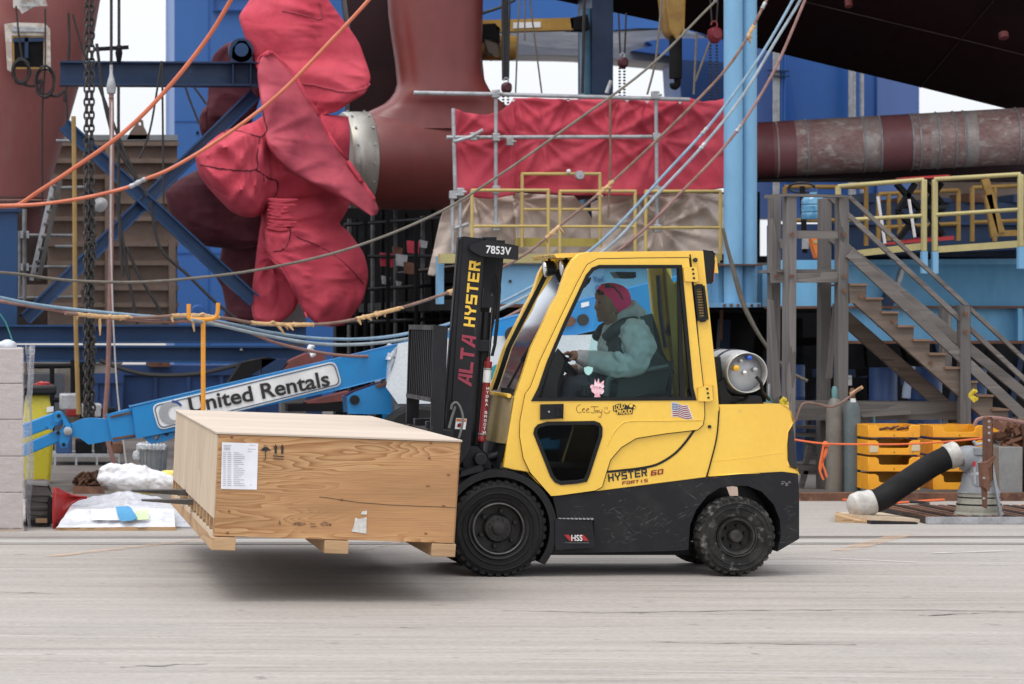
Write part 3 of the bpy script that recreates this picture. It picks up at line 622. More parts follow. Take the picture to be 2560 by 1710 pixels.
# gas bottle cradle
q = MB(); zt = P(0,1013,17.1).z
q.plate(zG4((1040,150),(1075,120),(1095,205),(1130,240),(1200,262),(1280,250),(1320,270),(1330,305),(1200,306),(1185,290),(1050,290)), 17.22, .6)
q.plate(zL((480,1390),(560,1370),(600,1330),(690,1330),(720,1420),(530,1420)), 17.12, .1)
q.plate(zL((300,1000),(345,1000),(365,1240),(330,1240)), 17.25, .5)
fpart(q, 'cylinder_cradle', 'black', bevel=.006)
# wheels
def wheel(cx, cy, d0, wd, r, rim_r, tread, tm, nm):
    c = V((P(cx, cy, 17.0).x, d0, P(cx, cy, 17.0).z)); cz = r if False else c.z
    prof = [(rim_r,.03),(rim_r+.012,.012),(rim_r+.02,.010),(r*.80,.0),(r*.90,.004),(r*.97,.022),(r,.05),(r,wd-.05),(r*.97,wd-.022),(r*.9,wd-.004),(rim_r+.01,wd-.01),(rim_r,wd-.03)]
    w_ = MB().lathe([(rim_r,.034),(rim_r,wd-.034)], c, (0,1,0), 40, cap=False)
    whl = fpart(w_, 'wheel', 'frame_black')
    t_ = MB().lathe(prof, c, (0,1,0), 72, cap=False)
    for k in range(tread):       # shoulder lugs
        for s in (0, 1):
            a = 2*math.pi*(k+.5*s)/tread; rad = V((math.cos(a),0,math.sin(a))); tan = V((-math.sin(a),0,math.cos(a)))
            y0 = .006 if s == 0 else wd-.006; y1 = wd*.52 if s == 0 else wd*.48
            hw = math.pi*r/tread*.62; sk_ = hw*.5
            pp = []
            for yy, r0, r1, off in ((y0, r*.925, r*.985, 0), (y0+(.04 if s == 0 else -.04), r*.96, r+.008, 0), (y1, r*.97, r+.008, sk_)):
                pp.append([c+V((0,yy,0))+rad*rr+tan*(tt+off) for rr, tt in ((r0,-hw),(r0,hw),(r1,hw*.8),(r1,-hw*.8))])
            t_.loft(pp)
    for rr in (r*.74, r*.86):
        t_.lathe([(rr-.006,.002),(rr,-.005),(rr+.006,.002)], c, (0,1,0), 48, cap=False)
    part(t_, 'tyre', M_[tm], fk).parent = whl
    return c, whl
cF, wF = wheel(1246.6, 1322, 17.0, .21, .329, .195, 36, 'rubber', 'front')
for s_ in (0,):
    q = MB().lathe([(.196,.0),(.205,-.004),(.205,.012),(.188,.016),(.176,.004),(.168,.02),(.158,.055),(.10,.06),(.088,.02),(.085,.016),(.045,.012),(.04,0),(.03,-.004),(.001,-.004)], cF, (0,1,0), 48, cap=False); rm = fpart(q, 'rim', mat('dusty_dark_rim', (.014,.0135,.013), .6, spec=.3, c2=(.03,.028,.027), sc=12, fine=.2), par=wF)
    for k in range(6):
        a = R(20+60*k); q = MB().lathe([(.012,-.016),(.016,-.012),(.016,.04)], cF+V((math.cos(a)*.122, .025, math.sin(a)*.122)), (0,1,0), 6); fpart(q, 'lug_nut', 'frame_black', par=wF)
    q = MB()
    for k in range(12):
        a = R(30*k); q.lathe([(.006,0),(.006,.01)], cF+V((math.cos(a)*.066, .008, math.sin(a)*.066)), (0,1,0), 6)
    fpart(q, 'hub_bolt', 'frame_black', par=wF)
    q = MB().lathe([(.166,.0),(.171,-.006),(.176,0)], cF, (0,1,0), 48, cap=False); fpart(q, 'rim_edge', mat('worn_rim_edge', (.12,.12,.125), .5, c2=(.05,.05,.05), sc=9), par=wF)
cR, wR = wheel(1843.7, 1341.8, 17.01, .17, .264, .128, 30, 'rubber_dirty', 'rear')
q = MB().lathe([(.13,.0),(.136,-.004),(.13,.01),(.122,.0),(.112,.004),(.105,.03),(.098,.075),(.045,.08),(.044,.02),(.036,.006),(.001,.003)], cR, (0,1,0), 40, cap=False); fpart(q, 'rim', mat('dusty_rear_rim', (.02,.019,.018), .65, spec=.3, c2=(.05,.047,.044), sc=12, fine=.2), par=wR)
q = MB()
for k in range(6):
    a = R(15+60*k); q.lathe([(.009,0),(.011,.01),(.011,.03)], cR+V((math.cos(a)*.072, .05, math.sin(a)*.072)), (0,1,0), 6)
fpart(q, 'lug_nut', 'frame_black', par=wR)
for w0, dy in ((wF, .86), (wR, .84)):       # wheels of the far side
    c2_ = w0.copy(); COL.objects.link(c2_); c2_.parent = fk; c2_.location = (0, dy, 0)
    for ch in list(w0.children):
        if ch.name.startswith('tyre'):
            e = ch.copy(); COL.objects.link(e); e.parent = c2_
# mast
mt = [(1160,592),(1214,598),(1176,1125),(1150,1160),(1118,1160),(1121,1120)]
q = MB().plate(mt, 17.17, .05); ms = fpart(q, 'mast_rail', 'frame_black', bevel=.004)
q = MB().plate([(1153,592),(1160,592),(1121,1120),(1108,1120)], 17.18, .035); q.plate([(1146,600),(1152,594),(1110,1110),(1104,1110)], 17.21, .03); fpart(q, 'mast_channel', 'frame_black', bevel=.003)
q = MB().plate(mt, 17.86, .05); q.plate([(1146,594),(1160,592),(1121,1120),(1104,1120)], 17.82, .06); fpart(q, 'mast_rail', 'frame_black', bevel=.004)
q = MB().plate([(1214,600),(1263,601),(1252,720),(1232,780),(1236,742),(1228,725),(1205,1000),(1176,1130)], 17.30, .05); q.plate([(1214,600),(1258,601),(1240,780),(1176,1130)], 17.76, .05); fpart(q, 'inner_rail', 'frame_black', bevel=.004)
for v_ in (606, 860, 1120):
    u_ = 1205-(v_-600)*.075; p = P(u_, v_, 17.5); q = MB().box(p.x-.05, p.x+.05, 17.22, 17.86, p.z-.05, p.z+.03); fpart(q, 'cross_member', 'frame_black', bevel=.005)
q = MB().plate(zM1((1175,790),(1340,930),(1330,1060),(1150,1060),(1160,900)), 17.24, .02); fpart(q, 'mast_gusset', 'frame_black')
q = MB().plate(zM1((975,215),(1010,165),(1230,112),(1660,195),(1655,385),(1600,378),(1140,335),(1000,265)), 17.10, .12); cap_ = fpart(q, 'crosshead_guard', 'black', bevel=.012)
q = words('7853V', px(zM1, 1203, 293, 17.098), px(zM1, 1553, 322, 17.098)-px(zM1, 1203, 293, 17.098), V((.002,0,.054)), MB(), .02); fpart(q, 'number', 'white', par=cap_)
for (x0_, y0_), (x1_, y1_) in (((1225,380),(1190,1500)), ):
    q = MB().tube([P(1232,660,17.42), P(1196,1130,17.42)], .022, 12); fpart(q, 'lift_ram', 'chrome')
q = MB().tube([px(zM1, 1200, 1120, 17.3), P(1190,1140,17.3)], .042, 14); q.tube([P(1222,770,17.7), P(1190,1140,17.7)], .04, 12); fpart(q, 'lift_cylinder', 'black')
q = MB().tube([px(zM1, *p, 17.2) for p in ((1365,470),(1362,590),(1385,660),(1395,800),(1380,1000),(1360,1300),(1330,1568))]+[P(1230,890,17.2)], .011, 8); q.tube([px(zM1, *p, 17.24) for p in ((1330,600),(1370,700),(1375,900),(1350,1300),(1320,1568))], .009, 8); fpart(q, 'hydraulic_hose', 'rubber')
q = MB().tube([px(zM2, *p, 17.12) for p in ((600,1130),(640,980),(680,860))], .009, 8); q.tube([px(zM2, *p, 17.1) for p in curve(((625,900),(640,840),(690,815),(740,880),(770,1000),(755,1130),(720,1250)))], .008, 8); fpart(q, 'looped_hose', mat('grey_hose', (.16,.16,.155), .6))
q = quads('HYSTER', P(1186.5,818,17.168), P(1201.5,655,17.168)-P(1186.5,818,17.168), P(1158.5,808,17.168)-P(1186.5,816,17.168)-V((0,0,.012)), MB(), .2); fpart(q, 'mast_lettering', mat('decal_yellow', (.8,.5,.05), .5))
bl, br = P(1178,967,17.168), P(1190,842,17.168)
q = quads('ALTA', bl, br-bl, P(1143,925,17.168)-P(1178,967,17.168)+V((0,0,-.1)), MB(), .12); fpart(q, 'dealer_lettering', mat('decal_red', (.30,.03,.06), .5))
q = MB().plate(zM2((688,1005),(818,1015),(800,1145),(672,1138)), 17.167, .003); ds = fpart(q, 'warning_decal', 'white')
q = MB().plate(zM2((692,1012),(812,1022),(808,1052),(690,1042)), 17.164, .002); fpart(q, 'decal_header', mat('decal_orange', (.55,.16,.04), .5), par=ds)
q = MB().plate(zM2((705,1080),(745,1060),(750,1100),(735,1125),(700,1110)), 17.164, .002); fpart(q, 'decal_figure', 'darkred', par=ds)
# accumulator
at, ab = px(zM2, 1080, 330, 17.22), px(zM2, 1000, 1290, 17.22); ax_ = (ab-at)
q = MB().lathe([(.012,-.04),(.012,-.012),(.027,-.01),(.027,.03),(.0255,.035),(.0255,ax_.length-.02),(.028,ax_.length-.015),(.026,ax_.length),(.01,ax_.length+.01)], at, ax_, 20); ac = fpart(q, 'accumulator', 'darkred')
q = MB().lathe([(.0265,.047),(.0265,.135)], at, ax_, 20, cap=False); fpart(q, 'white_band', 'white', par=ac)
q = MB(); 
for t_ in (.04, ax_.length-.05): q.lathe([(.030,t_-.005),(.031,t_),(.030,t_+.005)], at, ax_, 16, cap=False)
fpart(q, 'clamp', 'steel', par=ac)
q = MB(); ad = ax_.normalized(); sx = V((.99,0,.08))
for i, ch in enumerate('HYDRA SMOOTH'):
    if ch == ' ': continue
    p = at+ad*(.185+i*.0275)+V((-.002,-.031,0)); words(ch, p-sx*.0, sx*.019, V((-.001,0,.019)), q, .03)
fpart(q, 'lettering', 'white', par=ac)
q = MB().tube([ab, ab+V((.0,0,-.10))], .012, 8); q.ball(ab+V((.01,0,-.13)), .03, 10); q.tube([ab+V((-.03,0,-.06)), ab+V((.06,0,-.16)), ab+V((.09,.1,-.2))], .016, 8); fpart(q, 'accumulator_pipe', 'frame_black')
# tilt and mast foot
q = MB().plate(zG3((140,560),(250,560),(310,620),(330,700),(150,700)), 17.2, .55); q.lathe([(.045,0),(.045,.1)], px(zG3, 270, 650, 17.12), (0,1,0), 16); q.tube([P(1205,1150,17.3), P(1300,1120,17.3)], .03, 10); fpart(q, 'mast_foot', 'frame_black', bevel=.006)
# carriage, backrest, forks
xb0, xb1 = 2.886, 2.982; zt0 = P(0,812,16.95).z
q = MB().prism([(xb0, zt0),(xb1, zt0-.012),(xb1-.05, .55),(xb0-.035, .55)], 16.96, 16.985); lb = fpart(q, 'load_backrest', 'frame_black', bevel=.004)
q = MB().prism([(xb0, zt0),(xb1, zt0-.012),(xb1-.05, .55),(xb0-.035, .55)], 18.0, 18.025); q.box(xb0, xb0+.03, 16.97, 18.02, zt0-.035, zt0-.002); q.box(xb0-.02, xb0+.02, 16.97, 18.02, 1.19, 1.22); fpart(q, 'backrest_frame', 'frame_black', par=lb)
for k in range(12):
    y_ = 17.03+k*.078; q = MB().prism([(xb0+.004, zt0-.03),(xb0+.03, zt0-.03),(xb0+.008, 1.2),(xb0-.018, 1.2)], y_, y_+.014); fpart(q, 'backrest_bar', 'frame_black', par=lb)
q = MB().box(xb0-.01, xb1+.04, 16.99, 18.0, .48, .62); q.box(xb0-.01, xb1+.04, 16.99, 18.0, .88, 1.0); q.box(xb1-.1, xb1+.1, 17.25, 17.3, .4, 1.05); q.box(xb1-.1, xb1+.1, 17.74, 17.8, .4, 1.05); fpart(q, 'fork_carriage', 'frame_black', bevel=.006)
for d_, (ut, vt) in ((17.15, (354,1250)), (17.90, (329,1226))):
    tip = P(ut, vt, d_); zb = .455
    q = MB().prism([(tip.x, tip.z-.004),(tip.x, tip.z+.004),(tip.x+.42, tip.z+.006),(2.86, zb+.04),(2.86, 1.0),(2.90, 1.0),(2.90, zb-.02),(tip.x+.42, tip.z-.036)], d_-.06, d_+.06)
    fpart(q, 'fork', mat('worn_fork_steel', (.055,.048,.045), .5, .4, c2=(.10,.09,.085), sc=5), bevel=.004)
# cab interior: seat, steering, dashboard
ci = 17.5
q = MB().plate(zPp((960,1230),(1580,1110),(1590,1460),(1010,1480),(1040,1300)), ci-.24, .48); st_ = fpart(q, 'seat', mat('seat_vinyl', (.015,.016,.019), .6), bevel=.05, seg=3)
q = MB().plate(zPp((1280,560),(1360,540),(1440,700),(1500,950),(1590,1160),(1330,1160),(1300,800)), ci-.23, .46); fpart(q, 'backrest', mat('backrest_vinyl', (.02,.021,.024), .6), par=st_, bevel=.05, seg=3)
q = MB().tube([px(zPp, *p, ci-.27) for p in curve(((830,1480),(850,1300),(900,1245),(1000,1230),(1150,1190),(1400,1150),(1570,1120)))], .022, 8); fpart(q, 'armrest', mat('armrest_plastic', (.06,.062,.065), .5), par=st_)
q = MB().plate([(1345,1000),(1370,905),(1395,880),(1420,900),(1400,960),(1395,1080),(1330,1100),(1335,1030)], ci-.3, .6); fpart(q, 'dashboard', 'black', bevel=.02)
cs = px(zPp, 235, 1040, ci-.02); nrm = V((.62,0,.78)).normalized(); u1 = V((.78,0,-.62)); u2 = V((0,1,0))
q = MB().tube([cs+(u1*math.cos(2*math.pi*k/28)+u2*math.sin(2*math.pi*k/28))*.165 for k in range(29)], .017, 8, cap=False)
for a in (0, 2.1, 4.2): q.tube([cs-nrm*.02, cs+(u1*math.cos(a)+u2*math.sin(a))*.16], .012, 6)
q.lathe([(.05,-.05),(.045,.0),(.001,.01)], cs, nrm, 14); q.tube([cs-nrm*.04, cs-nrm*.35], .03, 8); fpart(q, 'steering_wheel', 'black')
q = MB().plate(zPp((520,200),(545,150),(600,80),(650,70),(640,120),(580,185),(500,225)), 17.72, .12); fpart(q, 'mirror', 'black', bevel=.01)
q = MB().plate(zPp((945,0),(1185,0),(1190,60),(1150,75),(990,70),(950,20)), 17.45, .15); fpart(q, 'roof_console', 'black', bevel=.01)
q = MB().tube([px(zPp, *p, 17.85) for p in ((1450,40),(1480,500),(1540,900))], .016, 8); fpart(q, 'seat_belt', 'black')
q = MB().plate(zPp((1580,620),(1640,600),(1710,620),(1710,740),(1600,760),(1560,720)), 17.86, .05); q.plate(zPp((1620,760),(1660,760),(1680,1000),(1660,1050),(1635,1040)), 17.85, .04); fpart(q, 'belt_reel', 'black', bevel=.008)
q = MB().tube([px(zPp, 622, 1225, 17.2), px(zPp, 640, 1310, 17.2)], .008, 6); q.tube([px(zPp, 575, 1345, 17.15), px(zPp, 580, 1470, 17.15)], .02, 8); fpart(q, 'control_lever', 'black')

# ------------------------------------------------------------------ gas bottle behind the cab
gc = px(zL, 572, 1132, 17.17); rb = .155
gb = thing('gas_cylinder', 'silver propane gas cylinder lying across the back of the forklift', 'gas cylinder', (gc.x, 17.5, gc.z-rb))
q = MB().lathe([(.001,.0),(.07,.002),(.125,.03),(.15,.075),(rb,.12),(rb,.62),(.14,.69),(.10,.73),(.001,.74)], gc+V((0,.06,0)), (0,1,0), 40); part(q, 'tank', mat('silver_paint', (.48,.49,.50), .42, .25, c2=(.42,.43,.44), sc=6, fine=.05), gb)
q = MB().lathe([(.128,.14),(.132,.0),(.136,-.004),(.140,.0),(.136,.14)], gc, (0,1,0), 44, cap=False); part(q, 'collar', mat('collar_paint', (.55,.55,.54), .4, .2), gb)
for nm, x, y, r_, m_ in (('valve_cap', 480, 1092, .021, mat('cap_yellow', (.75,.42,.02), .4)), ('relief_cap', 592, 1005, .017, mat('cap_blue', (.02,.10,.55), .4)), ('gauge', 552, 1132, .014, M_['chrome']), ('gauge', 640, 1105, .015, M_['galv']), ('gauge', 522, 1032, .011, M_['galv'])):
    q = MB().lathe([(r_*.9,.08),(r_*.9,.03),(r_,.028),(r_,.012),(r_*.75,.008),(.001,.006)], V((px(zL, x, y, 17.17).x, 17.15, px(zL, x, y, 17.17).z)), (0,1,0), 8 if 'cap' in nm else 16); part(q, nm, m_, gb)
for t0_ in (.22, .50): part(MB().lathe([(rb+.003,t0_),(rb+.006,t0_+.005),(rb+.006,t0_+.035),(rb+.003,t0_+.04)], gc+V((0,.06,0)), (0,1,0), 40, cap=False), 'strap', M_['black'], gb)
q = MB().tube([px(zL, 650, 1165, 17.16), px(zL, 690, 1215, 17.14), px(zL, 700, 1290, 17.2), px(zL, 760, 1360, 17.3)], .012, 8); part(q, 'hose', M_['rubber'], gb)
# ------------------------------------------------------------------ crate on the forks
M_['ply_side'] = wood('fir_plywood_side', (.52,.315,.155), (.29,.125,.05), (.46,1,3.3), 2.3, 17, vary=.24)
M_['ply_lid'] = wood('pale_plywood_lid', (.56,.475,.395), (.48,.395,.32), (.35,3.2,1), 1.2, 5, vary=.1)
M_['ply_end'] = wood('pale_plywood_end', (.58,.475,.355), (.48,.37,.265), (1,3.0,.45), 1.4, 6, vary=.08)
M_['lumber'] = wood('pine_lumber', (.52,.35,.20), (.38,.22,.11), (1,.4,5), 1.5, 5, vary=.2)
TL, TR = P(545,1080,15.4), P(1153,1100,15.4); BL, BR = P(533,1340,15.4), P(1137,1358,15.4)
DC = 3.86
cr_ = thing('wooden_crate', 'long plywood shipping crate with paper label carried on the forklift forks', 'crate', (2.03, 17.3, BL.z-.05))
def cp(s, t, y):      # s along the near face, t up
    p = (BL.lerp(BR, s)).lerp(TL.lerp(TR, s), t); return V((p.x, 15.4+y, p.z))
def slab(mb, s0, s1, t0, t1, y0, y1): return mb.hexa([cp(s0,t0,y0),cp(s1,t0,y0),cp(s1,t0,y1),cp(s0,t0,y1),cp(s0,t1,y0),cp(s1,t1,y0),cp(s1,t1,y1),cp(s0,t1,y1)])
part(slab(MB(), .004, .994, 0, .977, 0, .018), 'near_side_panel', M_['ply_side'], cr_, bevel=.002)
part(slab(MB(), .004, .994, 0, .977, DC-.018, DC), 'far_side_panel', M_['ply_side'], cr_)
part(slab(MB(), .0, .010, .165, .972, .020, DC-.02), 'end_panel', M_['ply_end'], cr_, bevel=.001)
part(slab(MB(), .990, 1.0, 0, .99, .012, DC-.02), 'end_panel', M_['ply_side'], cr_)
part(slab(MB(), -.006, 1.004, .980, 1.0, -.008, DC+.008), 'lid', M_['ply_lid'], cr_, bevel=.002)
q = MB().beam(cp(-.004,.965,.3), cp(-.004,.955,DC-.1), .01, .02); 
part(slab(MB(), .02, .98, .14, .16, .03, DC-.03), 'floor_panel', M_['ply_end'], cr_)
for k in range(15):
    y_ = .03+k*.268; part(slab(MB(), .0, .985, .035, .160, y_, y_+.04), 'joist', M_['lumber'], cr_)
for s_, wd_ in ((-.006, .105), (.462, .10), (.905, .098)):
    s1_ = s_+.098 if s_ < 0 else s_+.098
    m = MB(); slab(m, s_, s_+.118 if False else s_+.10, -.135, -.008, -.002, DC+.002); 
    sk = part(m, 'skid', M_['lumber'], cr_, bevel=.004)
part(slab(MB(), -.004, .02, -.01, .03, .02, DC), 'bottom_board', M_['ply_end'], cr_)
# paper, stamps, tape
def cq(zs, y=-.004, z=zG2):
    out = []
    for x, yy in zs:
        u, v = z((x, yy))[0]; out.append(P(u, v, 15.4+y))
    return out
pq = cq(((405,328),(642,336),(633,638),(398,633)))
q = MB().grid(lambda s, t: pq[3].lerp(pq[2], s).lerp(pq[0].lerp(pq[1], s), t)+V((0, -.004*math.sin(s*5)*t, 0)), 8, 8); part(q, 'packing_list', M_['paper'], cr_)
q = MB()
for i in range(22):
    y_ = 347+i*9.5 if i < 4 else 395+(i-4)*12.6
    cols = ((416, random.uniform(30,90)),) if i < 4 else ((412,18),(440,26),(480,random.uniform(25,80)))
    for x_, w_ in cols:
        a = cq(((x_,y_),(x_+w_,y_+w_*.03),(x_+w_,y_+2.6+w_*.03),(x_,y_+2.6)), -.0105); q.add(a, [(0,3,2,1)])
for x_, y_, w_ in ((585,346,42),(575,372,50),(572,388,30),(590,605,12)):
    a = cq(((x_,y_),(x_+w_,y_+1),(x_+w_,y_+3),(x_,y_+3)), -.0105); q.add(a, [(0,3,2,1)])
part(q, 'print_lines', M_['ink_soft'], cr_)
q = MB(); um = [(655,384)]+[(655+70*k/10, 384-26*math.sin(math.pi*k/10)) for k in range(1, 10)]+[(725,386)]+[(708,380),(698,388),(688,382),(678,388),(668,381)]
c2d = lambda pts: [(p.x, p.z) for p in cq(pts, -.003)]
q.prism(c2d(um), 15.395, 15.399); q.prism(c2d(((687,385),(691,385),(691,432),(687,432))), 15.395, 15.399); q.tube([V((p.x,15.397,p.z)) for p in cq(((689,430),(687,444),(681,446),(676,440)))], .0018, 5)
for x_, y_ in ((678,352),(690,347),(702,351),(684,345)): q.prism(c2d(((x_,y_),(x_+3,y_),(x_+3,y_+5),(x_,y_+5))), 15.395, 15.399)
part(q, 'umbrella_mark', M_['ink'], cr_)
q = MB()
for x_ in (756, 799):
    q.prism(c2d(((x_-7,403),(x_-7,368),(x_-11,366),(x_,340),(x_+11,366),(x_+7,368),(x_+7,403))), 15.395, 15.399)
q.prism(c2d(((738,414),(810,419),(810,424),(738,419))), 15.395, 15.399); q.prism(c2d(((740,434),(806,438),(806,441),(740,438))), 15.395, 15.399); part(q, 'arrow_mark', M_['ink'], cr_)
q = MB(); q.prism(c2d(((1275,822),(1300,830),(1350,818),(1348,925),(1252,912),(1268,870))), 15.3955, 15.399); q.prism(c2d(((1310,800),(1322,780),(1352,775),(1352,800))), 15.3955, 15.399); part(q, 'tape_remnant', mat('torn_silver_tape', (.5,.49,.47), .4, c2=(.62,.6,.55), sc=30), cr_)
def smudge(cx, cy, rx, ry):
    pts = [(cx+rx*math.cos(a)*random.uniform(.6,1.1), cy+ry*math.sin(a)*random.uniform(.5,1.1)) for a in [2*math.pi*k/18 for k in range(18)]]
    return c2d(pts)
q = MB()
for a in ((918,860,38,13),(1080,862,34,15),(995,860,18,4),(880,862,12,8),(1000,878,24,3),(782,855,6,18),(1113,868,8,8)): q.prism(smudge(*a), 15.3965, 15.3992)
part(q, 'ink_smudge', mat('faded_ink', (.16,.085,.045), .8, c2=(.3,.16,.08), sc=40), cr_)
q = MB()
for a in ((1188,705,14,8),(1886,541,13,9),(1852,746,13,9),(1760,432,11,9),(1750,614,16,5),(470,295,12,9),(452,780,9,9),(1738,925,9,7),(1770,335,11,9),(440,920,15,7)): q.prism(smudge(*a), 15.397, 15.3994)
part(q, 'knot', mat('wood_knot', (.13,.055,.022), .8, c2=(.24,.11,.05), sc=60), cr_)
for s0, y0 in ((1115,700),):
    q = MB().tube([V((p.x,15.399,p.z)) for p in cq(((1040,685),(1120,695),(1190,707),(1300,722),(1500,738),(1850,752),(1935,757)))], .0016, 4); part(q, 'panel_crack', M_['ink'], cr_)

# ------------------------------------------------------------------ driver
skin_c = mat('brown_skin', (.22,.10,.06), .5, c2=(.18,.08,.05), sc=12, fine=.05)
hoodie = mat('grey_hoodie_cloth', (.40,.385,.405), .9, c2=(.32,.31,.325), sc=7, fine=.08, fsc=120, bump=.3, bsc=18, bdist=.02)
vestm = mat('black_vest_cloth', (.018,.018,.02), .8, c2=(.026,.026,.028)); denim = mat('dark_denim', (.025,.028,.04), .85)
pinkm = mat('pink_beanie_knit', (.85,.04,.17), .85, c2=(.75,.03,.14), sc=9, fine=.1, fsc=150, bump=.3, bsc=60)
dp = 17.5
pp = lambda x, y, dd=0: px(zPp, x, y, dp+dd)
pr = thing('person', 'driver in grey hoodie, black vest and pink beanie gripping the forklift steering wheel', 'person', (pp(1000,1400).x, dp, pp(1000,1400).z))
body = MB()
def blob(mb, pts, rs, n=10):       # tapered limb with round ends
    mb.tube(pts, rs, n); mb.ball(pts[0], rs[0], n); mb.ball(pts[-1], rs[-1], n)
# head: profile sections, facing -x
hc = pp(900,390)
SX = 1/F*17.5*.2104
prof = [(175,905,60,40),(215,880,150,85),(255,890,185,118),(300,893,192,128),(345,890,186,130),(385,886,178,126),(420,880,172,120),(450,884,162,112),(480,885,152,104),(510,886,140,95),(540,872,122,84),(570,850,92,66),(590,830,60,44)]
rings = []
for y, cx, hw, hd in prof:
    ring_ = []
    for k in range(28):
        a = 2*math.pi*k/28; ca, sa = math.cos(a), math.sin(a)
        x = cx+hw*ca*(1 if ca > 0 else 1); dd = hd*sa
        if ca < -.82:      # face front: brow, nose, lips, chin
            b = (-ca-.82)/.18; b = b*b*(3-2*b)
            x += b*{255:2,300:-3,345:14,385:-4,420:-20,450:-8,480:-16,510:-12,540:-6,570:-4}.get(y, 0)*1.0
        if y in (345,) and ca < -.55 and abs(sa) > .28: x += 8
        ring_.append(V((pp(x,y).x, dp+dd*SX, pp(x,y).z)))
    rings.append(ring_)
body.loft(rings)
nose = pp(722,440); body.ball(nose, .014, 8, sc=(1,1.1,.9)); body.ball(pp(728,500), .010, 8, sc=(.8,1.7,.8)); body.ball(pp(732,525), .010, 8, sc=(.8,1.6,.8)); body.ball(pp(760,565), .020, 8)
blob(body, [pp(905,520), pp(930,620), pp(970,700)], [.062,.062,.085])
# torso, shoulders, hips, legs
body.loft([[pp(x+hw*math.cos(2*math.pi*k/18), y) + V((0, hd*math.sin(2*math.pi*k/18), 0)) for k in range(18)] for y, x, hw, hd in ((600,1000,110,.08),(660,1030,190,.17),(760,1030,215,.20),(900,1000,225,.20),(1050,1010,230,.19),(1200,1010,235,.20),(1330,1000,240,.20),(1430,980,200,.18))])
for sgn in (-1, 1):
    blob(body, [pp(1060,690)+V((0,.20*sgn,0)), pp(1110,860)+V((0,.26*sgn,0)), pp(1030,1085)+V((0,.25*sgn,0))], [.075,.068,.055])
    hand_y = 980 if sgn == -1 else 1150
    w_ = pp(455,1000)+V((0,-.15,0)) if sgn == -1 else pp(520,1165)+V((0,.02,0))
    blob(body, [pp(1030,1085)+V((0,.25*sgn,0)), pp(760,1080)+V((0,.22*sgn,0)), w_], [.055,.047,.033])
    hnd = pp(385,985)+V((0,-.15,0)) if sgn == -1 else pp(430,1155)+V((0,.02,0))
    body.tube([w_, hnd.lerp(w_, .45), hnd], [.030,.037,.036], 10); body.ball(hnd, .035, 8)
    for k in range(4):      # fingers over the rim
        o_ = V((0, (k-1.5)*.020, (1.5-k)*.004)); ln = (.9,1.0,.96,.8)[k]
        f0 = hnd+o_+V((-.015,0,.006)); f1 = f0+V((-.034*ln,0,.010)); f2 = f1+V((-.026*ln,0,-.012)); f3 = f2+V((-.006,0,-.022*ln))
        body.tube([f0,f1,f2,f3], [.0105,.0098,.009,.0075], 7); body.ball(f3, .0075, 6)
    th = hnd+V((.005,-.03,-.012)); body.tube([th, th+V((-.028,-.006,-.018)), th+V((-.05,.004,-.026))], [.013,.0105,.0085], 7); body.ball(th+V((-.05,.004,-.026)), .0085, 6)
    blob(body, [pp(960,1380)+V((0,.11*sgn,0)), pp(700,1345)+V((0,.13*sgn,0)), pp(360,1360)+V((0,.14*sgn,0))], [.095,.085,.065])
    blob(body, [pp(360,1360)+V((0,.14*sgn,0)), pp(310,1600)+V((0,.14*sgn,0)), pp(260,1880)+V((0,.14*sgn,0))], [.062,.055,.042])
    blob(body, [pp(270,1890)+V((0,.14*sgn,0)), pp(150,1930)+V((0,.14*sgn,0))], [.045,.035])
# ear
ear = pp(905,455)
for sgn in (-1, 1): body.ball(ear+V((0,.118*sgn*.85,0)), .022, 8, sc=(.7,.35,1.1))
part(body, 'body', skin_c, pr, remesh=.0055, smooth_it=2, sharp=180)
cl = MB()
cl.loft([[pp(x+hw*math.cos(2*math.pi*k/20), y) + V((0, hd*math.sin(2*math.pi*k/20), 0)) for k in range(20)] for y, x, hw, hd in ((580,1005,85,.085),(620,1010,150,.13),(680,1030,215,.19),(780,1025,232,.215),(900,1000,245,.215),(1050,1010,250,.21),(1180,1010,255,.215),(1270,1005,240,.20))])
for sgn in (-1, 1):
    sh = pp(1090,720)+V((0,.20*sgn,0)); el = pp(1075,1080)+V((0,.27*sgn,0)); w_ = pp(480,1005)+V((0,-.15,0)) if sgn == -1 else pp(545,1165)+V((0,.02,0))
    mid = pp(1140,890)+V((0,.27*sgn,0))
    blob(cl, [sh, mid, el], [.098,.092,.08]); 
    blob(cl, [el, pp(900,1115)+V((0,.25*sgn,0)), (w_+pp(700,1110)+V((0,.2*sgn,0)))/2, w_], [.082,.083,.068,.042])
    for k in range(6):      # cloth folds at the elbow crook
        a = pp(830+k*35, 960+k*14)+V((0,.25*sgn-.07,0)); cl.tube([a, a+V((.05,.0,-.09))], .013, 6)
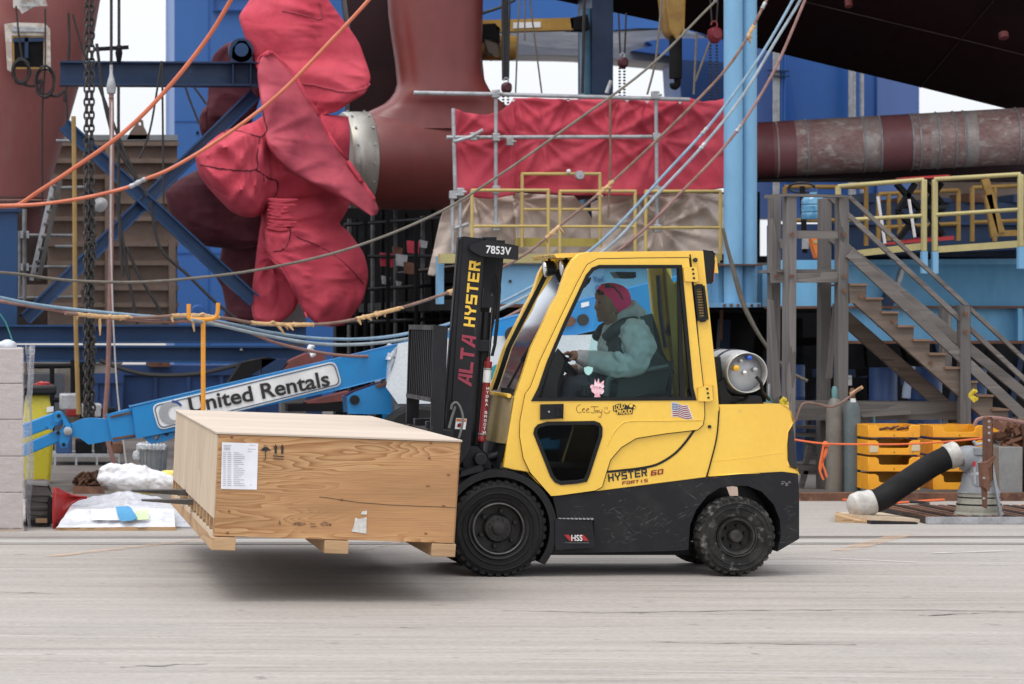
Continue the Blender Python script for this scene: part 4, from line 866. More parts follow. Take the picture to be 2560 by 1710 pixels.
# hood lying on the back
cl.tube([pp(940,640), pp(1040,540), pp(1130,490), pp(1210,560), pp(1270,640)], [.05,.075,.085,.07,.035], 12); cl.tube([pp(1110,440), pp(1150,480), pp(1220,560)], [.03,.06,.05], 10)
cl.tube([pp(900,640)+V((0,-.08,0)), pp(880,690)+V((0,-.08,0))], .04, 8)
ho_ = part(cl, 'hoodie', hoodie, pr, remesh=.0075, smooth_it=2, sharp=180)
tx_ = bpy.data.textures.new('cloth_folds', 'CLOUDS'); tx_.noise_scale = .09; tx_.noise_depth = 1
dm_ = ho_.modifiers.new('d', 'DISPLACE'); dm_.texture = tx_; dm_.strength = .04; dm_.mid_level = .25; dm_.texture_coords = 'LOCAL'
vs_ = MB()
vs_.loft([[pp(x+hw*math.cos(2*math.pi*k/20), y) + V((0, hd*math.sin(2*math.pi*k/20), 0)) for k in range(20)] for y, x, hw, hd in ((760,930,125,.19),(850,900,140,.226),(950,900,145,.23),(1000,905,140,.22))])
for sgn in (-1, 1):
    vs_.tube([pp(760,790)+V((0,.13*sgn,0)), pp(860,690)+V((0,.17*sgn,0)), pp(980,615)+V((0,.17*sgn,0)), pp(1100,590)+V((0,.16*sgn,0)), pp(1200,650)+V((0,.15*sgn,0)), pp(1290,790)+V((0,.13*sgn,0))], [.035,.045,.046,.042,.042,.03], 10)
vs_.loft([[pp(x+hw*math.cos(2*math.pi*k/16), y) + V((0, hd*math.sin(2*math.pi*k/16), 0)) for k in range(16)] for y, x, hw, hd in ((650,1210,60,.15),(800,1240,60,.18),(1000,1230,60,.19),(1150,1200,60,.18))])
part(vs_, 'vest', vestm, pr, remesh=.008, smooth_it=2, sharp=180)
tr = MB()
for sgn in (-1, 1):
    blob(tr, [pp(980,1380)+V((0,.11*sgn,0)), pp(700,1345)+V((0,.13*sgn,0)), pp(360,1360)+V((0,.14*sgn,0))], [.105,.095,.075]); blob(tr, [pp(360,1360)+V((0,.14*sgn,0)), pp(310,1600)+V((0,.14*sgn,0)), pp(265,1850)+V((0,.14*sgn,0))], [.072,.066,.06])
part(tr, 'trousers', denim, pr, remesh=.01, smooth_it=2, sharp=180)
bn_ = MB(); tilt = .24
bp = [(132,955,30),(150,950,115),(190,938,172),(250,924,200),(320,924,210),(390,936,196),(450,962,150),(490,985,105)]
rings = []
for y, x, hw in bp:
    r_ = []
    for k in range(26):
        a = 2*math.pi*k/26; xx = x+hw*math.cos(a)*1.02; yy = y+(xx-940)*tilt+ (18 if y > 400 else 0)
        r_.append(V((pp(xx, yy).x, dp+min(hw*.72, 136)*SX*1.02*math.sin(a), pp(xx, yy).z)))
    rings.append(r_)
bn_.loft(rings); part(bn_, 'beanie', pinkm, pr, smooth_it=1, sub=1, sharp=180)
q = MB()
for sgn in (-1, 1): q.tube([pp(800,170)+V((0,.10*sgn,0)), pp(870,185)+V((0,.137*sgn,0)), pp(940,260)+V((0,.143*sgn,0)), pp(975,330)+V((0,.14*sgn,0))], .006, 6)
q.ball(pp(825,165)+V((0,-.06,0)), .024, 10, sc=(1,1.3,.7)); q.ball(pp(825,165)+V((0,.06,0)), .024, 10, sc=(1,1.3,.7)); q.tube([pp(815,165)+V((0,-.06,0)), pp(815,165)+V((0,.06,0))], .005, 6); part(q, 'sunglasses', M_['black'], pr)
q = MB()
for k in range(14): q.ball(pp(735+random.uniform(-22,40), 245+random.uniform(-35,30))+V((0,random.uniform(-.07,.07),0)), .014, 6)
part(q, 'hair', mat('dark_hair', (.02,.012,.009), .7), pr)
q = MB()
for sgn in (-1, 1): q.ball(pp(738,365)+V((0,.042*sgn,0)), .011, 10)
part(q, 'eye', mat('eye_white', (.45,.42,.40), .3, c2=(.05,.03,.02), lo=.4, hi=.45, sc=60), pr)
q = MB()
for x, y in ((880,495),(912,510)): q.ball(pp(x, y)+V((0,-.108,0)), .006, 8)
part(q, 'earring', M_['chrome'], pr)
# ------------------------------------------------------------------ yard behind: materials
M_['hull'] = mat('faded_red_hull_paint', (.33,.118,.108), .55, c2=(.275,.092,.085), sc=.7, c3=(.34,.16,.145), lo3=.6, hi3=.8, sc3=2.5, st=(1,1,.4), fine=.06, fsc=14)
M_['strut'] = mat('red_antifouling_paint', (.175,.036,.032), .42, c2=(.14,.028,.025), sc=.8, c3=(.2,.05,.042), lo3=.62, hi3=.85, sc3=2, st=(1,1,.5), fine=.08, fsc=10)
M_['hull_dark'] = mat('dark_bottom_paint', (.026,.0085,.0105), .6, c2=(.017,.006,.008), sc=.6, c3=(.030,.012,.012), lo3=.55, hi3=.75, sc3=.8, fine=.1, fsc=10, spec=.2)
M_['cloth'] = mat('red_canvas', (.53,.056,.088), .85, crease=.16, c2=(.45,.042,.07), sc=1.2, fine=.07, fsc=60, bump=.5, bsc=5, bdist=.06, c3=(.33,.045,.068), lo3=.62, hi3=.8, sc3=1.3)
M_['maroon_shade_cloth'] = mat('maroon_shade_canvas', (.075,.008,.018), .85, crease=.14, c2=(.05,.005,.013), sc=1.5, fine=.1, fsc=60, bump=.5, bsc=5, bdist=.05)  # far blade covers: red canvas with their shade painted in; also seam thread
M_['cloth_pale'] = mat('sun_bleached_canvas', (.45,.066,.098), .85, crease=.10, c2=(.26,.033,.054), sc=1.1, lo=.4, hi=.65, fine=.07, fsc=60, bump=.5, bsc=6, bdist=.04)
M_['navy'] = mat('navy_steel', (.011,.032,.085), .45, spec=.35, c2=(.008,.025,.07), sc=1.5, c3=(.05,.08,.13), lo3=.68, hi3=.85, sc3=4, fine=.08)
M_['beam_blue'] = mat('blue_beam_paint', (.013,.05,.135), .42, spec=.35, c2=(.010,.04,.11), sc=1.2, c3=(.05,.09,.15), lo3=.68, hi3=.85, sc3=3, fine=.08)
M_['tower'] = mat('crane_blue', (.038,.135,.40), .5, c2=(.032,.118,.36), sc=.25, st=(1,1,.25), fine=.04, fsc=3)
M_['tower2'] = mat('deep_crane_blue', (.018,.095,.34), .5, c2=(.015,.08,.29), sc=.3, st=(1,1,.25), fine=.04, fsc=3)
M_['tower3'] = mat('dull_crane_blue', (.075,.14,.36), .5, c2=(.065,.125,.32), sc=.3, st=(1,1,.2), fine=.05, fsc=3)
M_['sky_blue'] = mat('light_blue_paint', (.185,.39,.59), .45, c2=(.15,.34,.54), sc=.9, c3=(.22,.30,.33), lo3=.66, hi3=.82, sc3=2.2, st=(1,1,.35), fine=.06, fsc=12)
M_['girder_blue'] = mat('weathered_light_blue_paint', (.15,.40,.64), .5, c2=(.11,.33,.55), sc=.8, c3=(.16,.12,.08), lo3=.67, hi3=.8, sc3=2.6, st=(1,1,.3), fine=.08, fsc=12)
M_['brown'] = mat('brown_steel', (.225,.165,.132), .7, c2=(.17,.122,.097), sc=.9, c3=(.24,.18,.14), lo3=.6, hi3=.75, sc3=2, fine=.1, fsc=9)
M_['rust'] = mat('rusted_steel', (.14,.06,.032), .8, c2=(.09,.042,.028), sc=4, c3=(.2,.10,.055), lo3=.6, hi3=.75, sc3=7, fine=.2)
M_['black_shade'] = mat('black_shade_steel', (.007,.007,.008), .8, c2=(.004,.004,.005), sc=1, c3=(.02,.024,.034), lo3=.6, hi3=.75, sc3=1.6, fine=.2, spec=.2)  # black steel; also carries painted shade below the decks and in openings
M_['tan'] = mat('tan_tarpaulin', (.60,.50,.43), .5, crease=.28, c2=(.47,.385,.325), sc=1.2, fine=.05, bump=.5, bsc=5, bdist=.05)
M_['rail'] = mat('rail_yellow', (.52,.38,.125), .5, c2=(.45,.34,.13), sc=3, c3=(.36,.28,.12), lo3=.62, hi3=.75, sc3=6, fine=.1)
M_['rail_pale'] = mat('pale_yellow_paint', (.44,.375,.165), .5, c2=(.38,.32,.145), sc=2, c3=(.50,.36,.20), lo3=.64, hi3=.8, sc3=4, fine=.08)
M_['ochre'] = mat('ochre_paint', (.30,.17,.03), .55, c2=(.22,.12,.025), sc=4, fine=.15)
M_['timber'] = wood('weathered_grey_timber', (.175,.162,.155), (.10,.091,.087), (4,4,.35), 1.4, 6, vary=.3)
M_['timber_h'] = wood('weathered_grey_plank', (.20,.182,.168), (.115,.102,.095), (.35,4,4), 1.4, 6, vary=.3)
M_['rope_brown'] = mat('brown_cable', (.20,.115,.085), .7, c2=(.15,.085,.065), sc=8, fine=.2)
M_['rope_grey'] = mat('olive_grey_cable', (.145,.125,.095), .6, c2=(.12,.10,.08), sc=6, fine=.2)
M_['rope_blue'] = mat('blue_grey_cable', (.20,.30,.39), .55, c2=(.16,.25,.33), sc=6, fine=.15)
M_['rope_grey2'] = mat('grey_cable', (.25,.30,.33), .55, c2=(.2,.24,.27), sc=6, fine=.15)
M_['rope_pink'] = mat('dusty_pink_hose', (.27,.145,.125), .6, c2=(.22,.11,.095), sc=6, fine=.15)
M_['hose_orange'] = mat('orange_hose', (.55,.145,.068), .45, c2=(.48,.12,.06), sc=5, fine=.1)
M_['fray'] = mat('frayed_hemp', (.55,.36,.19), .9, c2=(.45,.27,.12), sc=20, fine=.2)
M_['orange'] = mat('orange_paint', (.72,.30,.02), .45, c2=(.66,.26,.02), sc=5, fine=.06)
M_['cable'] = mat('black_cable', (.018,.016,.017), .6, fine=.1)
M_['container'] = mat('blue_container_paint', (.020,.06,.19), .5, c2=(.016,.05,.15), sc=.8, c3=(.06,.09,.17), lo3=.66, hi3=.8, sc3=3, fine=.08)
def T(o, kind=None): o['kind'] = kind; return o
# ------------------------------------------------------------------ hulls
h1 = thing('ship_hull', 'tapered faded red ship hull end with a square opening at the upper left', 'ship', P(120,520,37))
ed = zA((720,-160),(690,0),(650,230),(600,370),(545,590),(490,780),(430,990),(370,1180),(335,1370))
rings = []
for u, v in ed:
    p = P(u, v, 37.5); rings.append([V((p.x-2.6*(1-math.cos(R(a))), 37.5-1.5*math.sin(R(a)), p.z)) for a in range(0, 91, 9)]+[V((p.x-6, 36.0, p.z)), V((p.x-6, 42, p.z)), V((p.x-.6, 42, p.z)), V((p.x-.1, 39, p.z))])
part(MB().loft(rings), 'plating', M_['hull'], h1, sharp=60)
dw = 35.98
q = MB().plate(zA((30,165),(110,155),(310,160),(345,200),(350,470),(345,500),(300,470),(305,245),(80,245),(85,500),(50,480),(35,240)), dw-.04, .05); part(q, 'scraped_frame', mat('scraped_white_primer', (.55,.51,.46), .7, c2=(.40,.33,.28), sc=7, lo=.5, hi=.6), h1)
q = MB().plate(zA((80,245),(306,245),(306,475),(88,475)), dw-.03, .02, [zA((96,258),(298,258),(298,462),(100,462))]); part(q, 'opening_rim', M_['ochre'], h1)
q = MB().plate(zA((88,250),(304,250),(304,470),(92,470)), dw-.02, .01); part(q, 'opening_shade_panel', M_['black_shade'], h1)  # flat near-black panel paints the unlit inside of the opening
q = MB().plate(zA((170,255),(195,255),(195,400),(170,400)), dw-.05, .03); q.plate(zA((90,262),(300,255),(300,285),(90,290)), dw-.05, .03); part(q, 'inner_frame', M_['navy'], h1)
q = MB().plate(zA((80,180),(310,192),(310,220),(80,215)), dw-.07, .02); part(q, 'steel_bar', M_['galv'], h1)
q = MB().plate(zA((90,-40),(300,-30),(330,40),(240,45),(150,95),(130,60),(90,50)), dw-.04, .04); part(q, 'scraped_patch', mat('pale_primer', (.50,.48,.45), .7, c2=(.34,.27,.24), sc=8, lo=.5, hi=.6), h1)
q = MB().plate(zA((-20,1370),(325,1370),(325,1378),(-20,1378)), dw-.05, .02); part(q, 'weld_line', mat('pale_weld', (.33,.16,.13), .6), h1)
q = MB().plate(zA((140,-20),(260,-20),(258,45),(142,42)), dw-.08, .02, [zA((150,-10),(250,-10),(248,35),(152,33))]); part(q, 'hatch_ring', M_['galv'], h1)
q = MB().plate(zA((180,1430),(330,1440),(320,1620),(180,1600)), 37.4, 1.2); part(q, 'keel_block', mat('dark_red_paint_shade', (.09,.02,.02), .6), h1)
# big hull over the yard
h2 = thing('ship_hull', 'huge dark maroon ship bottom sloping over the yard at the upper right', 'ship', P(2200,100,40))
A_ = [(1290,-25),(1380,-2),(1672,60),(1810,100),(2050,158),(2300,218),(2516,272),(2640,303)]
low = [P(u, v, 37) for u, v in A_]; hi_ = [p+V((.3, -9.5, 5.2)) for p in low]; mid_ = [p+V((.1, -3.5, 1.3)) for p in low]
back = [P(u, v-60, 50) for u, v in A_]; btop = [p+V((0, 0, 6)) for p in back]; ftop = [V((p.x, p.y, low[-1].z+9.5)) for p in hi_]
n = len(low); q = MB(); sec = [[back[i], low[i], mid_[i], hi_[i], ftop[i], btop[i]] for i in range(n)]
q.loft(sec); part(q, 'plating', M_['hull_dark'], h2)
M_['hull_seam'] = mat('worn_hull_weld', (.032,.013,.014), .6)
for t0_ in (.42,): part(MB().tube([l_.lerp(m_, t0_)+V((0,-.01,-.004)) for l_, m_ in zip(low, mid_)], .009, 6), 'plate_seam', M_['hull_seam'], h2)
for i_ in (3,5): part(MB().tube([low[i_]+V((0,-.01,-.006)), mid_[i_]+V((0,0,-.008)), hi_[i_]+V((0,0,-.008))], .009, 6), 'plate_seam', M_['hull_seam'], h2)
part(MB().add([low[4].lerp(mid_[4],.1)+V((0,0,-.02)), low[4].lerp(mid_[4],.1)+V((1.1,0,-.27)), mid_[4].lerp(hi_[4],.25)+V((1.2,0,-.27)), mid_[4].lerp(hi_[4],.25)+V((.1,0,-.02))], [(0,1,2,3)]), 'primer_patch', mat('brown_primer', (.035,.022,.018), .7, c2=(.022,.013,.012)), h2) if False else None
q = MB().plate(zE((860,60),(880,0),(840,-20),(620,400),(560,420),(540,400)), 35.6, .02) if False else MB().add([P(2215,20,34.2)+V((0,-.0,0)),P(2235,25,34.2),P(2160,150,36.4),P(2110,140,36.4)], [(0,1,2,3)])
part(MB().lathe([(.05,0),(.05,.1)], P(2120,0,33.5), (0,-.4,-1), 10), 'drain_plug', M_['strut'], h2)
part(MB().lathe([(.06,0),(.06,.08)], P(2508,82,32.8), (0,-.4,-1), 10), 'drain_plug', M_['strut'], h2)
# ------------------------------------------------------------------ shaft strut, boss, rudder
s1 = thing('shaft_bracket', 'dark red shaft bracket flaring into a round boss behind the covered propeller', 'ship bracket', P(1060,420,35))
rings = []
for y, l, r_, dep in ((-80,25,675,.42),(100,35,674,.42),(300,62,668,.42),(420,80,664,.42),(500,88,668,.43),(570,95,690,.45),(630,78,722,.47),(680,40,770,.49),(715,0,815,.455),(745,-60,860,.445),(775,-120,910,.44),(840,-200,1000,.455),(900,-230,1050,.5)):
    (ul, v_), (ur, _) = zC((l, y), (r_, y)); a = P(ul, v_, 35); b = P(ur, v_, 35); c = (a+b)/2; hw = (b.x-a.x)/2
    rings.append([V((c.x+hw*math.copysign(abs(math.cos(t))**.6, math.cos(t)), 35+dep*math.copysign(abs(math.sin(t))**.8, math.sin(t)), c.z)) for t in [2*math.pi*k/28 for k in range(28)]])
part(MB().loft(rings), 'strut', M_['strut'], s1, sharp=60)
bc = P(918,400,35.0); xe = P(1500,400,35.4)
q = MB().lathe([(.60,-.02),(.665,.0),(.69,.12),(.70,.5),(.70,1.2),(.66,2.4),(.55,3.2),(.3,3.3)], bc, xe-bc, 56); part(q, 'boss', M_['strut'], s1)
q = MB().lathe([(.60,-.37),(.655,-.365),(.672,-.34),(.675,-.02),(.66,.0)], bc, xe-bc, 56); rg = part(q, 'ring', mat('polished_ring_steel', (.42,.41,.375), .42, .6, c2=(.36,.34,.30), sc=2.5, st=(3,.6,.6), c3=(.25,.24,.22), lo3=.6, hi3=.72, sc3=3), s1)
for k in range(16):
    a = R(22.5*k+8)
    for off in (-.30, -.06):
        if math.sin(a) > -.35 or True:
            ax_v = (xe-bc).normalized(); e1 = ax_v.orthogonal().normalized(); e2 = ax_v.cross(e1); rad = e1*math.cos(a)+e2*math.sin(a)
            if rad.y < .3: part(MB().lathe([(.018,0),(.018,.03),(.001,.03)], bc+ax_v*off+rad*.665, rad, 8), 'ring_bolt', M_['galv'], s1)
r1 = thing('rudder', 'near black rudder plate between the covered propeller and the red strut', 'rudder', P(900,200,37))
q = MB().plate(zB((1270,-140),(1600,-140),(1625,200),(1660,600),(1640,640),(1560,705),(1480,752),(1380,765),(1305,760),(1308,200)), 36.6, .5); part(q, 'blade', M_['hull_dark'], r1, bevel=.06)
q = MB().tube([P(*zB((1585,-100))[0],36.4), P(*zB((1650,600))[0],36.4)], .03, 8); part(q, 'hinge_rod', M_['strut'], r1)
# ------------------------------------------------------------------ propeller under red covers
from mathutils.bvhtree import BVHTree
CV = []; BV = []
pr2 = thing('propeller', 'huge ship propeller wrapped in red canvas covers with creased seams', 'propeller', P(680,420,33))
def blade(name, secs, m, dfn, thick, fold=.05, seed=0, n=44, par=pr2, flat=.45, pins=()):
    'secs: (uL,vL,uR,vR) edge pairs in photo pixels; dfn: (dL, dR); pins: (u, v, strength) ties the folds radiate from'
    fine = []; k = len(secs); S_ = 8
    for i in range(k-1):
        p0, p1, p2, p3 = [tuple(secs[max(0, min(k-1, j))])+tuple(dfn[max(0, min(k-1, j))]) for j in (i-1, i, i+1, i+2)]
        for s in range(S_):
            t = s/S_; fine.append([.65*(.5*((2*b)+(c-a)*t+(2*a-5*b+4*c-d)*t*t+(d+3*b-a-3*c)*t**3))+.35*(b*(1-t)+c*t) for a, b, c, d in zip(p0, p1, p2, p3)])
    fine.append(list(secs[-1])+list(dfn[-1])); rings = []
    for i, (ul, vl, ur, vr, dl, dr_) in enumerate(fine):
        a, b = P(ul, vl, dl), P(ur, vr, dr_); c = (a+b)/2; h = (b-a)/2; w_ = min(1, .25+4*min(i, len(fine)-1-i)/len(fine)); ring = []
        for j in range(n):
            t = 2*math.pi*j/n; x = math.cos(t); s_ = math.sin(t)
            x = math.copysign(abs(x)**.8, x)
            p = c+h*x+V((0, math.copysign(abs(s_)**flat, s_)*thick*w_, 0))
            o = NZ.noise(V((p.x*1.7+seed, p.z*1.7, seed*3.1)))*fold*1.1
            r1_ = 1-abs(NZ.noise(V((p.x*1.6+p.z*1.9+seed, p.z*.8-p.x*.7, 4.4)))); r2_ = 1-abs(NZ.noise(V((p.x*2.9-p.z*1.2+seed*2, p.z*1.7+p.x, 9.4))))
            o -= (r1_**5)*fold*.55+(r2_**7)*fold*.4
            u_ = U0+p.x*F/p.y; v_ = V0-(p.z-CH)*F/p.y
            for pu, pv, ps in pins:
                q_ = math.hypot(u_-pu, v_-pv)/70; an = math.atan2(v_-pv, u_-pu); o -= ((.5+.5*math.cos(an*9+seed+.8*math.sin(an*3)))**4)*ps*min(1, q_*2)*math.exp(-q_*.55)
            p += V((0, o*(1 if s_ <= 0 else .3)*(1-.75*abs(x)**3), 0)); ring.append(p)
        rings.append(ring)
    CV.append((MB().loft(rings).v, MB().loft(rings).f)); return part(MB().loft(rings), name, m, par, sharp=75)
def seam(pts, d, m='maroon_shade_cloth', r_=.011, par=pr2):
    'a sewn seam laid on the cover surface'
    if not BV: BV.extend(BVHTree.FromPolygons(v, f) for v, f in CV)
    W3 = []
    for u, v in curve(pts, 8):
        o = V((0, 0, CH)); dr = (P(u, v, 33)-o).normalized(); hits = [b.ray_cast(o, dr)[0] for b in BV]; hits = [h for h in hits if h is not None]
        h = min(hits, key=lambda q: q.y) if hits else P(u, v, d)
        if abs(h.y-d) > .9: h = P(u, v, d)
        W3.append(h-dr*r_*.35+V((0,0,random.uniform(-.006,.006))))
    return part(MB().tube(W3, r_, 6), 'seam', M_[m], par)
J = lambda z, l: [tuple(z((a, b))[0])+tuple(z((c, d))[0]) for a, b, c, d in l]
b1 = blade('blade_cover', J(zB, [(660,-160,1080,-160),(620,-10,1150,-10),(545,112,1235,110),(570,210,1310,210),(600,310,1372,310),(640,420,1415,430),(680,500,1446,540),(720,580,1410,640),(800,680,1300,710),(900,760,1225,762),(980,800,1110,800)]), M_['cloth'],
    [(33.3,32.9)]*3+[(33.2,32.9)]*3+[(33.0,32.8)]*5, .15, .09, 1, pins=((780,290,.05),(925,200,.06),(800,40,.05)))
b2 = blade('blade_cover', J(zB, [(735,362,782,362),(690,410,815,400),(670,500,920,505),(680,600,985,600),(695,700,1040,700),(705,800,1090,800),(715,900,1145,900),(740,1000,1210,1000),(800,1090,1270,1090),(900,1180,1312,1160),(1040,1260,1360,1220),(1170,1320,1420,1300),(1300,1390,1475,1375),(1390,1445,1502,1440),(1450,1482,1488,1478)]), M_['cloth_pale'],
    [(32.4,32.6)]*4+[(32.2,32.6)]*3+[(32.1,32.5)]*4+[(32.2,32.5)]*4, .13, .05, 5, flat=.6, pins=((660,340,.06),(700,450,.06)))
b3 = blade('blade_cover', J(zB2, [(850,-330,1270,-350),(780,-230,1300,-220),(740,-120,1300,-130),(725,-60,1260,-50),(735,0,1235,0),(720,60,1300,60),(735,190,1390,190),(790,280,1418,280),(850,350,1428,350),(895,420,1418,420),(950,520,1392,520),(1000,620,1330,620),(1070,680,1270,690),(1140,705,1200,705)]), M_['cloth'],
    [(32.75,33.0)]*2+[(32.5,33.0)]*3+[(32.3,32.9)]*5+[(32.4,32.8)]*4, .18, .10, 9, pins=((690,560,.09),(690,630,.07),(890,700,.05)))
b4 = blade('blade_cover', J(zB2, [(690,-150,820,-150),(700,-40,800,-40),(685,60,800,60),(668,190,830,190),(655,300,860,300),(640,400,930,400),(634,500,955,500),(632,570,930,580),(642,640,870,645),(670,690,800,695),(695,722,740,722)]), M_['cloth'],
    [(33.0,33.0)]*11, .18, .08, 12, pins=((680,640,.08),))
hubc = blade('hub_cover', [tuple(zB((x, a))[0])+tuple(zB((x+sk, b))[0]) for x, a, b, sk in ((248,1078,1100,4),(268,1045,1200,8),(330,985,1290,10),(420,915,1390,10),(480,890,1450,10),(560,868,1490,10),(640,840,1495,10),(740,780,1450,0),(860,770,1420,0),(1000,780,1400,0),(1150,790,1380,0),(1290,800,1330,0))], M_['cloth'],
    [(32.4,32.4)]*6+[(32.6,32.6)]+[(32.95,32.95)]*5, .55, .12, 17, flat=.7, pins=((655,335,.10),(640,425,.10),(665,525,.10),(495,400,.07)))
b5 = blade('blade_cover', J(zB, [(230,1180,400,1130),(130,1235,520,1200),(60,1300,640,1300),(40,1330,680,1380),(55,1420,700,1450),(90,1500,720,1520),(140,1580,720,1600),(210,1645,700,1650),(300,1690,680,1690),(420,1705,600,1712)]), M_['maroon_shade_cloth'], [(34.0,33.6)]*10, .25, .08, 21)
b6 = blade('blade_cover', J(zB2, [(560,-120,740,-120),(480,20,740,0),(430,150,740,90),(420,200,740,200),(395,300,720,300),(380,350,720,350),(425,430,720,430),(440,500,720,500),(455,580,700,580),(440,640,690,650),(455,665,680,690),(520,690,640,700)]), M_['maroon_shade_cloth'], [(34.3,34.0)]*12, .18, .08, 23)
b7 = blade('blade_cover', J(zB, [(500,285,600,262),(440,310,640,290),(375,370,660,340),(350,430,690,430),(335,560,700,560),(330,660,690,660),(318,760,660,760),(310,860,620,860),(300,945,560,960)]), M_['maroon_shade_cloth'], [(34.6,34.6)]*9, .2, .06, 25)
b8 = blade('blade_cover', J(zB, [(300,740,325,735),(275,800,325,800),(270,860,330,870),(285,930,320,950)]), M_['maroon_shade_cloth'], [(34.2,34.2)]*4, .1, .03, 27)
seam(zB((840,75),(960,95),(1095,130),(1110,90),(1095,20)), 32.66, 'cloth_pale'); seam(zB((965,575),(1080,590),(1180,615),(1280,632),(1400,612),(1440,580)), 32.62, 'cloth_pale', .014)
seam(zB((670,430),(690,400),(730,372),(765,365),(830,420),(920,515),(1010,670),(1100,810),(1190,980),(1290,1110),(1400,1270),(1470,1370)), 32.35, 'cloth', .03)
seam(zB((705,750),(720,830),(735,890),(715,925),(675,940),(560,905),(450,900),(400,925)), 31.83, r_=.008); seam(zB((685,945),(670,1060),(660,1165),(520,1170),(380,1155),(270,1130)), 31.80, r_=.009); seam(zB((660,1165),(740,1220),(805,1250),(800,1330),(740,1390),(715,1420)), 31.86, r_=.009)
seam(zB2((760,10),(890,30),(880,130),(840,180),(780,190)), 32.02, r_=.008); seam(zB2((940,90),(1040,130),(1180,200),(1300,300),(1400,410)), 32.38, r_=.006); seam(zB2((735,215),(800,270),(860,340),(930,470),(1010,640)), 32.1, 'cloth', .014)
for k in range(9):       # gathered folds where the lower cover is tied
    y_ = 1370+k*24; a = zB((740+random.uniform(-10,10), y_),(820, y_+random.uniform(5,25)),(900+random.uniform(-20,60), y_+random.uniform(0,20)))
    part(MB().tube([P(u, v, 32.18+.03*random.random()) for u, v in curve(a, 4)], [.004,.02,.03,.035,.035,.03,.024,.014,.004][:len(curve(a, 4))] if len(curve(a,4)) == 9 else .02, 6), 'cloth_fold', M_['cloth'], pr2)
# ------------------------------------------------------------------ cradle of blue steel in front of the propeller
def steel(name, label, cat, grp=None): return label
def ib(name, a, b, d, h, w_, label, m='beam_blue', d2=None, grp='blue steel cradle beams', stiff=0):
    pa, pb = P(*a, d), P(*b, d2 or d); t = thing(name, label, 'beam', (pa+pb)/2, grp)
    mb = MB(); up = V((0,0,1)) if abs((pb-pa).normalized().z) < .9 else V((1,0,0)); d_ = (pb-pa).normalized(); sd_ = d_.cross(V((0,1,0))).normalized(); upv = sd_ if sd_.z > 0 else -sd_
    part(MB().beam(pa+upv*(h/2-.012), pb+upv*(h/2-.012), w_, .024, upv), 'flange', M_[m], t); part(MB().beam(pa-upv*(h/2-.012), pb-upv*(h/2-.012), w_, .024, upv), 'flange', M_[m], t)
    part(MB().beam(pa, pb, .02, h-.05, upv), 'web', M_[m], t)
    for k in range(stiff):
        s = (k+.5)/stiff; c = pa.lerp(pb, s); part(MB().beam(c-upv*(h/2-.025), c+upv*(h/2-.025), .02, w_*.9, V((0,1,0))), 'stiffener', M_[m], t)
    return t
S_ = lambda px_, d: px_/F*d
t = ib('steel_beam', (150,185), (648,187), 33.2, S_(60,33.2), .3, 'dark navy horizontal beam behind the propeller blades', 'navy')
for x in (1598, 1720): part(MB().box(P(*zA((x,440))[0],33.05).x, P(*zA((x+8,440))[0],33.05).x, 33.04, 33.18, P(0,213,33.1).z, P(0,158,33.1).z), 'stiffener', M_['navy'], t)
c = P(*zA((1655,350))[0], 33.1); part(MB().lathe([(.16,-.1),(.16,.1)], c, (0,1,0), 24), 'bearing', M_['navy'], t); part(MB().lathe([(.09,-.14),(.09,.0),(.05,0),(.05,-.12)], c, (0,1,0), 20), 'bearing_cap', M_['beam_blue'], t); part(MB().plate(zA((1590,430),(1600,330),(1640,280),(1690,280),(1730,340),(1740,430)), 33.0, .1), 'bearing_bracket', M_['navy'], t)
ib('steel_brace', zA((1750,650))[0], zA2((170,960))[0], 33.3, S_(34,33.3), .22, 'blue diagonal brace rising to the right towards the propeller', d2=32.6)
ib('steel_brace', zA((440,860))[0], zA2((1745,830))[0], 32.9, S_(34,33), .22, 'blue diagonal brace falling to the right in front of the brown bulkhead')
ib('steel_beam', (-40,835), (765,835), 32.0, S_(46,32), .3, 'upper of the two long blue beams behind the boom lift')
t = ib('steel_beam', (-40,883), (760,886), 31.7, S_(42,31.7), .3, 'lower of the two long blue beams behind the boom lift', 'beam_blue')
part(MB().plate(zA2((1648,1172),(1658,1148),(1672,1172)), 31.6, .005), 'arrow_mark', M_['white'], t)
c = MB(); x0, x1 = P(-20,0,32.3).x, P(44,0,32.3).x; c.box(x0, x1, 32.3, 32.9, P(0,840,32.3).z, P(0,520,32.3).z); cl_ = thing('steel_column', 'wide blue column at the left edge under the red hull', 'column', (0,32.6,P(0,840,32.3).z)); part(c, 'shaft', M_['beam_blue'], cl_, bevel=.01); part(MB().box(x0-.1, x1+.06, 32.25, 32.95, P(0,530,32.3).z, P(0,522,32.3).z), 'cap_plate', M_['navy'], cl_)
x0, x1 = P(705,0,34.6).x, P(765,0,34.6).x; q = MB().box(x0, x1, 34.6, 35, 0, P(0,740,34.6).z); single(q, 'support_post', mat('grey_post_paint', (.20,.19,.19), .7), 'grey square post under the wrapped propeller', 'post')
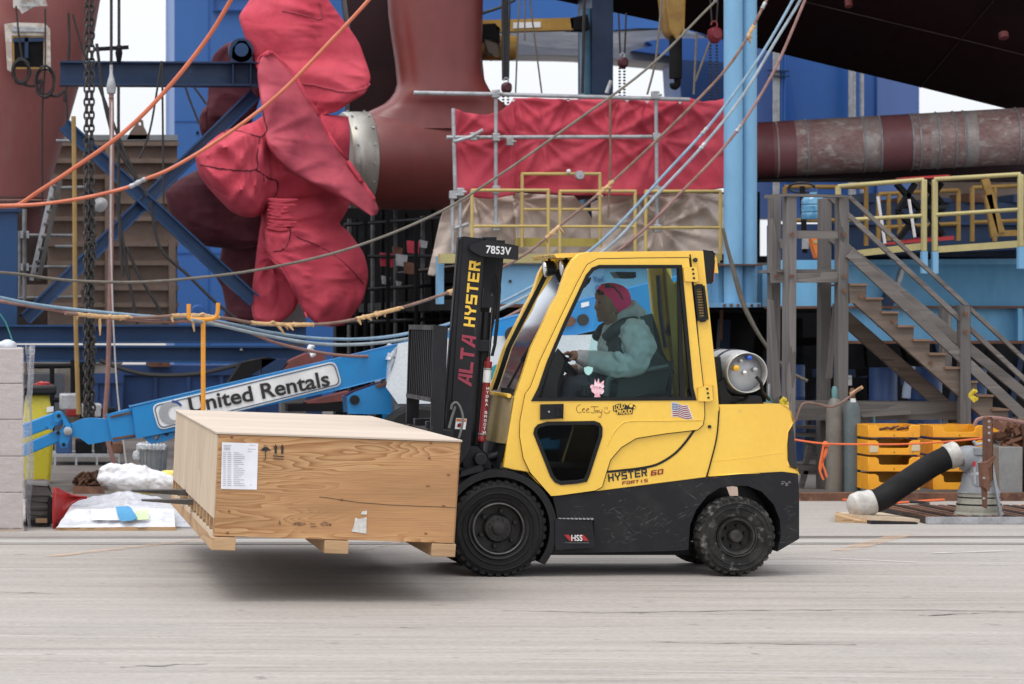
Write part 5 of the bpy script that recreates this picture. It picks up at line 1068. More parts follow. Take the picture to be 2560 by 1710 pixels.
# ------------------------------------------------------------------ brown ribbed bulkhead
bk = thing('ribbed_bulkhead', 'brown steel bulkhead with horizontal ribs and a lifting eye on top', 'bulkhead', P(300,800,44))
part(MB().box(P(36,0,44.6).x, P(150,0,44.6).x, 44.6, 45, P(0,830,44).z, P(0,330,44).z), 'side_plate', mat('shadowed_brown_steel', (.045,.03,.026), .8, c2=(.03,.02,.018), sc=2), bk); x0, x1 = P(120,0,44).x, P(443,0,44).x; zb0, zb1 = P(0,830,44).z, P(0,352,44).z  # side plate continues the bulkhead, with the shade under the hull painted in
part(MB().box(x0, x1, 44, 44.3, zb0, zb1), 'plate', M_['brown'], bk)
for v_ in (358,401,441,503,546,610,657,720,762):
    z_ = P(0, v_, 43.8).z; part(MB().box(x0-.02, x1+.02, 43.88, 44.0, z_-.04, z_+.04), 'rib', M_['brown'], bk)
for u_ in (272, 432): part(MB().box(P(u_,0,43.7).x-.06, P(u_,0,43.7).x+.06, 43.80, 43.98, zb0, P(0,600 if u_ > 400 else 360,44).z), 'stiffener', M_['brown'], bk)
q = MB().plate(zA((870,960),(900,900),(930,860),(940,825),(965,815),(985,830),(990,870),(1010,910),(1030,960)), 43.9, .12, [zA((955,838),(972,838),(972,862),(955,862))]); part(q, 'lifting_eye', M_['brown'], bk)
q = MB().box(x0, x1, 43.9, 45.5, P(0,352,44).z, P(0,338,44).z); part(q, 'top_flange', mat('pale_weathered_steel', (.25,.27,.29), .6), bk)
# ------------------------------------------------------------------ blue crane towers, far gantry
tw = thing('crane_tower', 'broad bright blue crane leg behind the wrapped propeller', 'crane', P(640,800,55))
part(MB().box(P(436,0,55).x, P(880,0,55).x, 55, 58, 0, P(0,-260,55).z), 'leg_plate', M_['tower'], tw)
for z_ in (3.2, 6.1, 8.9): part(MB().box(P(436,0,55).x, P(880,0,55).x, 54.985, 55, z_, z_+.03), 'plate_seam', M_['tower2'], tw)
for u_ in (520, 700): part(MB().box(P(u_,0,55).x, P(u_,0,55).x+.03, 54.985, 55, 0, 12), 'plate_seam', M_['tower2'], tw)
part(MB().plate(zA((1465,-60),(1900,-60),(1900,72),(1465,72)), 54.9, .08, [zA((1472,-50),(1890,-50),(1890,64),(1472,64))]), 'panel_edge', M_['tower2'], tw)
part(MB().lathe([(.14,0),(.16,.02),(.14,.04)], P(495,780,54.9), (0,1,0), 20, cap=False), 'ring_mark', M_['tower2'], tw); part(MB().lathe([(.03,0),(.03,.05)], P(494,331,54.95), (0,1,0), 10), 'bolt', M_['black_shade'], tw)
gy = thing('gantry_crane', 'far blue gantry crane with a streaked grey beam across the white sky', 'crane', P(1500,300,62))
q = MB().plate([(1130,-120),(1900,-120),(1900,110),(1680,72),(1600,70),(1500,78),(1390,80),(1205,80),(1130,80)], 62, 2); part(q, 'upper_beam', M_['tower'], gy)
q = MB().plate(zC((560,215),(1200,215),(1390,225),(1720,215),(2050,195),(2200,250),(2200,470),(1900,430),(1400,385),(1260,380),(560,372)), 61.6, 1.5); part(q, 'streaked_beam', mat('streaked_grey_paint', (.22,.23,.26), .6, c2=(.11,.12,.155), sc=.6, st=(.3,1,2.2), c3=(.34,.345,.36), lo3=.55, hi3=.7, sc3=1.2), gy)
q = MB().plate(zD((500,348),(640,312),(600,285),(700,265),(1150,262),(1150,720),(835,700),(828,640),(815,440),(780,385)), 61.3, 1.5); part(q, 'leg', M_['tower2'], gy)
q = MB().plate(zD((815,410),(1140,430),(1140,720),(835,700)), 61.1, .1); part(q, 'leg_shade_plate', mat('leg_shade_blue', (.008,.035,.12), .5), gy)  # darker plate paints shade onto the lower part of the blue leg
rt = thing('crane_tower', 'deep blue crane legs with vertical pipes behind the rusty shaft', 'crane', P(2150,300,58))
part(MB().plate(zE((115,300),(1200,560),(1040,600),(1040,1500),(225,1500),(200,815),(165,600)), 58, 2), 'leg_plate', M_['tower2'], rt)
part(MB().plate(zE((752,400),(1039,400),(1039,1500),(752,1500)), 57.9, .08), 'side_plate', M_['tower3'], rt)
part(MB().plate(zE((-140,300),(130,300),(168,560),(165,830),(165,1500),(-140,1500)), 59, 1), 'inner_leg', M_['tower3'], rt)
for x in (48, 66, 90, 112, 568, 590, 606, 645): part(MB().tube([P(*zE((x,300))[0],57.6), P(*zE((x,1400))[0],57.6)], .05 if x in (48,66,568,590,645) else .03, 8), 'pipe', M_['galv'] if x in (48,66,568,590,645) else M_['tower2'], rt)
for x0_, x1_, y_ in ((0,150,480),(0,150,515)): part(MB().plate(zE((x0_,y_),(x1_,y_+5),(x1_,y_+12),(x0_,y_+8)), 57.5, .1), 'pipe_clamp', M_['navy'], rt)
# ------------------------------------------------------------------ shaft
a, b = P(1880,376,36.2), P(2720,331,35.2)
sh = thing('propeller_shaft', 'long scratched rusty shaft tube with paint bands under the dark hull', 'shaft', a)
ln = (b-a).length; segs = [(0,.062,'old'),(.062,.13,'maroon'),(.13,.33,'grey'),(.33,.385,'pale'),(.385,.475,'maroon'),(.475,.53,'grey'),(.53,.56,'pale'),(.56,.63,'grey'),(.63,.67,'pale'),(.67,.86,'grey'),(.86,1,'pale')]
sm = {'maroon': mat('maroon_shaft_paint', (.235,.095,.098), .45, c2=(.20,.075,.08), sc=2, fine=.1), 'old': mat('old_maroon_shaft_paint', (.18,.055,.06), .5),
 'grey': mat('scratched_shaft_steel', (.38,.27,.25), .5, .1, c2=(.29,.16,.15), sc=2.2, st=(1,1,2), c3=(.5,.43,.38), lo3=.56, hi3=.66, sc3=6, fine=.3, fsc=16), 'pale': mat('pale_grey_shaft_coat', (.42,.37,.345), .45, .1, c2=(.31,.20,.185), sc=3, c3=(.52,.48,.44), lo3=.58, hi3=.68, sc3=8, fine=.2)}
for s0, s1_, m in segs:
    part(MB().lathe([(.40,0),(.40,(s1_-s0)*ln)], a.lerp(b, s0), b-a, 48, cap=False), 'band', sm[m], sh)
for s0 in (.075,.165,.335,.385,.478,.50,.555,.605,.635,.79,.84): part(MB().lathe([(.401,-.012),(.412,-.006),(.412,.006),(.401,.012)], a.lerp(b, s0), b-a, 48, cap=False), 'collar', M_['galv'] if s0 > .1 else sm['pale'], sh)
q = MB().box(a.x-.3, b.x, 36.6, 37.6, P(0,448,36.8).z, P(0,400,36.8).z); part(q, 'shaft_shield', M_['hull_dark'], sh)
# ------------------------------------------------------------------ steelwork under the ship and platforms, its shade painted near black
M_['pipe_dark'] = mat('dull_grey_pipe', (.10,.10,.105), .5, .2, c2=(.06,.06,.062), sc=6)
dk = thing('dock_structure', 'near-black steelwork with shade painted in, filling the space beneath the platforms', 'steelwork', (12,44,0))
part(MB().box(P(840,0,45).x, P(1900,0,45).x, 45, 45.4, 0, P(0,480,45).z), 'back_wall', M_['black_shade'], dk); part(MB().box(P(1900,0,45).x, P(2800,0,45).x, 45, 45.4, 0, P(0,640,45).z), 'back_wall', M_['black_shade'], dk)
part(MB().box(P(1150,0,30.9).x, P(2800,0,30.9).x, 30.9, 45, P(0,775,30.9).z, P(0,768,30.9).z+.1), 'deck_soffit', M_['black_shade'], dk)
for k in range(13):
    u_ = 1560+k*85+random.uniform(-20,20); d_ = random.uniform(33,41); part(MB().beam(P(u_,780,d_)-V((0,0,.1)), V((P(u_,0,d_).x+random.uniform(-.6,.6), d_, 0)), random.uniform(.08,.2), .15, (0,1,0)), 'leg', M_['black_shade'] if k % 3 else M_['navy'], dk)
for k in range(8):
    u_ = 1700+k*110; v_ = random.uniform(800,960); d_ = random.uniform(33,38); part(MB().beam(P(u_,v_,d_), P(u_+random.uniform(60,160),v_+random.uniform(-10,70),d_), .04, .12), 'brace', M_['beam_blue'] if k % 2 else M_['black_shade'], dk)
for k in range(12):
    u_ = 868+k*21+random.uniform(-6,6); d_ = random.uniform(33.5,38); part(MB().tube([P(u_,500+random.uniform(0,60),d_), V((P(u_,0,d_).x, d_, .2))], .028, 7), 'standing_pipe', M_['pipe_dark'] if k % 3 == 0 else M_['black_shade'], dk)
for v_ in (560, 640, 720, 800): part(MB().tube([P(860,v_+random.uniform(-9,9),34.5), P(1150,v_+random.uniform(-20,9),34.5)], .025, 7), 'cross_pipe', M_['frame_black'], dk)
for k in range(8):
    u_ = random.uniform(900,1090); v_ = random.uniform(540,720); w_ = random.uniform(12,34); part(MB().plate([(u_,v_),(u_+w_,v_+4),(u_+w_-3,v_+w_*1.1),(u_+2,v_+w_)], random.uniform(33.6,35), .1), 'hung_cloth' if k % 2 else 'junction_box', M_['cloth'] if k % 4 == 1 else (M_['galv'] if k % 2 == 0 else M_['rust']), dk)
# light blue platform with columns
pf = thing('work_platform', 'light blue steel platform front with a cream kick plate behind the forklift cab', 'platform', (P(1500,0,30.5).x, 31, P(0,765,30.5).z))
bx = lambda u0_, u1_, v0_, v1_, d0, d1, mb=None: (mb or MB()).box(P(u0_,0,d0).x, P(u1_,0,d0).x, d0, d1, P(0,v1_,d0).z, P(0,v0_,d0).z)
part(bx(1180,1940,662,762,30.5,30.9), 'fascia', M_['sky_blue'], pf); part(bx(1100,1800,634,658,30.45,30.6), 'kick_plate', M_['rail_pale'], pf); part(bx(1175,1945,760,768,30.35,31.2), 'bottom_flange', M_['rust'], pf); part(bx(1175,1945,657,661,30.4,36), 'deck', M_['timber_h'], pf)
for u_ in (1796, 1906): part(bx(u_,u_+11,662,767,30.2,30.5), 'stiffener', M_['sky_blue'], pf)
part(bx(1096,1110,640,760,30.7,30.9), 'stiffener', M_['sky_blue'], pf)
q = MB()
for u_, v_ in ((1276,703),): q.lathe([(.018,0),(.018,.02)], P(u_,v_,30.48), (0,1,0), 10)
part(q, 'drain_hole', M_['ink'], pf)
q = strokes(lambda *p: [(x, y) for x, y in p], [[(1483,693),(1493,693)],[(1488,693),(1488,704)],[(1499,696),(1495,700),(1499,704),(1503,700),(1499,696)],[(1506,690),(1506,698),(1510,702)],[(1489,716),(1491,730)],[(1489,716),(1497,714),(1498,722),(1491,724),(1500,730)],[(1502,722),(1502,732)],[(1502,722),(1508,722),(1507,728),(1503,728)]], 30.48, .007); part(q, 'chalk_writing', mat('chalk_blue', (.05,.15,.33), .8), pf)
cl2 = thing('twin_column', 'light blue twin tube column rising beside the red tarpaulin', 'column', P(1855,765,30.1))
for u_, r_ in ((1833,23),(1876,22)): c = P(u_, 766, 30.0); part(MB().lathe([(S_(r_,30),0),(S_(r_,30),P(0,-120,30).z-c.z)], c+V((0,.1 if u_ > 1850 else 0,0)), (0,0,1), 32), 'tube', M_['sky_blue'], cl2)
for k_ in range(6): part(MB().lathe([(.018,0),(.018,.02)], P(1812+k_*17, 763, 29.68), (0,1,0), 6), 'bolt', M_['rust'], cl2)
part(bx(1806,1902,757,768,29.7,30.4), 'base_plate', M_['sky_blue'], cl2); part(bx(1800,1908,660,664,29.8,30.3), 'collar_plate', M_['rust'], cl2)
# platform on the right
gp = thing('girder_platform', 'weathered light blue plate girder platform carrying yellow guardrails', 'platform', (P(2330,0,29).x, 30, P(0,855,29).z))
part(bx(1950,2760,650,767,29.2,29.6), 'upper_web', M_['girder_blue'], gp); part(bx(2118,2760,771,852,29.15,29.5), 'lower_web', M_['girder_blue'], gp); part(bx(1950,2760,765,771,29.0,29.6), 'middle_flange', M_['rust'], gp); part(bx(2110,2760,852,859,28.9,29.6), 'bottom_flange', M_['rust'], gp)
q = MB().hexa([P(2090,662,29.1),P(2760,660,28.6),P(2760,660,29.3),P(2090,662,29.5),P(2090,650,29.1),P(2760,645,28.6),P(2760,645,29.3),P(2090,650,29.5)]); part(q, 'top_flange', M_['girder_blue'], gp)
part(MB().plate(zE2((880,870),(920,740),(945,745),(905,880)), 28.95, .1), 'web_stiffener', M_['galv'], gp); part(MB().plate(zE2((780,1020),(830,860),(905,890),(850,1030)), 29.05, .1), 'web_stiffener', M_['navy'], gp); part(bx(2545,2556,771,852,28.98,29.1), 'web_stiffener', M_['girder_blue'], gp)
part(MB().hexa([P(2122,644,28.7),P(2306,624,28.3),P(2306,624,28.4),P(2122,644,28.8),P(2122,628,28.7),P(2306,607,28.3),P(2306,607,28.4),P(2122,628,28.8)]), 'kick_plate', M_['rail_pale'], gp); part(MB().hexa([P(2338,632,28.2),P(2700,608,27.6),P(2700,608,27.7),P(2338,632,28.3),P(2338,616,28.2),P(2700,590,27.6),P(2700,590,27.7),P(2338,616,28.3)]), 'kick_plate', M_['rail_pale'], gp)
part(MB().hexa([P(2100,642,28.7),P(2700,618,27.9),P(2700,618,34),P(2100,642,34),P(2100,638,28.7),P(2700,612,27.9),P(2700,612,34),P(2100,638,34)]), 'deck', M_['navy'], gp)
# ------------------------------------------------------------------ scaffold and tarpaulins
def tarp(name, label, top, bot, d, m, cat, group=None, amp=.05, seed=0, nu=90, nv=40, pins=(), hang=0.0):
    def lerp(l, s):
        x = s*(len(l)-1); i = min(int(x), len(l)-2); f = x-i; return (l[i][0]*(1-f)+l[i+1][0]*f, l[i][1]*(1-f)+l[i+1][1]*f)
    def fn(s, t):
        a, b = lerp(top, s), lerp(bot, s); u, v = a[0]*(1-t)+b[0]*t, a[1]*(1-t)+b[1]*t; p = P(u, v, d)
        o = NZ.noise(V((p.x*1.1+seed, p.z*.55, seed)))*amp*1.3-((1-abs(NZ.noise(V((p.x*1.2+p.z*1.2+seed, p.z*.5-p.x*.35, seed+3)))))**4)*amp*.75-((1-abs(NZ.noise(V((p.x*1.0-p.z*1.1, p.z*.6+p.x*.35, seed+7)))))**4)*amp*.75
        for pu, pv in pins:      # folds radiating from ties
            r_ = math.hypot(u-pu, v-pv)/90; an = math.atan2(v-pv, u-pu); o -= ((.5+.5*math.cos(an*10+seed))**3)*amp*1.1*math.exp(-r_*.6)*min(1, r_*2)
        return p+V((0, o, 0))
    mb = MB().grid(fn, nu, nv)
    o = single(mb, name, m, label, cat, group, sharp=180)
    sd_ = o.modifiers.new('s', 'SOLIDIFY'); sd_.thickness = .008
    return o
tarp('tarpaulin', 'red tarpaulin with a sagging top edge beside the shaft bracket', zC((478,748),(540,775),(620,790),(700,792),(790,768),(850,725),(884,684)), zC((490,1345),(560,1350),(640,1362),(720,1370),(780,1362),(840,1350),(900,1340)), 31.0, M_['cloth'], 'tarpaulin', 'tarpaulins on the scaffold', .055, 2, 70, 40, [(1138,345),(1280,345)])
tarp('tarpaulin', 'long creased red tarpaulin tied below the top scaffold pipe', zC((880,678),(1040,680),(1240,690))+zD((280,690),(450,690),(600,700),(720,695),(880,680),(960,705),(1060,698),(1122,680)), zC((880,1300),(1100,1330),(1300,1345))+zD((200,1345),(420,1350),(560,1348),(700,1330),(860,1320),(1000,1312),(1060,1305),(1135,1292)), 31.1, M_['cloth'], 'tarpaulin', 'tarpaulins on the scaffold', .05, 5, 190, 50, [(1290,247),(1545,250),(1610,255),(1420,250),(1350,345),(1520,345),(1640,350),(1290,470),(1700,250)])
tarp('tarpaulin', 'crumpled tan tarpaulin hanging at the left end of the yellow rails', zC2((395,350),(470,300),(560,260),(700,250),(900,225)), zC2((300,790),(340,800),(480,640),(700,655),(930,640)), 31.6, M_['tan'], 'tarpaulin', 'tan tarpaulins behind the rails', .09, 11, 70, 40, [(1180,490)])
tarp('tarpaulin', 'tan tarpaulin sheet in the middle behind the tall yellow rail', zC2((880,225),(1100,240),(1230,250),(1290,250),(1370,330),(1420,400)), zC2((900,660),(1100,660),(1230,660),(1350,660),(1380,660),(1430,660)), 31.5, M_['tan'], 'tarpaulin', 'tan tarpaulins behind the rails', .08, 13, 70, 40, [(1300,500)])
tarp('tarpaulin', 'tan tarpaulin with bright creases hung next to the twin blue column', zD2((200,300),(330,235),(520,245),(700,235),(1000,235),(1110,240)), zD2((200,660),(350,650),(550,650),(700,650),(1000,650),(1105,650)), 31.45, M_['tan'], 'tarpaulin', 'tan tarpaulins behind the rails', .10, 17, 90, 44, [(1640,570),(1720,490),(1590,490)])
sf = thing('scaffold', 'grey pipe scaffold holding the red tarpaulins', 'scaffold', P(1400,650,30.8))
def pipe(pts, d, r_, par, nm, m, caps=True): return part(MB().tube([P(u, v, d) for u, v in pts], r_, 10), nm, m, par)
for pts in (zC((205,638),(750,648))+zD((890,685)), zC((430,945))+zD((660,940)), zC((770,640))+zC2((768,480)), zD((660,640))+zD2((668,470)), zC((476,745),(490,1310)), zC((1530,640),(1562,555)), zC2((470,235),(475,640)), zC2((522,215),(527,640)), zC2((480,470),(580,440))):
    pipe(pts, 30.8, .024 if len(pts) < 3 else .026, sf, 'scaffold_pipe', M_['galv'])
pipe(zC((480,975),(600,940),(680,895)), 30.6, .022, sf, 'scaffold_pipe', M_['galv'])
for z_, l in ((zC, ((770,645),(770,945),(865,975),(615,940))), (zD, ((655,655),(662,942))), (zC2, ((770,205),(770,460),(475,240),(525,220))), (zD2, ((668,210),(668,470)))):
    for x, y in l:
        c = P(*z_((x, y))[0], 30.74); m = MB().box(c.x-.045, c.x+.045, c.y-.04, c.y+.04, c.z-.05, c.z+.05); m.lathe([(.018,-.03),(.018,.03)], c+V((.045,-.03,0)), (1,0,0), 6); part(m, 'clamp', M_['galv'] if y < 900 else M_['steel'], sf, bevel=.012)
for x, y, z_ in ((890,690,zC),(1265,685,zC),(60,685,zD),(462,693,zD),(600,700,zD),(825,705,zD)): part(MB().plate(z_((x-14,y-5),(x+14,y-5),(x,y+12)), 30.9, .01), 'tie', M_['white'], sf)
# yellow guardrails
def rail(label, z, x0, x1, y0, y1, mid, d, m='rail', grp='yellow guardrails on the platforms', r_=.0205, x0b=None):
    t = thing('guardrail', label, 'guardrail', P(*z(((x0+x1)/2, y1))[0], d), grp)
    part(MB().tube([P(*z((x0, y1))[0], d), P(*z((x0, y0))[0], d)], r_*1.05, 10), 'post', M_[m], t); part(MB().tube([P(*z((x1, y1))[0], d), P(*z((x1, y0))[0], d)], r_*1.05, 10), 'post', M_[m], t)
    part(MB().tube([P(*z((x0-6, y0))[0], d), P(*z((x1+6, y0))[0], d)], r_, 10), 'top_rail', M_[m], t)
    if mid: part(MB().tube([P(*z((x0, mid))[0], d), P(*z((x1, mid))[0], d)], r_*.9, 10), 'middle_rail', M_[m], t)
    return t
rail('yellow guardrail frame nearest the mast, in front of crumpled tan tarpaulin', zC2, 605, 1130, 208, 650, 455, 30.7)
t = rail('tall yellow guardrail frame with a pipe clamp on top, half over red tarpaulin', zC2, 950, 1485, 95, 600, 340, 30.9)
part(MB().plate(zC2((905,535),(1500,540),(1500,595),(905,595)), 30.95, .03), 'kick_plate', mat('mustard_kick_plate', (.42,.33,.07), .6), t); c = P(*zC2((1345,105))[0], 30.85); part(MB().lathe([(.05,-.04),(.06,-.02),(.06,.02),(.03,.04)], c, (0,1,0), 12), 'clamp', M_['galv'], t); c = P(*zC2((1270,78))[0], 30.85); part(MB().ball(c, .03, 8), 'knob', M_['white'], t)
rail('yellow guardrail frame above the cab roof, second from the twin blue column', zC2, 1210, 1728, 215, 650, 458, 30.7)
rail('yellow guardrail frame next to the twin blue column', zD2, 590, 1103, 215, 690, 465, 30.7)
def rail2(label, pts, m='rail_pale', d0=28.6, d1=28.2, low=True):
    'pts: (x0,ytop0,ymid0,ybot0),(x1,...) in zE2'
    (x0,a0,m0,b0),(x1,a1,m1,b1) = pts; Q = lambda x, y, d: P(*zE2((x, y))[0], d)
    t = thing('guardrail', label, 'guardrail', Q((x0+x1)/2, (b0+b1)/2, d0), 'yellow guardrails on the platforms')
    for x, a, b, d in ((x0,a0,b0,d0),(x1,a1,b1,d1)):
        part(MB().beam(Q(x,b,d), Q(x,a,d), .058, .058, (0,1,0)), 'post', M_[m], t, bevel=.012); part(MB().beam(Q(x,b+150,d), Q(x,b-1,d), .062, .062, (0,1,0)), 'post_foot', M_['sky_blue'], t)
    part(MB().tube([Q(x0,a0,d0), Q(x1,a1,d1)], .026, 10), 'top_rail', M_[m], t); part(MB().tube([Q(x0,m0,d0), Q(x1,m1,d1)], .023, 10), 'middle_rail', M_[m], t); return t
rail2('pale yellow guardrail frame in front of the red lift table, nearer the stair', ((482,182,415,640),(1073,135,382,630)))
rail2('pale yellow guardrail frame on the girder platform at the right picture edge', ((1147,133,378,632),(1737,98,340,598)), d0=28.2, d1=27.6)
def rail3(label, xs, y0, y1, mid, d=32, slope=0):
    Q = lambda x, y: P(*zE2((x, y))[0], d); t = thing('guardrail', label, 'guardrail', Q(sum(xs)/len(xs), y1), 'ochre guardrails at the back of the platform'); x0 = xs[0]
    for x in xs: part(MB().tube([Q(x,y1), Q(x,y0+(x-x0)*slope)], .03, 8), 'post', M_['ochre'], t)
    for y in (y0, mid): part(MB().tube([Q(xs[0],y), Q(xs[-1],y+(xs[-1]-x0)*slope)], .028, 8), 'rail', M_['ochre'], t)
    return t
rail3('ochre back guardrail behind the wooden stair top and water jug', (115,675), 185, 590, 415)
rail3('ochre back guardrail behind the red lift table legs', (760,830,905,1310), 235, 555, 465, slope=-.05)
rail3('ochre back guardrail at the right edge behind the pale yellow one', (1405,1560,1800), 190, 560, 430, slope=-.04)
ol = thing('ladder', 'leaning ochre folding ladder on the girder platform', 'ladder', P(*zE2((1560,520))[0], 30))
for a, b in (((1490,130),(1600,500)),((1510,240),(1560,530))): part(MB().beam(P(*zE2(a)[0],30), P(*zE2(b)[0],30), .09, .05, (0,1,0)), 'stile', M_['ochre'], ol)
part(MB().plate(zE2((1570,485),(1761,480),(1761,520),(1580,525)), 30, .2), 'step', M_['ochre'], ol)
# blue machinery and brown wall behind the right platform
mb_ = thing('machinery_housing', 'long dark blue machinery housing behind the yellow guardrails', 'machinery', P(2330,640,34)); part(bx(2110,2800,505,645,34,35), 'housing', M_['navy'], mb_, bevel=.02); part(bx(2110,2800,555,562,33.9,34), 'ledge', M_['beam_blue'], mb_); 
for k in range(5): part(bx(2150+k*95+random.uniform(-20,20),2190+k*95,495-random.uniform(0,14),506,33.9,34.6), 'cover', M_['rust'] if k%2 else M_['navy'], mb_)
part(bx(1950,2110,560,700,34.4,35), 'side_box', M_['container'], mb_)
bw = thing('weathered_wall', 'weathered brown wall with two small square ports under the shaft', 'wall', P(2430,520,44)); part(MB().plate(zE((1040,1100),(1900,1080),(1900,1400),(1040,1400)), 44, .3), 'planking', M_['brown'], bw)
for x in (1160, 1340): part(MB().plate(zE((x-40,1150),(x+42,1150),(x+30,1205),(x-35,1205)), 43.9, .1, [zE((x-30,1162),(x+32,1162),(x+22,1195),(x-26,1195))]), 'port_frame', M_['scr'] if 'scr' in M_ else M_['brown'], bw); part(MB().plate(zE((x-30,1162),(x+32,1162),(x+22,1195),(x-26,1195)), 43.95, .03), 'port', M_['black_shade'], bw)
part(MB().plate(zE((1610,1100),(1800,1100),(1800,1200),(1640,1190)), 43.7, .1), 'red_panel', M_['darkred'], bw)
# red scissor lift table
lt = thing('lift_table', 'red scissor lift table with black crossed legs on the girder platform', 'lift table', P(*zE2((1040,575))[0], 29.5))
Q = lambda x, y, d=29.5: P(*zE2((x, y))[0], d)
part(MB().hexa([Q(920,135,29.2),Q(1250,118,29.2),Q(1250,118,29.9),Q(880,138,29.9),Q(920,120,29.2),Q(1250,100,29.2),Q(1250,100,29.9),Q(880,125,29.9)]), 'table_top', M_['red'], lt); part(MB().hexa([Q(800,585,29.2),Q(1280,548,29.2),Q(1280,548,29.9),Q(1040,552,29.9),Q(800,570,29.2),Q(1280,522,29.2),Q(1280,522,29.9),Q(1040,535,29.9)]), 'base', M_['red'], lt)
for a, b in (((885,165),(1050,345)),((1010,165),(890,350)),((890,350),(1050,520)),((1050,345),(900,540)),((1080,160),(1210,320)),((1190,160),(1080,330)),((1090,340),(1200,520)),((1210,320),(1090,520))): part(MB().beam(Q(*a,29.35 if a[0] < 1060 else 29.7), Q(*b,29.35 if a[0] < 1060 else 29.7), .05, .10, (0,1,0)), 'scissor_arm', M_['black_shade'], lt)
part(MB().beam(Q(880,325,29.5), Q(1225,322,29.5), .03, .04), 'cross_bar', M_['frame_black'], lt)
for a, b in (((755,250),(805,575)),((970,270),(1010,530))): part(MB().tube([Q(*a,29.2), Q(*b,29.2)], .018, 8), 'warning_rod', mat('red_white_rod', (.7,.66,.63), .5), lt)
# water jug, tripod thing
jg = thing('water_jug', 'blue translucent water cooler jug on the stair platform', 'water jug', P(*zE((310,1510))[0], 26.6))
c = P(*zE((310,1508))[0], 26.6); part(MB().lathe([(.001,0),(.115,.0),(.12,.02),(.12,.06),(.112,.07),(.12,.08),(.12,.14),(.112,.15),(.12,.16),(.12,.20),(.09,.25),(.04,.27),(.04,.31),(.001,.31)], c, (0,0,1), 24), 'bottle', mat('jug_blue', (.06,.22,.38), .15, c2=(.12,.3,.45), sc=12, lo=.5, hi=.55, spec=.8), jg)
part(MB().lathe([(.045,.29),(.047,.325),(.001,.33)], c, (0,0,1), 16), 'cap', M_['container'], jg)
vp = thing('pump_stand', 'black stand with a round wheel beside the water jug', 'stand', P(*zE2((240,640))[0], 26.9))
part(MB().tube([P(*zE2((235,180))[0],26.9), P(*zE2((255,640))[0],26.9)], .03, 8), 'post', M_['black_shade'], vp); part(MB().tube([P(*zE2((232+88*math.cos(a), 190+34*math.sin(a)))[0], 26.9+.3*math.sin(a)) for a in [2*math.pi*k/20 for k in range(21)]], .014, 6), 'wheel', M_['cable'], vp); part(MB().tube([P(*zE2((300,250))[0],26.9), P(*zE2((235,300))[0],26.9)], .015, 6), 'arm', M_['cable'], vp); part(bx(2012,2022,592,622,26.8,26.9), 'valve', M_['galv'], vp)
cn = thing('traffic_cone', 'orange cone leaning behind the stair platform posts', 'cone', P(*zE2((340,670))[0], 27.2)); part(MB().plate(zE2((300,535),(360,533),(372,640),(362,675),(345,675)), 27.2, .15), 'cone_body', mat('cone_orange', (.75,.19,.02), .5), cn, bevel=.01); part(MB().plate(zE2((310,555),(362,552),(365,570),(317,573)), 27.19, .02), 'band', M_['rail_pale'], cn)
# ------------------------------------------------------------------ wooden stair and landing
wsr = thing('wooden_stair', 'weathered grey timber landing and stair going down to the right', 'stair', P(2100,1236,25.3))
E = lambda x, y, d: P(*zE2((x, y))[0], d)
for x0, x1, y0, y1, d in ((130,200,240,1760,25.2),(490,560,245,2050,25.2),(25,92,250,1760,25.75),(370,440,262,2060,25.75)):
    b_ = E(x0+(-8 if d < 25.5 else 0),2290,d); m = MB().hexa([V((E(x0-12,0,d).x,d,0)),V((E(x1-12,0,d).x,d,0)),V((E(x1-12,0,d).x,d+.14,0)),V((E(x0-12,0,d).x,d+.14,0)),E(x0,y0,d),E(x1,y0,d),E(x1,y0,d)+V((0,.14,0)),E(x0,y0,d)+V((0,.14,0))]); part(m, 'post', M_['timber'], wsr, bevel=.006)
def pl(pts, d, t, nm, m): return part(MB().plate(zE2(*pts), d, t), nm, M_[m], wsr, bevel=.004)
pl(((195,778),(480,772),(480,842),(195,840)), 25.22, .05, 'beam', 'timber_h'); pl(((25,760),(135,765),(130,842),(25,842)), 25.3, .05, 'beam', 'timber_h'); pl(((80,768),(470,768),(440,735),(70,735)), 25.3, .5, 'landing', 'timber_h') if False else part(MB().box(E(60,0,25.3).x, E(480,0,25.3).x, 25.28, 25.9, E(0,772,25.3).z, E(0,752,25.3).z), 'landing', M_['timber_h'], wsr)
pl(((0,238),(130,232),(520,238),(520,255),(130,248),(0,262)), 25.18, .12, 'hand_rail', 'timber_h'); pl(((200,487),(490,487),(490,537),(200,537)), 25.22, .04, 'middle_rail', 'timber_h'); pl(((90,545),(130,545),(130,605),(90,605)), 25.7, .04, 'middle_rail', 'timber_h')
M_['worn_stair'] = wood('worn_brown_plank', (.215,.17,.14), (.105,.078,.062), (.35,4,4), 1.4, 6, vary=.35)
for k in range(12):
    x = 675+k*108.5; y = 850+k*95.5
    m = MB().box(E(x-118,0,25.2).x, E(x,0,25.2).x, 25.16, 25.75, E(0,y+14,25.2).z, E(0,y,25.2).z); part(m, 'tread', mat('rusty_tread', (.20,.12,.075), .8) if k == 0 else bpy.data.materials['rusty_tread'], wsr)
poly = [(560,850)]
for k in range(12): x = 675+k*108.5; y = 862+k*95.5; poly += [(x-108, y),(x, y)] if k else [(x, y)]
poly += [(1866,2010),(1866,2120),(590,985),(560,985)]
pl(poly, 25.2, .05, 'stringer', 'worn_stair'); pl([(x-40,y+60) for x, y in ((560,985),(600,985),(1866,2100),(1866,2230),(560,1080))], 25.7, .05, 'stringer', 'worn_stair')
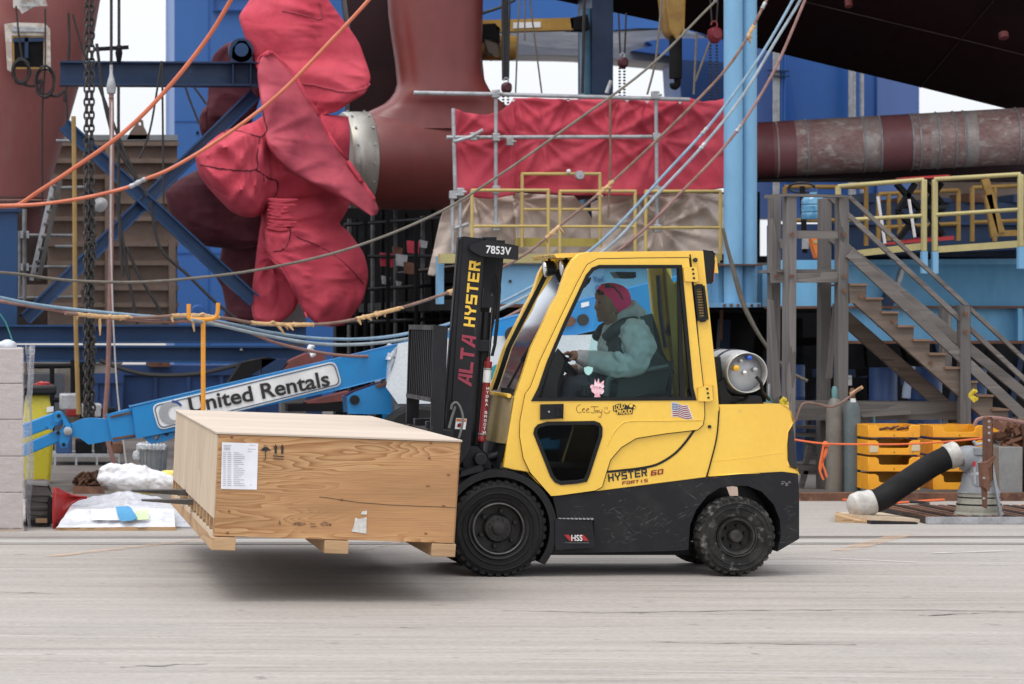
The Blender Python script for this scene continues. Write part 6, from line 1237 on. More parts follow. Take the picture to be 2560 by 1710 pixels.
for (a, b), d, w_ in ((((560,255),(1800,1405)),25.2,.05),(((560,385),(1800,1545)),25.2,.06),(((420,255),(1330,1100)),25.75,.05),(((440,530),(1800,1640)),25.75,.13),(((560,640),(1800,1800)),25.18,.13)): part(MB().beam(E(*a,d), E(*b,d), .04, w_*.8, (0,0,1)), 'stair_rail', M_['timber_h'], wsr, bevel=.004)
for x0, x1, y0, y1, d in ((1327,1393,1000,1970,25.15),(1200,1262,1000,1500,25.75)): pl(((x0,y0),(x1,y0),(x1,y1),(x0,y1)), d, .1, 'post', 'timber')
pl(((0,960),(40,960),(90,1620),(40,1640)), 25.0, .04, 'brace', 'timber'); pl(((455,990),(480,990),(440,1500),(405,1500)), 25.6, .04, 'brace', 'timber')
G = lambda x, y, d: P(*zG5((x, y))[0], d)
def g5(pts, d, t, nm, m, par=wsr): return part(MB().plate(zG5(*pts), d, t), nm, M_[m] if isinstance(m, str) else m, par, bevel=.004)
for x_, y_, d_ in ((165,800,25.18),(525,800,25.18),(165,512,25.18),(525,512,25.18),(525,900,25.18),(1360,1060,25.13),(1360,1180,25.13),(60,800,25.28),(640,940,25.18),(860,1110,25.18),(1120,1395,25.18)):
    part(MB().lathe([(.022,0),(.022,.012),(.012,.02)], E(x_,y_,d_)-V((0,.012,0)), (0,1,0), 8), 'bolt', M_['rust'], wsr)
tb = thing('timber_beam', 'heavy grey timber beam lying level behind the yellow trays', 'timber', G(760,545,25.5)); g5(((178,422),(1340,428),(1340,545),(178,550)), 25.5, .2, 'timber', 'timber_h', tb); g5(((640,508),(980,475),(988,510),(650,530)), 25.4, .06, 'loose_plank', 'timber_h', tb); g5(((1345,440),(1400,440),(1400,545),(1345,545)), 25.42, .08, 'bracket', 'rust', tb); g5(((1350,450),(1385,450),(1385,498),(1350,498)), 25.4, .01, 'tag', 'white', tb)
tb2 = thing('trestle', 'low grey timber trestle boards behind the forklift rear', 'trestle', G(290,1040,25.9))
for pts in (((190,855),(350,860),(350,925),(190,920)),((190,640),(360,640),(360,668),(190,660)),((190,590),(360,590),(360,612),(190,605)),((350,560),(400,560),(400,1040),(350,1040)),((250,900),(280,900),(240,1040),(215,1040)),((275,720),(310,720),(280,850),(250,850))): g5(pts, 25.9, .06, 'board', 'timber_h', tb2)
# blue drums and tanks in the dark behind
for i, (x0, x1, y0, y1, d, l) in enumerate(((700,885,190,430,30,'blue steel drum under the stair, left of its white pipe'),(970,1190,185,430,30.5,'wider blue tank under the stair flight'),(1400,1500,190,420,30.2,'blue drum under the stair at the far right'),(90,250,170,380,31,'dim blue cabinet between the grey timber posts'))):
    a, b = P(*zG5((x0,y1+500))[0], d), P(*zG5((x1,y0))[0], d); r_ = (b.x-a.x)/2; t = thing('drum', l, 'drum', ((a.x+b.x)/2, d, 0), 'blue drums under the platform')
    h = b.z; part(MB().lathe([(.001,0),(r_,0),(r_,h*.33),(r_*1.03,h*.34),(r_,h*.35),(r_,h*.66),(r_*1.03,h*.67),(r_,h*.68),(r_,h-.02),(r_*.95,h),(.001,h)], ((a.x+b.x)/2, d, 0), (0,0,1), 28), 'barrel', M_['container'], t)
wp = MB().tube([G(*p,29.6) for p in ((985,180),(980,250),(955,330),(950,400))], .05, 10); single(wp, 'vent_pipe', mat('pale_blue_pipe', (.35,.42,.55), .5), 'pale blue bent pipe between the two blue tanks', 'pipe')
nb = thing('notice_board', 'small white notice on a blue cabinet in the dark under the landing', 'notice', G(550,300,30)); g5(((535,245),(575,245),(575,310),(535,310)), 30, .02, 'board', 'white', nb); g5(((543,262),(567,262),(567,268),(543,268)), 29.99, .005, 'print', 'ink_soft', nb)
# ------------------------------------------------------------------ gas cylinders standing by the timber
def bottle(x0, x1, ytop, ybot, d, label, m, cap):
    a = G((x0+x1)/2, ybot, d); r_ = (G(x1,0,d).x-G(x0,0,d).x)/2; d0 = F*CH/(zG5((0,ybot))[0][1]-V0); h = G(0,ytop,d).z
    t = thing('gas_cylinder', label, 'gas cylinder', (a.x, d, 0), 'standing gas cylinders')
    part(MB().lathe([(.001,0),(r_,0),(r_,h-.28),(r_*.9,h-.20),(r_*.6,h-.14),(r_*.4,h-.12),(.001,h-.12)], (a.x,d,0), (0,0,1), 26), 'tank', m, t); part(MB().lathe([(r_*.34,h-.125),(r_*.34,h-.03),(r_*.2,h),(.001,h)], (a.x,d,0), (0,0,1), 12), 'valve', cap, t); return t
bottle(400,515,318,1050,25.0,'tall brownish grey gas cylinder standing left of the green one', mat('brown_grey_cylinder_paint', (.17,.15,.125), .5, c2=(.13,.115,.10), sc=4), mat('teal_cap', (.10,.22,.23), .5))
t = bottle(525,635,330,1048,24.9,'tall dark green grey gas cylinder beside the yellow trays', mat('green_grey_cylinder_paint', (.10,.125,.13), .45, c2=(.08,.10,.105), sc=4), M_['rust']); g5(((572,405),(602,405),(602,425),(572,425)), 24.78, .01, 'label', 'white', t); part(MB().beam(G(565,375,24.8), G(650,322,24.8), .02, .03), 'valve_wrench', M_['fray'], t)
bottle(705,755,525,1000,25.3,'small teal gas cylinder top peeking above the yellow trays', mat('teal_cylinder_paint', (.07,.20,.21), .45), mat('teal_cap_dark', (.06,.15,.16), .5))
bottle(-20,35,300,1000,25.6,'teal gas cylinder half hidden behind the forklift rear', bpy.data.materials['teal_cylinder_paint'], M_['steel'])
# ------------------------------------------------------------------ stacked yellow plastic trays
def tray(x0, xf, x1, y0, y1, d, label, first=None):
    'x0..xf left side, xf..x1 front'
    t = thing('stacking_tray', label, 'tray', G((xf+x1)/2, y1, d), 'stacked yellow plastic trays'); A = G(xf,y1,d); B = G(x1,y0,d); w_ = B.x-A.x; h = B.z-A.z; dp_ = .40
    f = lambda l: [(A.x+s*w_, A.z+q*h) for s, q in l]
    part(MB().prism(f([(0,0),(1,0),(1,1),(.86,1),(.80,.86),(.79,.52),(.75,.46),(.25,.46),(.21,.52),(.20,.86),(.14,1),(0,1)]), d, d+.025), 'front_lip', M_['tray'], t, bevel=.004)
    part(MB().box(A.x, A.x+.02, d+.025, d+dp_, A.z, B.z), 'side_panel', M_['tray'], t, bevel=.003); part(MB().box(B.x-.02, B.x, d+.025, d+dp_, A.z, B.z), 'side_panel', M_['tray'], t, bevel=.003); part(MB().box(A.x, B.x, d+dp_, d+dp_+.02, A.z, B.z), 'back_panel', M_['tray'], t); part(MB().box(A.x+.02, B.x-.02, d+.026, d+dp_, A.z+.01, A.z+.03), 'floor', M_['tray_dark'], t)
    for s in (.46, .5): pass
    part(MB().lathe([(.006,0),(.006,.01)], (A.x+w_*.5, d-.004, A.z+h*.18), (0,1,0), 8), 'rivet', M_['ink'], t); return t
M_['tray'] = mat('orange_yellow_plastic', (.83,.36,.016), .45, c2=(.75,.30,.013), sc=5, c3=(.50,.24,.05), lo3=.66, hi3=.8, sc3=9, fine=.06); M_['tray_dark'] = mat('dark_brown_plastic', (.06,.045,.03), .7)  # the tray floors get a darker brown than the sides
lv = ((585,670),(672,790),(788,905),(905,1030)); nm = ('top', 'second', 'third', 'bottom')
for i, (y0, y1) in enumerate(lv):
    tray(600, 690, 1046, max(y0, 580) if i == 0 else y0+18, y1, 24.5, f'yellow plastic tray, {nm[i]} of the stack beside the gas cylinders'); 
for i, (y0, y1) in enumerate(lv):
    tray(1045, 1135, 1500, y0+5 if i == 0 else y0+18, y1, 24.7, f'yellow plastic tray, {nm[i]} of the stack behind the suction hose')
t = thing('stacking_tray', 'lone yellow plastic tray lying higher behind the brown steel post', 'tray', G(1450,640,25.1), 'stacked yellow plastic trays'); part(MB().plate(zG5((1312,585),(1400,585),(1410,600),(1530,600),(1600,598),(1600,640),(1320,640)), 25.15, .3), 'tray_body', M_['tray'], t, bevel=.006)
for pts, d, l in ((((700,725),(757,730),(757,770),(700,775)),24.49,'w'),(((990,715),(1045,705),(1047,760),(985,765)),24.49,'w')): single(MB().plate(zG5(*pts), d, .006), 'paper_label', M_['fray'] if l != 'w' else mat('faded_label', (.6,.5,.33), .7), 'faded paper label on the '+('left' if pts[0][0] < 800 else 'right')+' corner of the second yellow tray', 'label', None)
sc_ = MB()
for k in range(9): sc_.beam(G(770+k*24,612+random.uniform(-12,8),24.7), G(800+k*24,600+random.uniform(-12,12),24.75), .02, random.uniform(.01,.03))
single(sc_, 'scrap_pile', M_['rust'], 'rusty scrap parts piled in the top yellow tray by the cylinders', 'scrap')
# ------------------------------------------------------------------ suction pump with hose on a timber mat
mt_ = thing('timber_mat', 'worn timber mat and grating carrying the grey suction hood', 'mat', G(1100,1285,21.8))
part(MB().hexa([G(470,1270,21.9),G(1200,1290,21.5),G(1200,1225,23.4),G(480,1190,23.4),G(470,1190,21.9),G(1200,1245,21.5),G(1200,1180,23.4),G(480,1180,23.4)]), 'timber', M_['ply_end'], mt_); part(MB().plate(zG5((708,1245),(1030,1255),(1030,1288),(708,1288)), 21.4, .1), 'steel_edge', M_['navy'] if False else M_['frame_black'], mt_)
for k in range(34): part(MB().box(G(1040,0,21.6).x+k*.085, G(1040,0,21.6).x+k*.085+.05, 21.45, 23.0, .005, .05), 'grating_bar', M_['rust'] if k % 3 else M_['frame_black'], mt_)
part(MB().hexa([G(460,1285,21.6),G(720,1290,21.5),G(720,1262,22.2),G(470,1230,22.2),G(460,1195,21.6),G(700,1255,21.5),G(700,1228,22.2),G(470,1180,22.2)]), 'timber_end', M_['lumber'], mt_, bevel=.01); part(MB().box(G(1040,0,21.6).x, G(1961,0,21.6).x, 21.4, 21.45, .003, .06), 'grating_frame', M_['galv'], mt_)
pm = thing('suction_hood', 'grey suction hood with a thick black hose and white cuffs', 'suction pump', G(1440,1245,21.9)); dq = 21.9
hose = [G(*p,dq) for p in curve(((690,1120),(780,1090),(900,1010),(1020,930),(1130,860),(1250,800),(1300,780)), 6)]
part(MB().tube(hose, .102, 24), 'suction_hose', mat('black_suction_hose', (.008,.008,.009), .7, spec=.25, fine=.2, bump=.3, bsc=30), pm)
d_ = (hose[2]-hose[0]).normalized(); c = hose[0]-d_*.02
part(MB().lathe([(.105,-.02),(.112,.0),(.112,.04),(.108,.045),(.112,.05),(.112,.10),(.104,.115)], c-d_*.05, d_, 28, cap=False), 'cuff', mat('grey_white_cuff', (.50,.48,.45), .6, c2=(.36,.34,.31), sc=7), pm); e = c-d_*.06
part(MB().lathe([(.112,.06),(.122,.02),(.112,-.05),(.07,-.09),(.001,-.1)], e, d_, 28), 'elbow', bpy.data.materials['grey_white_cuff'], pm)
hd_ = (hose[-1]-hose[-3]).normalized(); c2_ = G(1250,800,dq)
part(MB().lathe([(.104,0),(.114,.01),(.114,.10),(.104,.11)], c2_-hd_*.03, hd_, 28, cap=False), 'cuff', bpy.data.materials['grey_white_cuff'], pm)
M_['pump'] = mat('grey_pump_casting', (.24,.25,.27), .5, c2=(.2,.21,.225), sc=3, fine=.06); M_['hood'] = mat('dusty_hood_casting', (.27,.255,.21), .7, c2=(.2,.19,.16), sc=4)
part(MB().tube([G(*p,dq) for p in curve(((1320,825),(1380,810),(1430,830),(1450,900),(1450,1000)), 5)], [.108]*10+[.115]*6+[.135]*5, 24), 'pump_elbow', M_['pump'], pm)
zq = lambda y: G(0,y,dq).z
part(MB().loft([[V((G(1450,0,dq).x+w_*math.cos(2*math.pi*k/32), dq+w_*.8*math.sin(2*math.pi*k/32), z_)) for k in range(32)] for w_, z_ in ((.175,zq(1055)),(.175,zq(1035)),(.155,zq(1000)),(.142,zq(930)))]), 'upper_hood', M_['pump'], pm)
part(MB().loft([[V((G(1450,0,dq).x+w_*math.cos(2*math.pi*k/32), dq+w_*.8*math.sin(2*math.pi*k/32), z_)) for k in range(32)] for w_, z_ in ((.232,zq(1246)),(.226,zq(1225)),(.206,zq(1185)),(.198,zq(1180)),(.19,zq(1130)),(.184,zq(1125)),(.178,zq(1055)))]), 'lower_hood', M_['hood'], pm)
for y, r_ in ((1045,.183),(1080,.181),(1128,.193)): part(MB().loft([[V((G(1450,0,dq).x+r_*math.cos(2*math.pi*k/32), dq+r_*.8*math.sin(2*math.pi*k/32), zq(y)+o)) for k in range(32)] for o in (-.006,.006)]), 'seam_band', M_['frame_black'] if y > 1050 else M_['galv'], pm)
part(MB().tube([G(1420,860,dq-.19), G(1424,990,dq-.19)], .009, 8), 'lever', M_['galv'], pm); part(MB().tube([G(1418,835,dq-.19), G(1420,868,dq-.19)], .012, 8), 'lever_grip', M_['lens_red'], pm); part(MB().box(G(1390,0,dq).x, G(1500,0,dq).x, dq-.12, dq+.1, zq(785), zq(740)), 'top_plate', M_['pump'], pm); part(MB().tube([G(1415,695,dq), G(1430,720,dq), G(1490,710,dq)], .015, 8), 'top_lug', M_['galv'], pm); part(MB().beam(G(1540,860,dq-.1), G(1600,1215,dq-.2), .02, .03, (0,1,0)), 'side_stay', M_['pump'], pm)
sp = thing('steel_post', 'rusty brown steel post with bolt holes behind the suction hood', 'post', G(1520,1160,21.5)); part(MB().plate(zG5((1502,540),(1515,532),(1535,532),(1545,545),(1548,960),(1520,985),(1500,930)), 21.4, .08), 'bar', M_['rust'], sp, bevel=.006); part(MB().plate(zG5((1470,850),(1510,840),(1560,800),(1560,818),(1520,880),(1530,1000),(1520,1040),(1480,1010)), 21.35, .08), 'bracket', M_['rust'], sp, bevel=.004); part(MB().plate(zG5((1480,1000),(1510,990),(1508,1160),(1490,1150)), 21.38, .05), 'foot', M_['rust'], sp)
for y in (560, 600, 640, 690, 950, 1090): part(MB().lathe([(.01,0),(.01,.01)], G(1522 if y < 900 else 1486,y,21.34), (0,1,0), 8), 'bolt', M_['galv'], sp)
bn = thing('scrap_bin', 'galvanised steel bin filled with brown scrap at the right edge', 'bin', G(1680,1060,24.3)); x0, x1 = G(1590,0,24.3).x, G(1752,0,24.3).x; part(MB().box(x0, x1, 24.3, 24.9, G(0,1062,24.3).z, G(0,735,24.3).z), 'box', mat('dull_galvanised', (.24,.24,.235), .5, .3, c2=(.19,.185,.18), sc=4), bn, bevel=.006); part(MB().box(x0-.02, x1+.02, 24.28, 24.92, G(0,1075,24.3).z, G(0,1063,24.3).z), 'base', M_['rust'], bn)
m = MB()
for k in range(40): c = G(random.uniform(1600,1740), random.uniform(590,725), random.uniform(24.4,24.8)); m.beam(c, c+V((random.uniform(-.12,.12), random.uniform(-.1,.1), random.uniform(-.08,.08))), random.uniform(.02,.06), random.uniform(.02,.07))
part(m, 'scrap', M_['rust'], bn).__setitem__('kind', 'stuff'); part(MB().box(x1+.03, x1+.14, 24.3, 24.6, 0, G(0,560,24.3).z), 'corner_post', M_['rust'], bn)
q = MB().box(P(1990,0,24.3).x, P(2900,0,24.3).x, 24.15, 24.32, 0, .075); single(q, 'dock_curb', M_['rust'], 'low rusty steel curb along the foot of the trays', 'curb')
# ------------------------------------------------------------------ boom lift
M_['lift_blue'] = mat('lift_blue_paint', (.008,.215,.52), .38, c2=(.007,.19,.47), sc=2, fine=.05, coat=.2, c3=(.05,.22,.42), lo3=.68, hi3=.85, sc3=5)
bl_ = thing('boom_lift', 'blue rental boom lift with a white lettered sign along its lowered boom', 'boom lift', (P(1300,0,26.2).x, 26.2, 0))
def bp_(pts, d, t, nm, m='lift_blue', par=bl_, bv=.008, holes=()): return part(MB().plate(pts, d, t, holes), nm, M_[m] if isinstance(m, str) else m, par, bevel=bv)
bp_([(327,1017),(851,896),(1018,856),(1720,688),(1720,775),(1100,912),(938,952),(851,974),(618,1024),(433,1076),(342,1094)], 25.9, .36, 'outer_boom', bv=.015)
bp_(zG1((742,518),(905,482),(942,668),(778,692)), 25.94, .28, 'middle_boom', bv=.012); bp_(zG1((478,585),(500,575),(560,548),(620,540),(742,545),(772,690),(610,718),(585,700),(540,668),(480,662)), 25.98, .2, 'boom_nose', bv=.012)
for x0, y0, x1, y1 in ((760,530,900,498),(775,680,935,655)): part(MB().beam(P(*zG1((x0,y0))[0],25.93), P(*zG1((x1,y1))[0],25.93), .012, .02), 'wear_strip', M_['rust'], bl_)
kn = bp_(zG1((370,505),(415,500),(450,520),(490,580),(488,655),(470,700),(455,735),(425,735),(400,690),(405,640),(440,590),(425,550),(385,560)), 25.95, .26, 'knuckle_plate', bv=.01)
c = P(*zG1((467,628))[0], 25.9); part(MB().lathe([(.03,0),(.045,.005),(.045,.06)], c, (0,1,0), 16), 'pivot_pin', M_['steel'], kn)
for x, y in ((405,522),(400,640),(438,720)): part(MB().lathe([(.02,0),(.022,.03)], P(*zG1((x,y))[0],25.93), (0,1,0), 10), 'bolt', M_['frame_black'], kn)
part(MB().beam(P(*zG1((120,640))[0],26.05), P(*zG1((420,530))[0],26.05), .12, .14, (0,0,1)), 'jib_arm', M_['lift_blue'], bl_, bevel=.01); part(MB().beam(P(*zG1((120,775))[0],26.05), P(*zG1((410,655))[0],26.05), .12, .12, (0,0,1)), 'jib_arm', M_['lift_blue'], bl_, bevel=.01); part(MB().beam(P(*zG1((330,580))[0],25.98), P(*zG1((360,610))[0],25.98), .05, .07, (0,1,0)), 'arm_lug', M_['lift_blue'], bl_)
bp_(zG1((985,672),(1200,632),(1200,670),(1130,700),(1040,715),(1020,705)), 25.95, .2, 'hose_bracket', holes=[zG1((1060,660),(1100,655),(1085,690),(1070,690)), zG1((1135,645),(1165,642),(1160,660),(1140,663))])
# sign
def rnd(c4, r_, k=5):
    out = []; n = len(c4)
    for i in range(n):
        p, a, b = V(c4[i]), V(c4[i-1]), V(c4[(i+1) % n]); u1 = (a-p).normalized(); u2 = (b-p).normalized(); q1 = p+u1*r_; q2 = p+u2*r_
        for s in range(k+1): t = s/k; out.append(tuple(q1*(1-t)**2+p*2*t*(1-t)+q2*t*t))
    return out
sg = [(379,1012),(838,902),(856,963),(397,1076)]
sgn_ = bp_(rnd(sg, 18), 25.885, .012, 'sign', 'white', bv=0); bp_(rnd(inset(sg, 3), 16), 25.880, .004, 'sign_border', mat('sign_grey_border', (.10,.14,.2), .5), sgn_, bv=0, holes=[rnd(inset(sg, 6), 14)])
b0, b1 = P(476,1032,25.876), P(826,963,25.876); rtv = b1-b0; upd = V((-rtv.z, 0, rtv.x)).normalized()
q = words('United Rentals', b0, rtv, upd*S_(39,25.9), MB(), .022); part(q, 'sign_lettering', M_['ink'], sgn_)
lc = P(425,1032,25.876); pts = []; k = 20
for i in range(k+1): a = R(70+i*220/k); pts.append((lc.x+.115*math.cos(a), lc.z+.115*math.sin(a)))
for i in range(k+1): a = R(290-i*220/k); pts.append((lc.x+.05+.07*math.cos(a), lc.z+.075*math.sin(a)))
part(MB().prism(pts, 25.874, 25.878), 'sign_logo', mat('logo_grey', (.33,.34,.36), .5), sgn_)
pts2 = [(lc.x+.03+.11*math.cos(R(a)), lc.z+.02+.11*math.sin(R(a))) for a in range(30, 100, 8)]+[(lc.x+.03+.085*math.cos(R(a)), lc.z+.02+.085*math.sin(R(a))) for a in range(98, 29, -8)]
part(MB().prism(pts2, 25.873, 25.877), 'sign_logo_arc', mat('logo_blue', (.02,.06,.25), .5), sgn_)
tu = bp_([(975,965),(980,892),(1000,868),(1060,858),(1230,850),(1560,846),(1575,870),(1575,1000),(1000,1000)], 25.6, .9, 'turret_cover', mat('white_turret_cover', (.62,.66,.70), .4, c2=(.55,.59,.63), sc=2), bv=.04)
bp_([(985,982),(1575,1000),(1575,1075),(1000,1055),(988,1030)], 25.62, .85, 'turret_skirt', mat('grey_turret_skirt', (.12,.13,.15), .5), bv=.02)
part(MB().lathe([(.05,0),(.095,.0),(.095,.01),(.05,.01)], P(1247,934,25.58), (0,1,0), 24, cap=False), 'teal_ring', mat('teal_print', (.02,.25,.28), .5), tu)
for x in (1535, 1445): part(MB().plate([(x,880),(x+3,880),(x+3,1000),(x,1000)], 25.59, .012), 'cover_seam', M_['frame_black'], tu)
brk = bp_(zB2((1290,1190),(1340,1160),(1480,1110),(1590,1085),(1600,1310),(1300,1300)), 25.85, .4, 'boom_bracket'); part(MB().lathe([(.035,0),(.05,.0),(.05,.05)], P(*zB2((1340,1210))[0],25.82), (0,1,0), 16), 'bracket_pin', M_['frame_black'], brk); bp_(zB2((1480,1110),(1570,1080),(1575,1100),(1500,1130)), 25.83, .03, 'bracket_slot', 'rust', brk, bv=0)
for pts, m in ((zPp((320,570),(345,545),(420,530),(470,560),(475,590),(450,625),(300,665)),'rust'),): bp_(pts, 25.87, .04, 'boom_window', m, bv=.004)
part(MB().lathe([(.06,0),(.06,.02)], P(*zPp((562,568))[0],25.88), (0,1,0), 16), 'boom_hole', M_['ink'], bl_); bp_(zPp((535,370),(630,350),(632,400),(540,425)), 25.885, .01, 'boom_label', 'white', bv=0); part(MB().lathe([(.09,0),(.09,.02)], P(1284,838,25.55), (0,1,0), 18), 'cover_hole', M_['ink'], bl_)
part(MB().box(P(990,0,25.6).x, P(1580,0,25.6).x, 25.5, 26.7, .42, .8), 'chassis', M_['lift_blue'], bl_, bevel=.02)
for u_ in (1040, 1500):
    for d_ in (25.35, 26.55): part(MB().lathe([(.2,0),(.40,.0),(.44,.04),(.44,.26),(.40,.3),(.2,.3)], (P(u_,0,25.6).x, d_, .44), (0,1,0), 32), 'wheel', M_['rubber'], bl_)
# ------------------------------------------------------------------ containers and clutter behind the lift
def cont(name, label, u0_, u1_, v0_, d, m, ribs=8, dep=2.4):
    x0, x1 = P(u0_,0,d).x, P(u1_,0,d).x; h = P(0,v0_,d).z; t = thing(name, label, 'container', ((x0+x1)/2, d+dep/2, 0))
    part(MB().box(x0, x1, d, d+dep, .1, h), 'body', m, t)
    for k in range(ribs+1): x = x0+(x1-x0)*k/ribs; part(MB().box(x-.03, x+.03, d-.04, d, .12, h-.12), 'rib', m, t)
    part(MB().box(x0-.04, x1+.04, d-.06, d, h-.12, h+.03), 'top_rail', m, t); part(MB().box(x0-.04, x1+.04, d-.06, d, .05, .2), 'bottom_rail', m, t); return t
cont('container', 'blue ribbed container behind the boom lift sign', 306, 800, 918, 38, M_['container'], 6)
cont('container', 'short lower blue container between the chains and the longer one', 240, 302, 938, 37.5, M_['container'], 2, 1.5)
wc = cont('container', 'rust streaked white container under the long blue beams', 60, 300, 890, 40, mat('rust_streaked_white', (.50,.47,.42), .6, c2=(.40,.33,.26), sc=1.5, c3=(.25,.12,.06), lo3=.6, hi3=.72, sc3=2.5), 3)
single(bx(372,425,906,917,37.8,38.6), 'beam_offcut', M_['rust'], 'rusty beam end lying on the blue container', 'steel offcut')
lg = MB()
lg.box(P(-200,0,39).x, P(160,0,39).x, 39, 40, 0, P(0,935,39).z); t = thing('parked_trailer', 'dim grey trailer behind the yellow bin', 'trailer', (P(0,0,39).x,39.5,0)); part(lg, 'body', mat('dim_grey_paint', (.13,.14,.16), .6), t)
wk = thing('workbench', 'cluttered dark metal workbench behind the yellow bin', 'workbench', (P(180,0,30).x, 30, 0)); part(bx(130,300,1135,1142,30,30.8), 'bench_top', M_['galv'], wk)
for u_ in (135, 188, 240, 295): part(bx(u_,u_+5,1142,1165,30,30.05), 'leg', M_['galv'], wk)
for k, (u_, v_, w_, h_, m_) in enumerate(((140,1085,40,50,'container'),(190,1100,40,35,'black_shade'),(238,1090,30,45,'frame_black'),(280,1105,28,30,'rust'),(150,985,45,40,'galv'),(165,1020,30,22,'darkred'),(205,1010,50,34,'galv'),(250,1020,40,60,'black_shade'))):
    single(bx(u_,u_+w_,v_,v_+h_,30.1,30.5), 'tool_box' if m_ != 'galv' else 'plastic_crate', M_[m_], ['blue tool box on the bench by the yellow bin','black tool box beside the hanging chains','tall black tool box right of the chain pile','small rusty tool box on the bench end','pale crate above the bench behind the yellow bin','little dark red tool box on the pale crate','pale crate hung with white cloth behind the chains','sooty tool box under the long blue container'][k], 'tool box' if m_ != 'galv' else 'crate', bevel=.02)
bs = thing('bench_stand', 'thin dark pipe rack with hanging cables under the blue beams', 'rack', (P(140,0,31).x, 31, 0))
for a, b in (((75,916),(215,914)),((130,916),(130,1130)),((182,900),(182,1020)),((75,1000),(215,1000)),((205,905),(205,1120))): part(MB().tube([P(*a,31), P(*b,31)], .03, 8), 'pipe', M_['black_shade'], bs)
hp = thing('loading_hopper', 'rusty red and dark slanted hopper plates behind the boom lift sign', 'hopper', P(700,1000,29))
for pts, m_, nm_ in ((((470,1095),(560,955),(745,915),(800,930),(690,1000),(520,1105)),'black_shade','dark_panel'),(((845,1005),(905,935),(1010,890),(1140,892),(1135,960),(850,1015)),'hopred','red_panel'),(((700,930),(880,930),(840,1010),(700,1060)),'navy','side_plate'),(((1000,1225),(1300,1150),(1300,1215),(1020,1240)),'hopred','lower_plate'),(((880,1240),(1290,1225),(1290,1290),(880,1290)),'black_shade','base')):
    if 'hopred' not in M_: M_['hopred'] = mat('rust_red_paint', (.17,.045,.04), .6, c2=(.12,.035,.03), sc=3)
    part(MB().plate(zB2(*pts), 29, .3), nm_, M_[m_], hp)
part(MB().tube([P(*zB2(p)[0],28.6) for p in curve(((1060,835),(1035,845),(1030,870),(1050,880),(1055,895),(1035,905)), 4)], .03, 8), 'white_hook', M_['white'], hp)
# ------------------------------------------------------------------ yellow bin, carton stack, timbers, wraps, can
Y = lambda x, y, d: P(*zG1((x, y))[0], d)
yb = thing('waste_bin', 'tall yellow waste bin with a black lid half hidden by the carton stack', 'bin', Y(270,995,26.6)); a, b = Y(150,1000,26.6), Y(368,378,26.6)
part(MB().loft([[V((x, y, z)) for x, y in ((a.x+i_,26.5+i_),(b.x-i_-.03,26.5+i_),(b.x-i_,26.53+i_),(b.x-i_,27.0),(a.x+i_,27.0))] for z, i_ in ((a.z,.04),(a.z+.1,.03),(b.z-.5,.0),(b.z-.1,.03),(b.z,.05))]), 'body', mat('yellow_bin_plastic', (.60,.50,.035), .4, c2=(.55,.45,.03)), yb, bevel=.01)
part(MB().box(a.x-.02, b.x+.03, 26.45, 27.05, b.z, b.z+.105), 'lid', M_['black'], yb, bevel=.03); part(MB().plate(zG1((240,960),(305,958),(305,990),(240,990)), 26.5, .05), 'foot_slot', M_['rust'], yb); part(MB().plate(zG1((320,462),(368,455),(368,492),(320,497)), 26.49, .01), 'sticker', M_['white'], yb)
m = MB()
for k in range(14): m.ball(Y(random.uniform(255,325), random.uniform(298,322), 26.6+random.uniform(0,.2)), random.uniform(.02,.045), 6, sc=(1.3,1,.7))
single(m, 'red_rag', M_['red'], 'crumpled red rag on the black lid of the yellow bin', 'rag')
st2 = thing('carton_stack', 'tall shrink wrapped stack of pale cartons at the left picture edge', 'carton stack', Y(60,1315,20.8))
rows = (55,300,548,800,1050,1300); cm = mat('pale_wrapped_carton', (.46,.405,.385), .45, c2=(.42,.365,.345), sc=1.5, st=(.3,1,6), fine=.05, coat=.25)
for i in range(5):
    for u_ in (-330, -85):
        x0, x1 = Y(u_ if u_ < -100 else -85, 0, 20.7).x, Y(-89 if u_ < -100 else 158, 0, 20.7).x; part(MB().box(x0, x1, 20.7, 21.05, Y(0,rows[i+1]-3,20.7).z, Y(0,rows[i]+2,20.7).z), 'carton', cm, st2, bevel=.008)
    part(MB().box(Y(-330,0,20.7).x, Y(158,0,20.7).x, 21.06, 21.7, Y(0,rows[i+1]-3,20.7).z, Y(0,rows[i]+2,20.7).z), 'carton', cm, st2, bevel=.008)
part(MB().box(Y(-330,0,20.7).x, Y(158,0,20.7).x, 20.7, 21.7, .0, Y(0,1303,20.7).z), 'pallet', M_['lumber'], st2)
wrapm = film('shrink_wrap', (.62,.63,.68), .35)
xs = Y(158,0,20.7).x
def wr(s, t):
    y = 20.69+s*1.0; z = Y(0,1318,20.7).z*(1-t)+Y(0,48,20.7).z*t; bul = .035*math.sin(math.pi*min(1, s*1.4))+NZ.noise(V((y*5, z*3, 2)))*.035+.02+(.04 if t > .95 else 0)*NZ.noise(V((y*9, 0, 1)))
    return V((xs+max(.004, bul)+.05*s, y, z+(NZ.noise(V((y*8,1,1)))*.05 if t > .97 else 0)))
part(MB().grid(wr, 24, 60), 'wrap_film', wrapm, st2, sharp=180); part(MB().grid(lambda s, t: V((Y(-330,0,20.7).x*(1-s)+(xs+.01)*s, 20.69-.004*abs(NZ.noise(V((s*9,t*30,3)))), Y(0,1318,20.7).z*(1-t)+Y(0,48,20.7).z*t)), 30, 40), 'wrap_film', film('front_shrink_wrap', (.68,.65,.66), .28, bs=.12), st2, sharp=180)
m = MB()
for k in range(16): m.ball(Y(random.uniform(-40,70), random.uniform(18,52), 20.9+random.uniform(0,.3)), random.uniform(.03,.07), 8, sc=(1.3,1,.8))
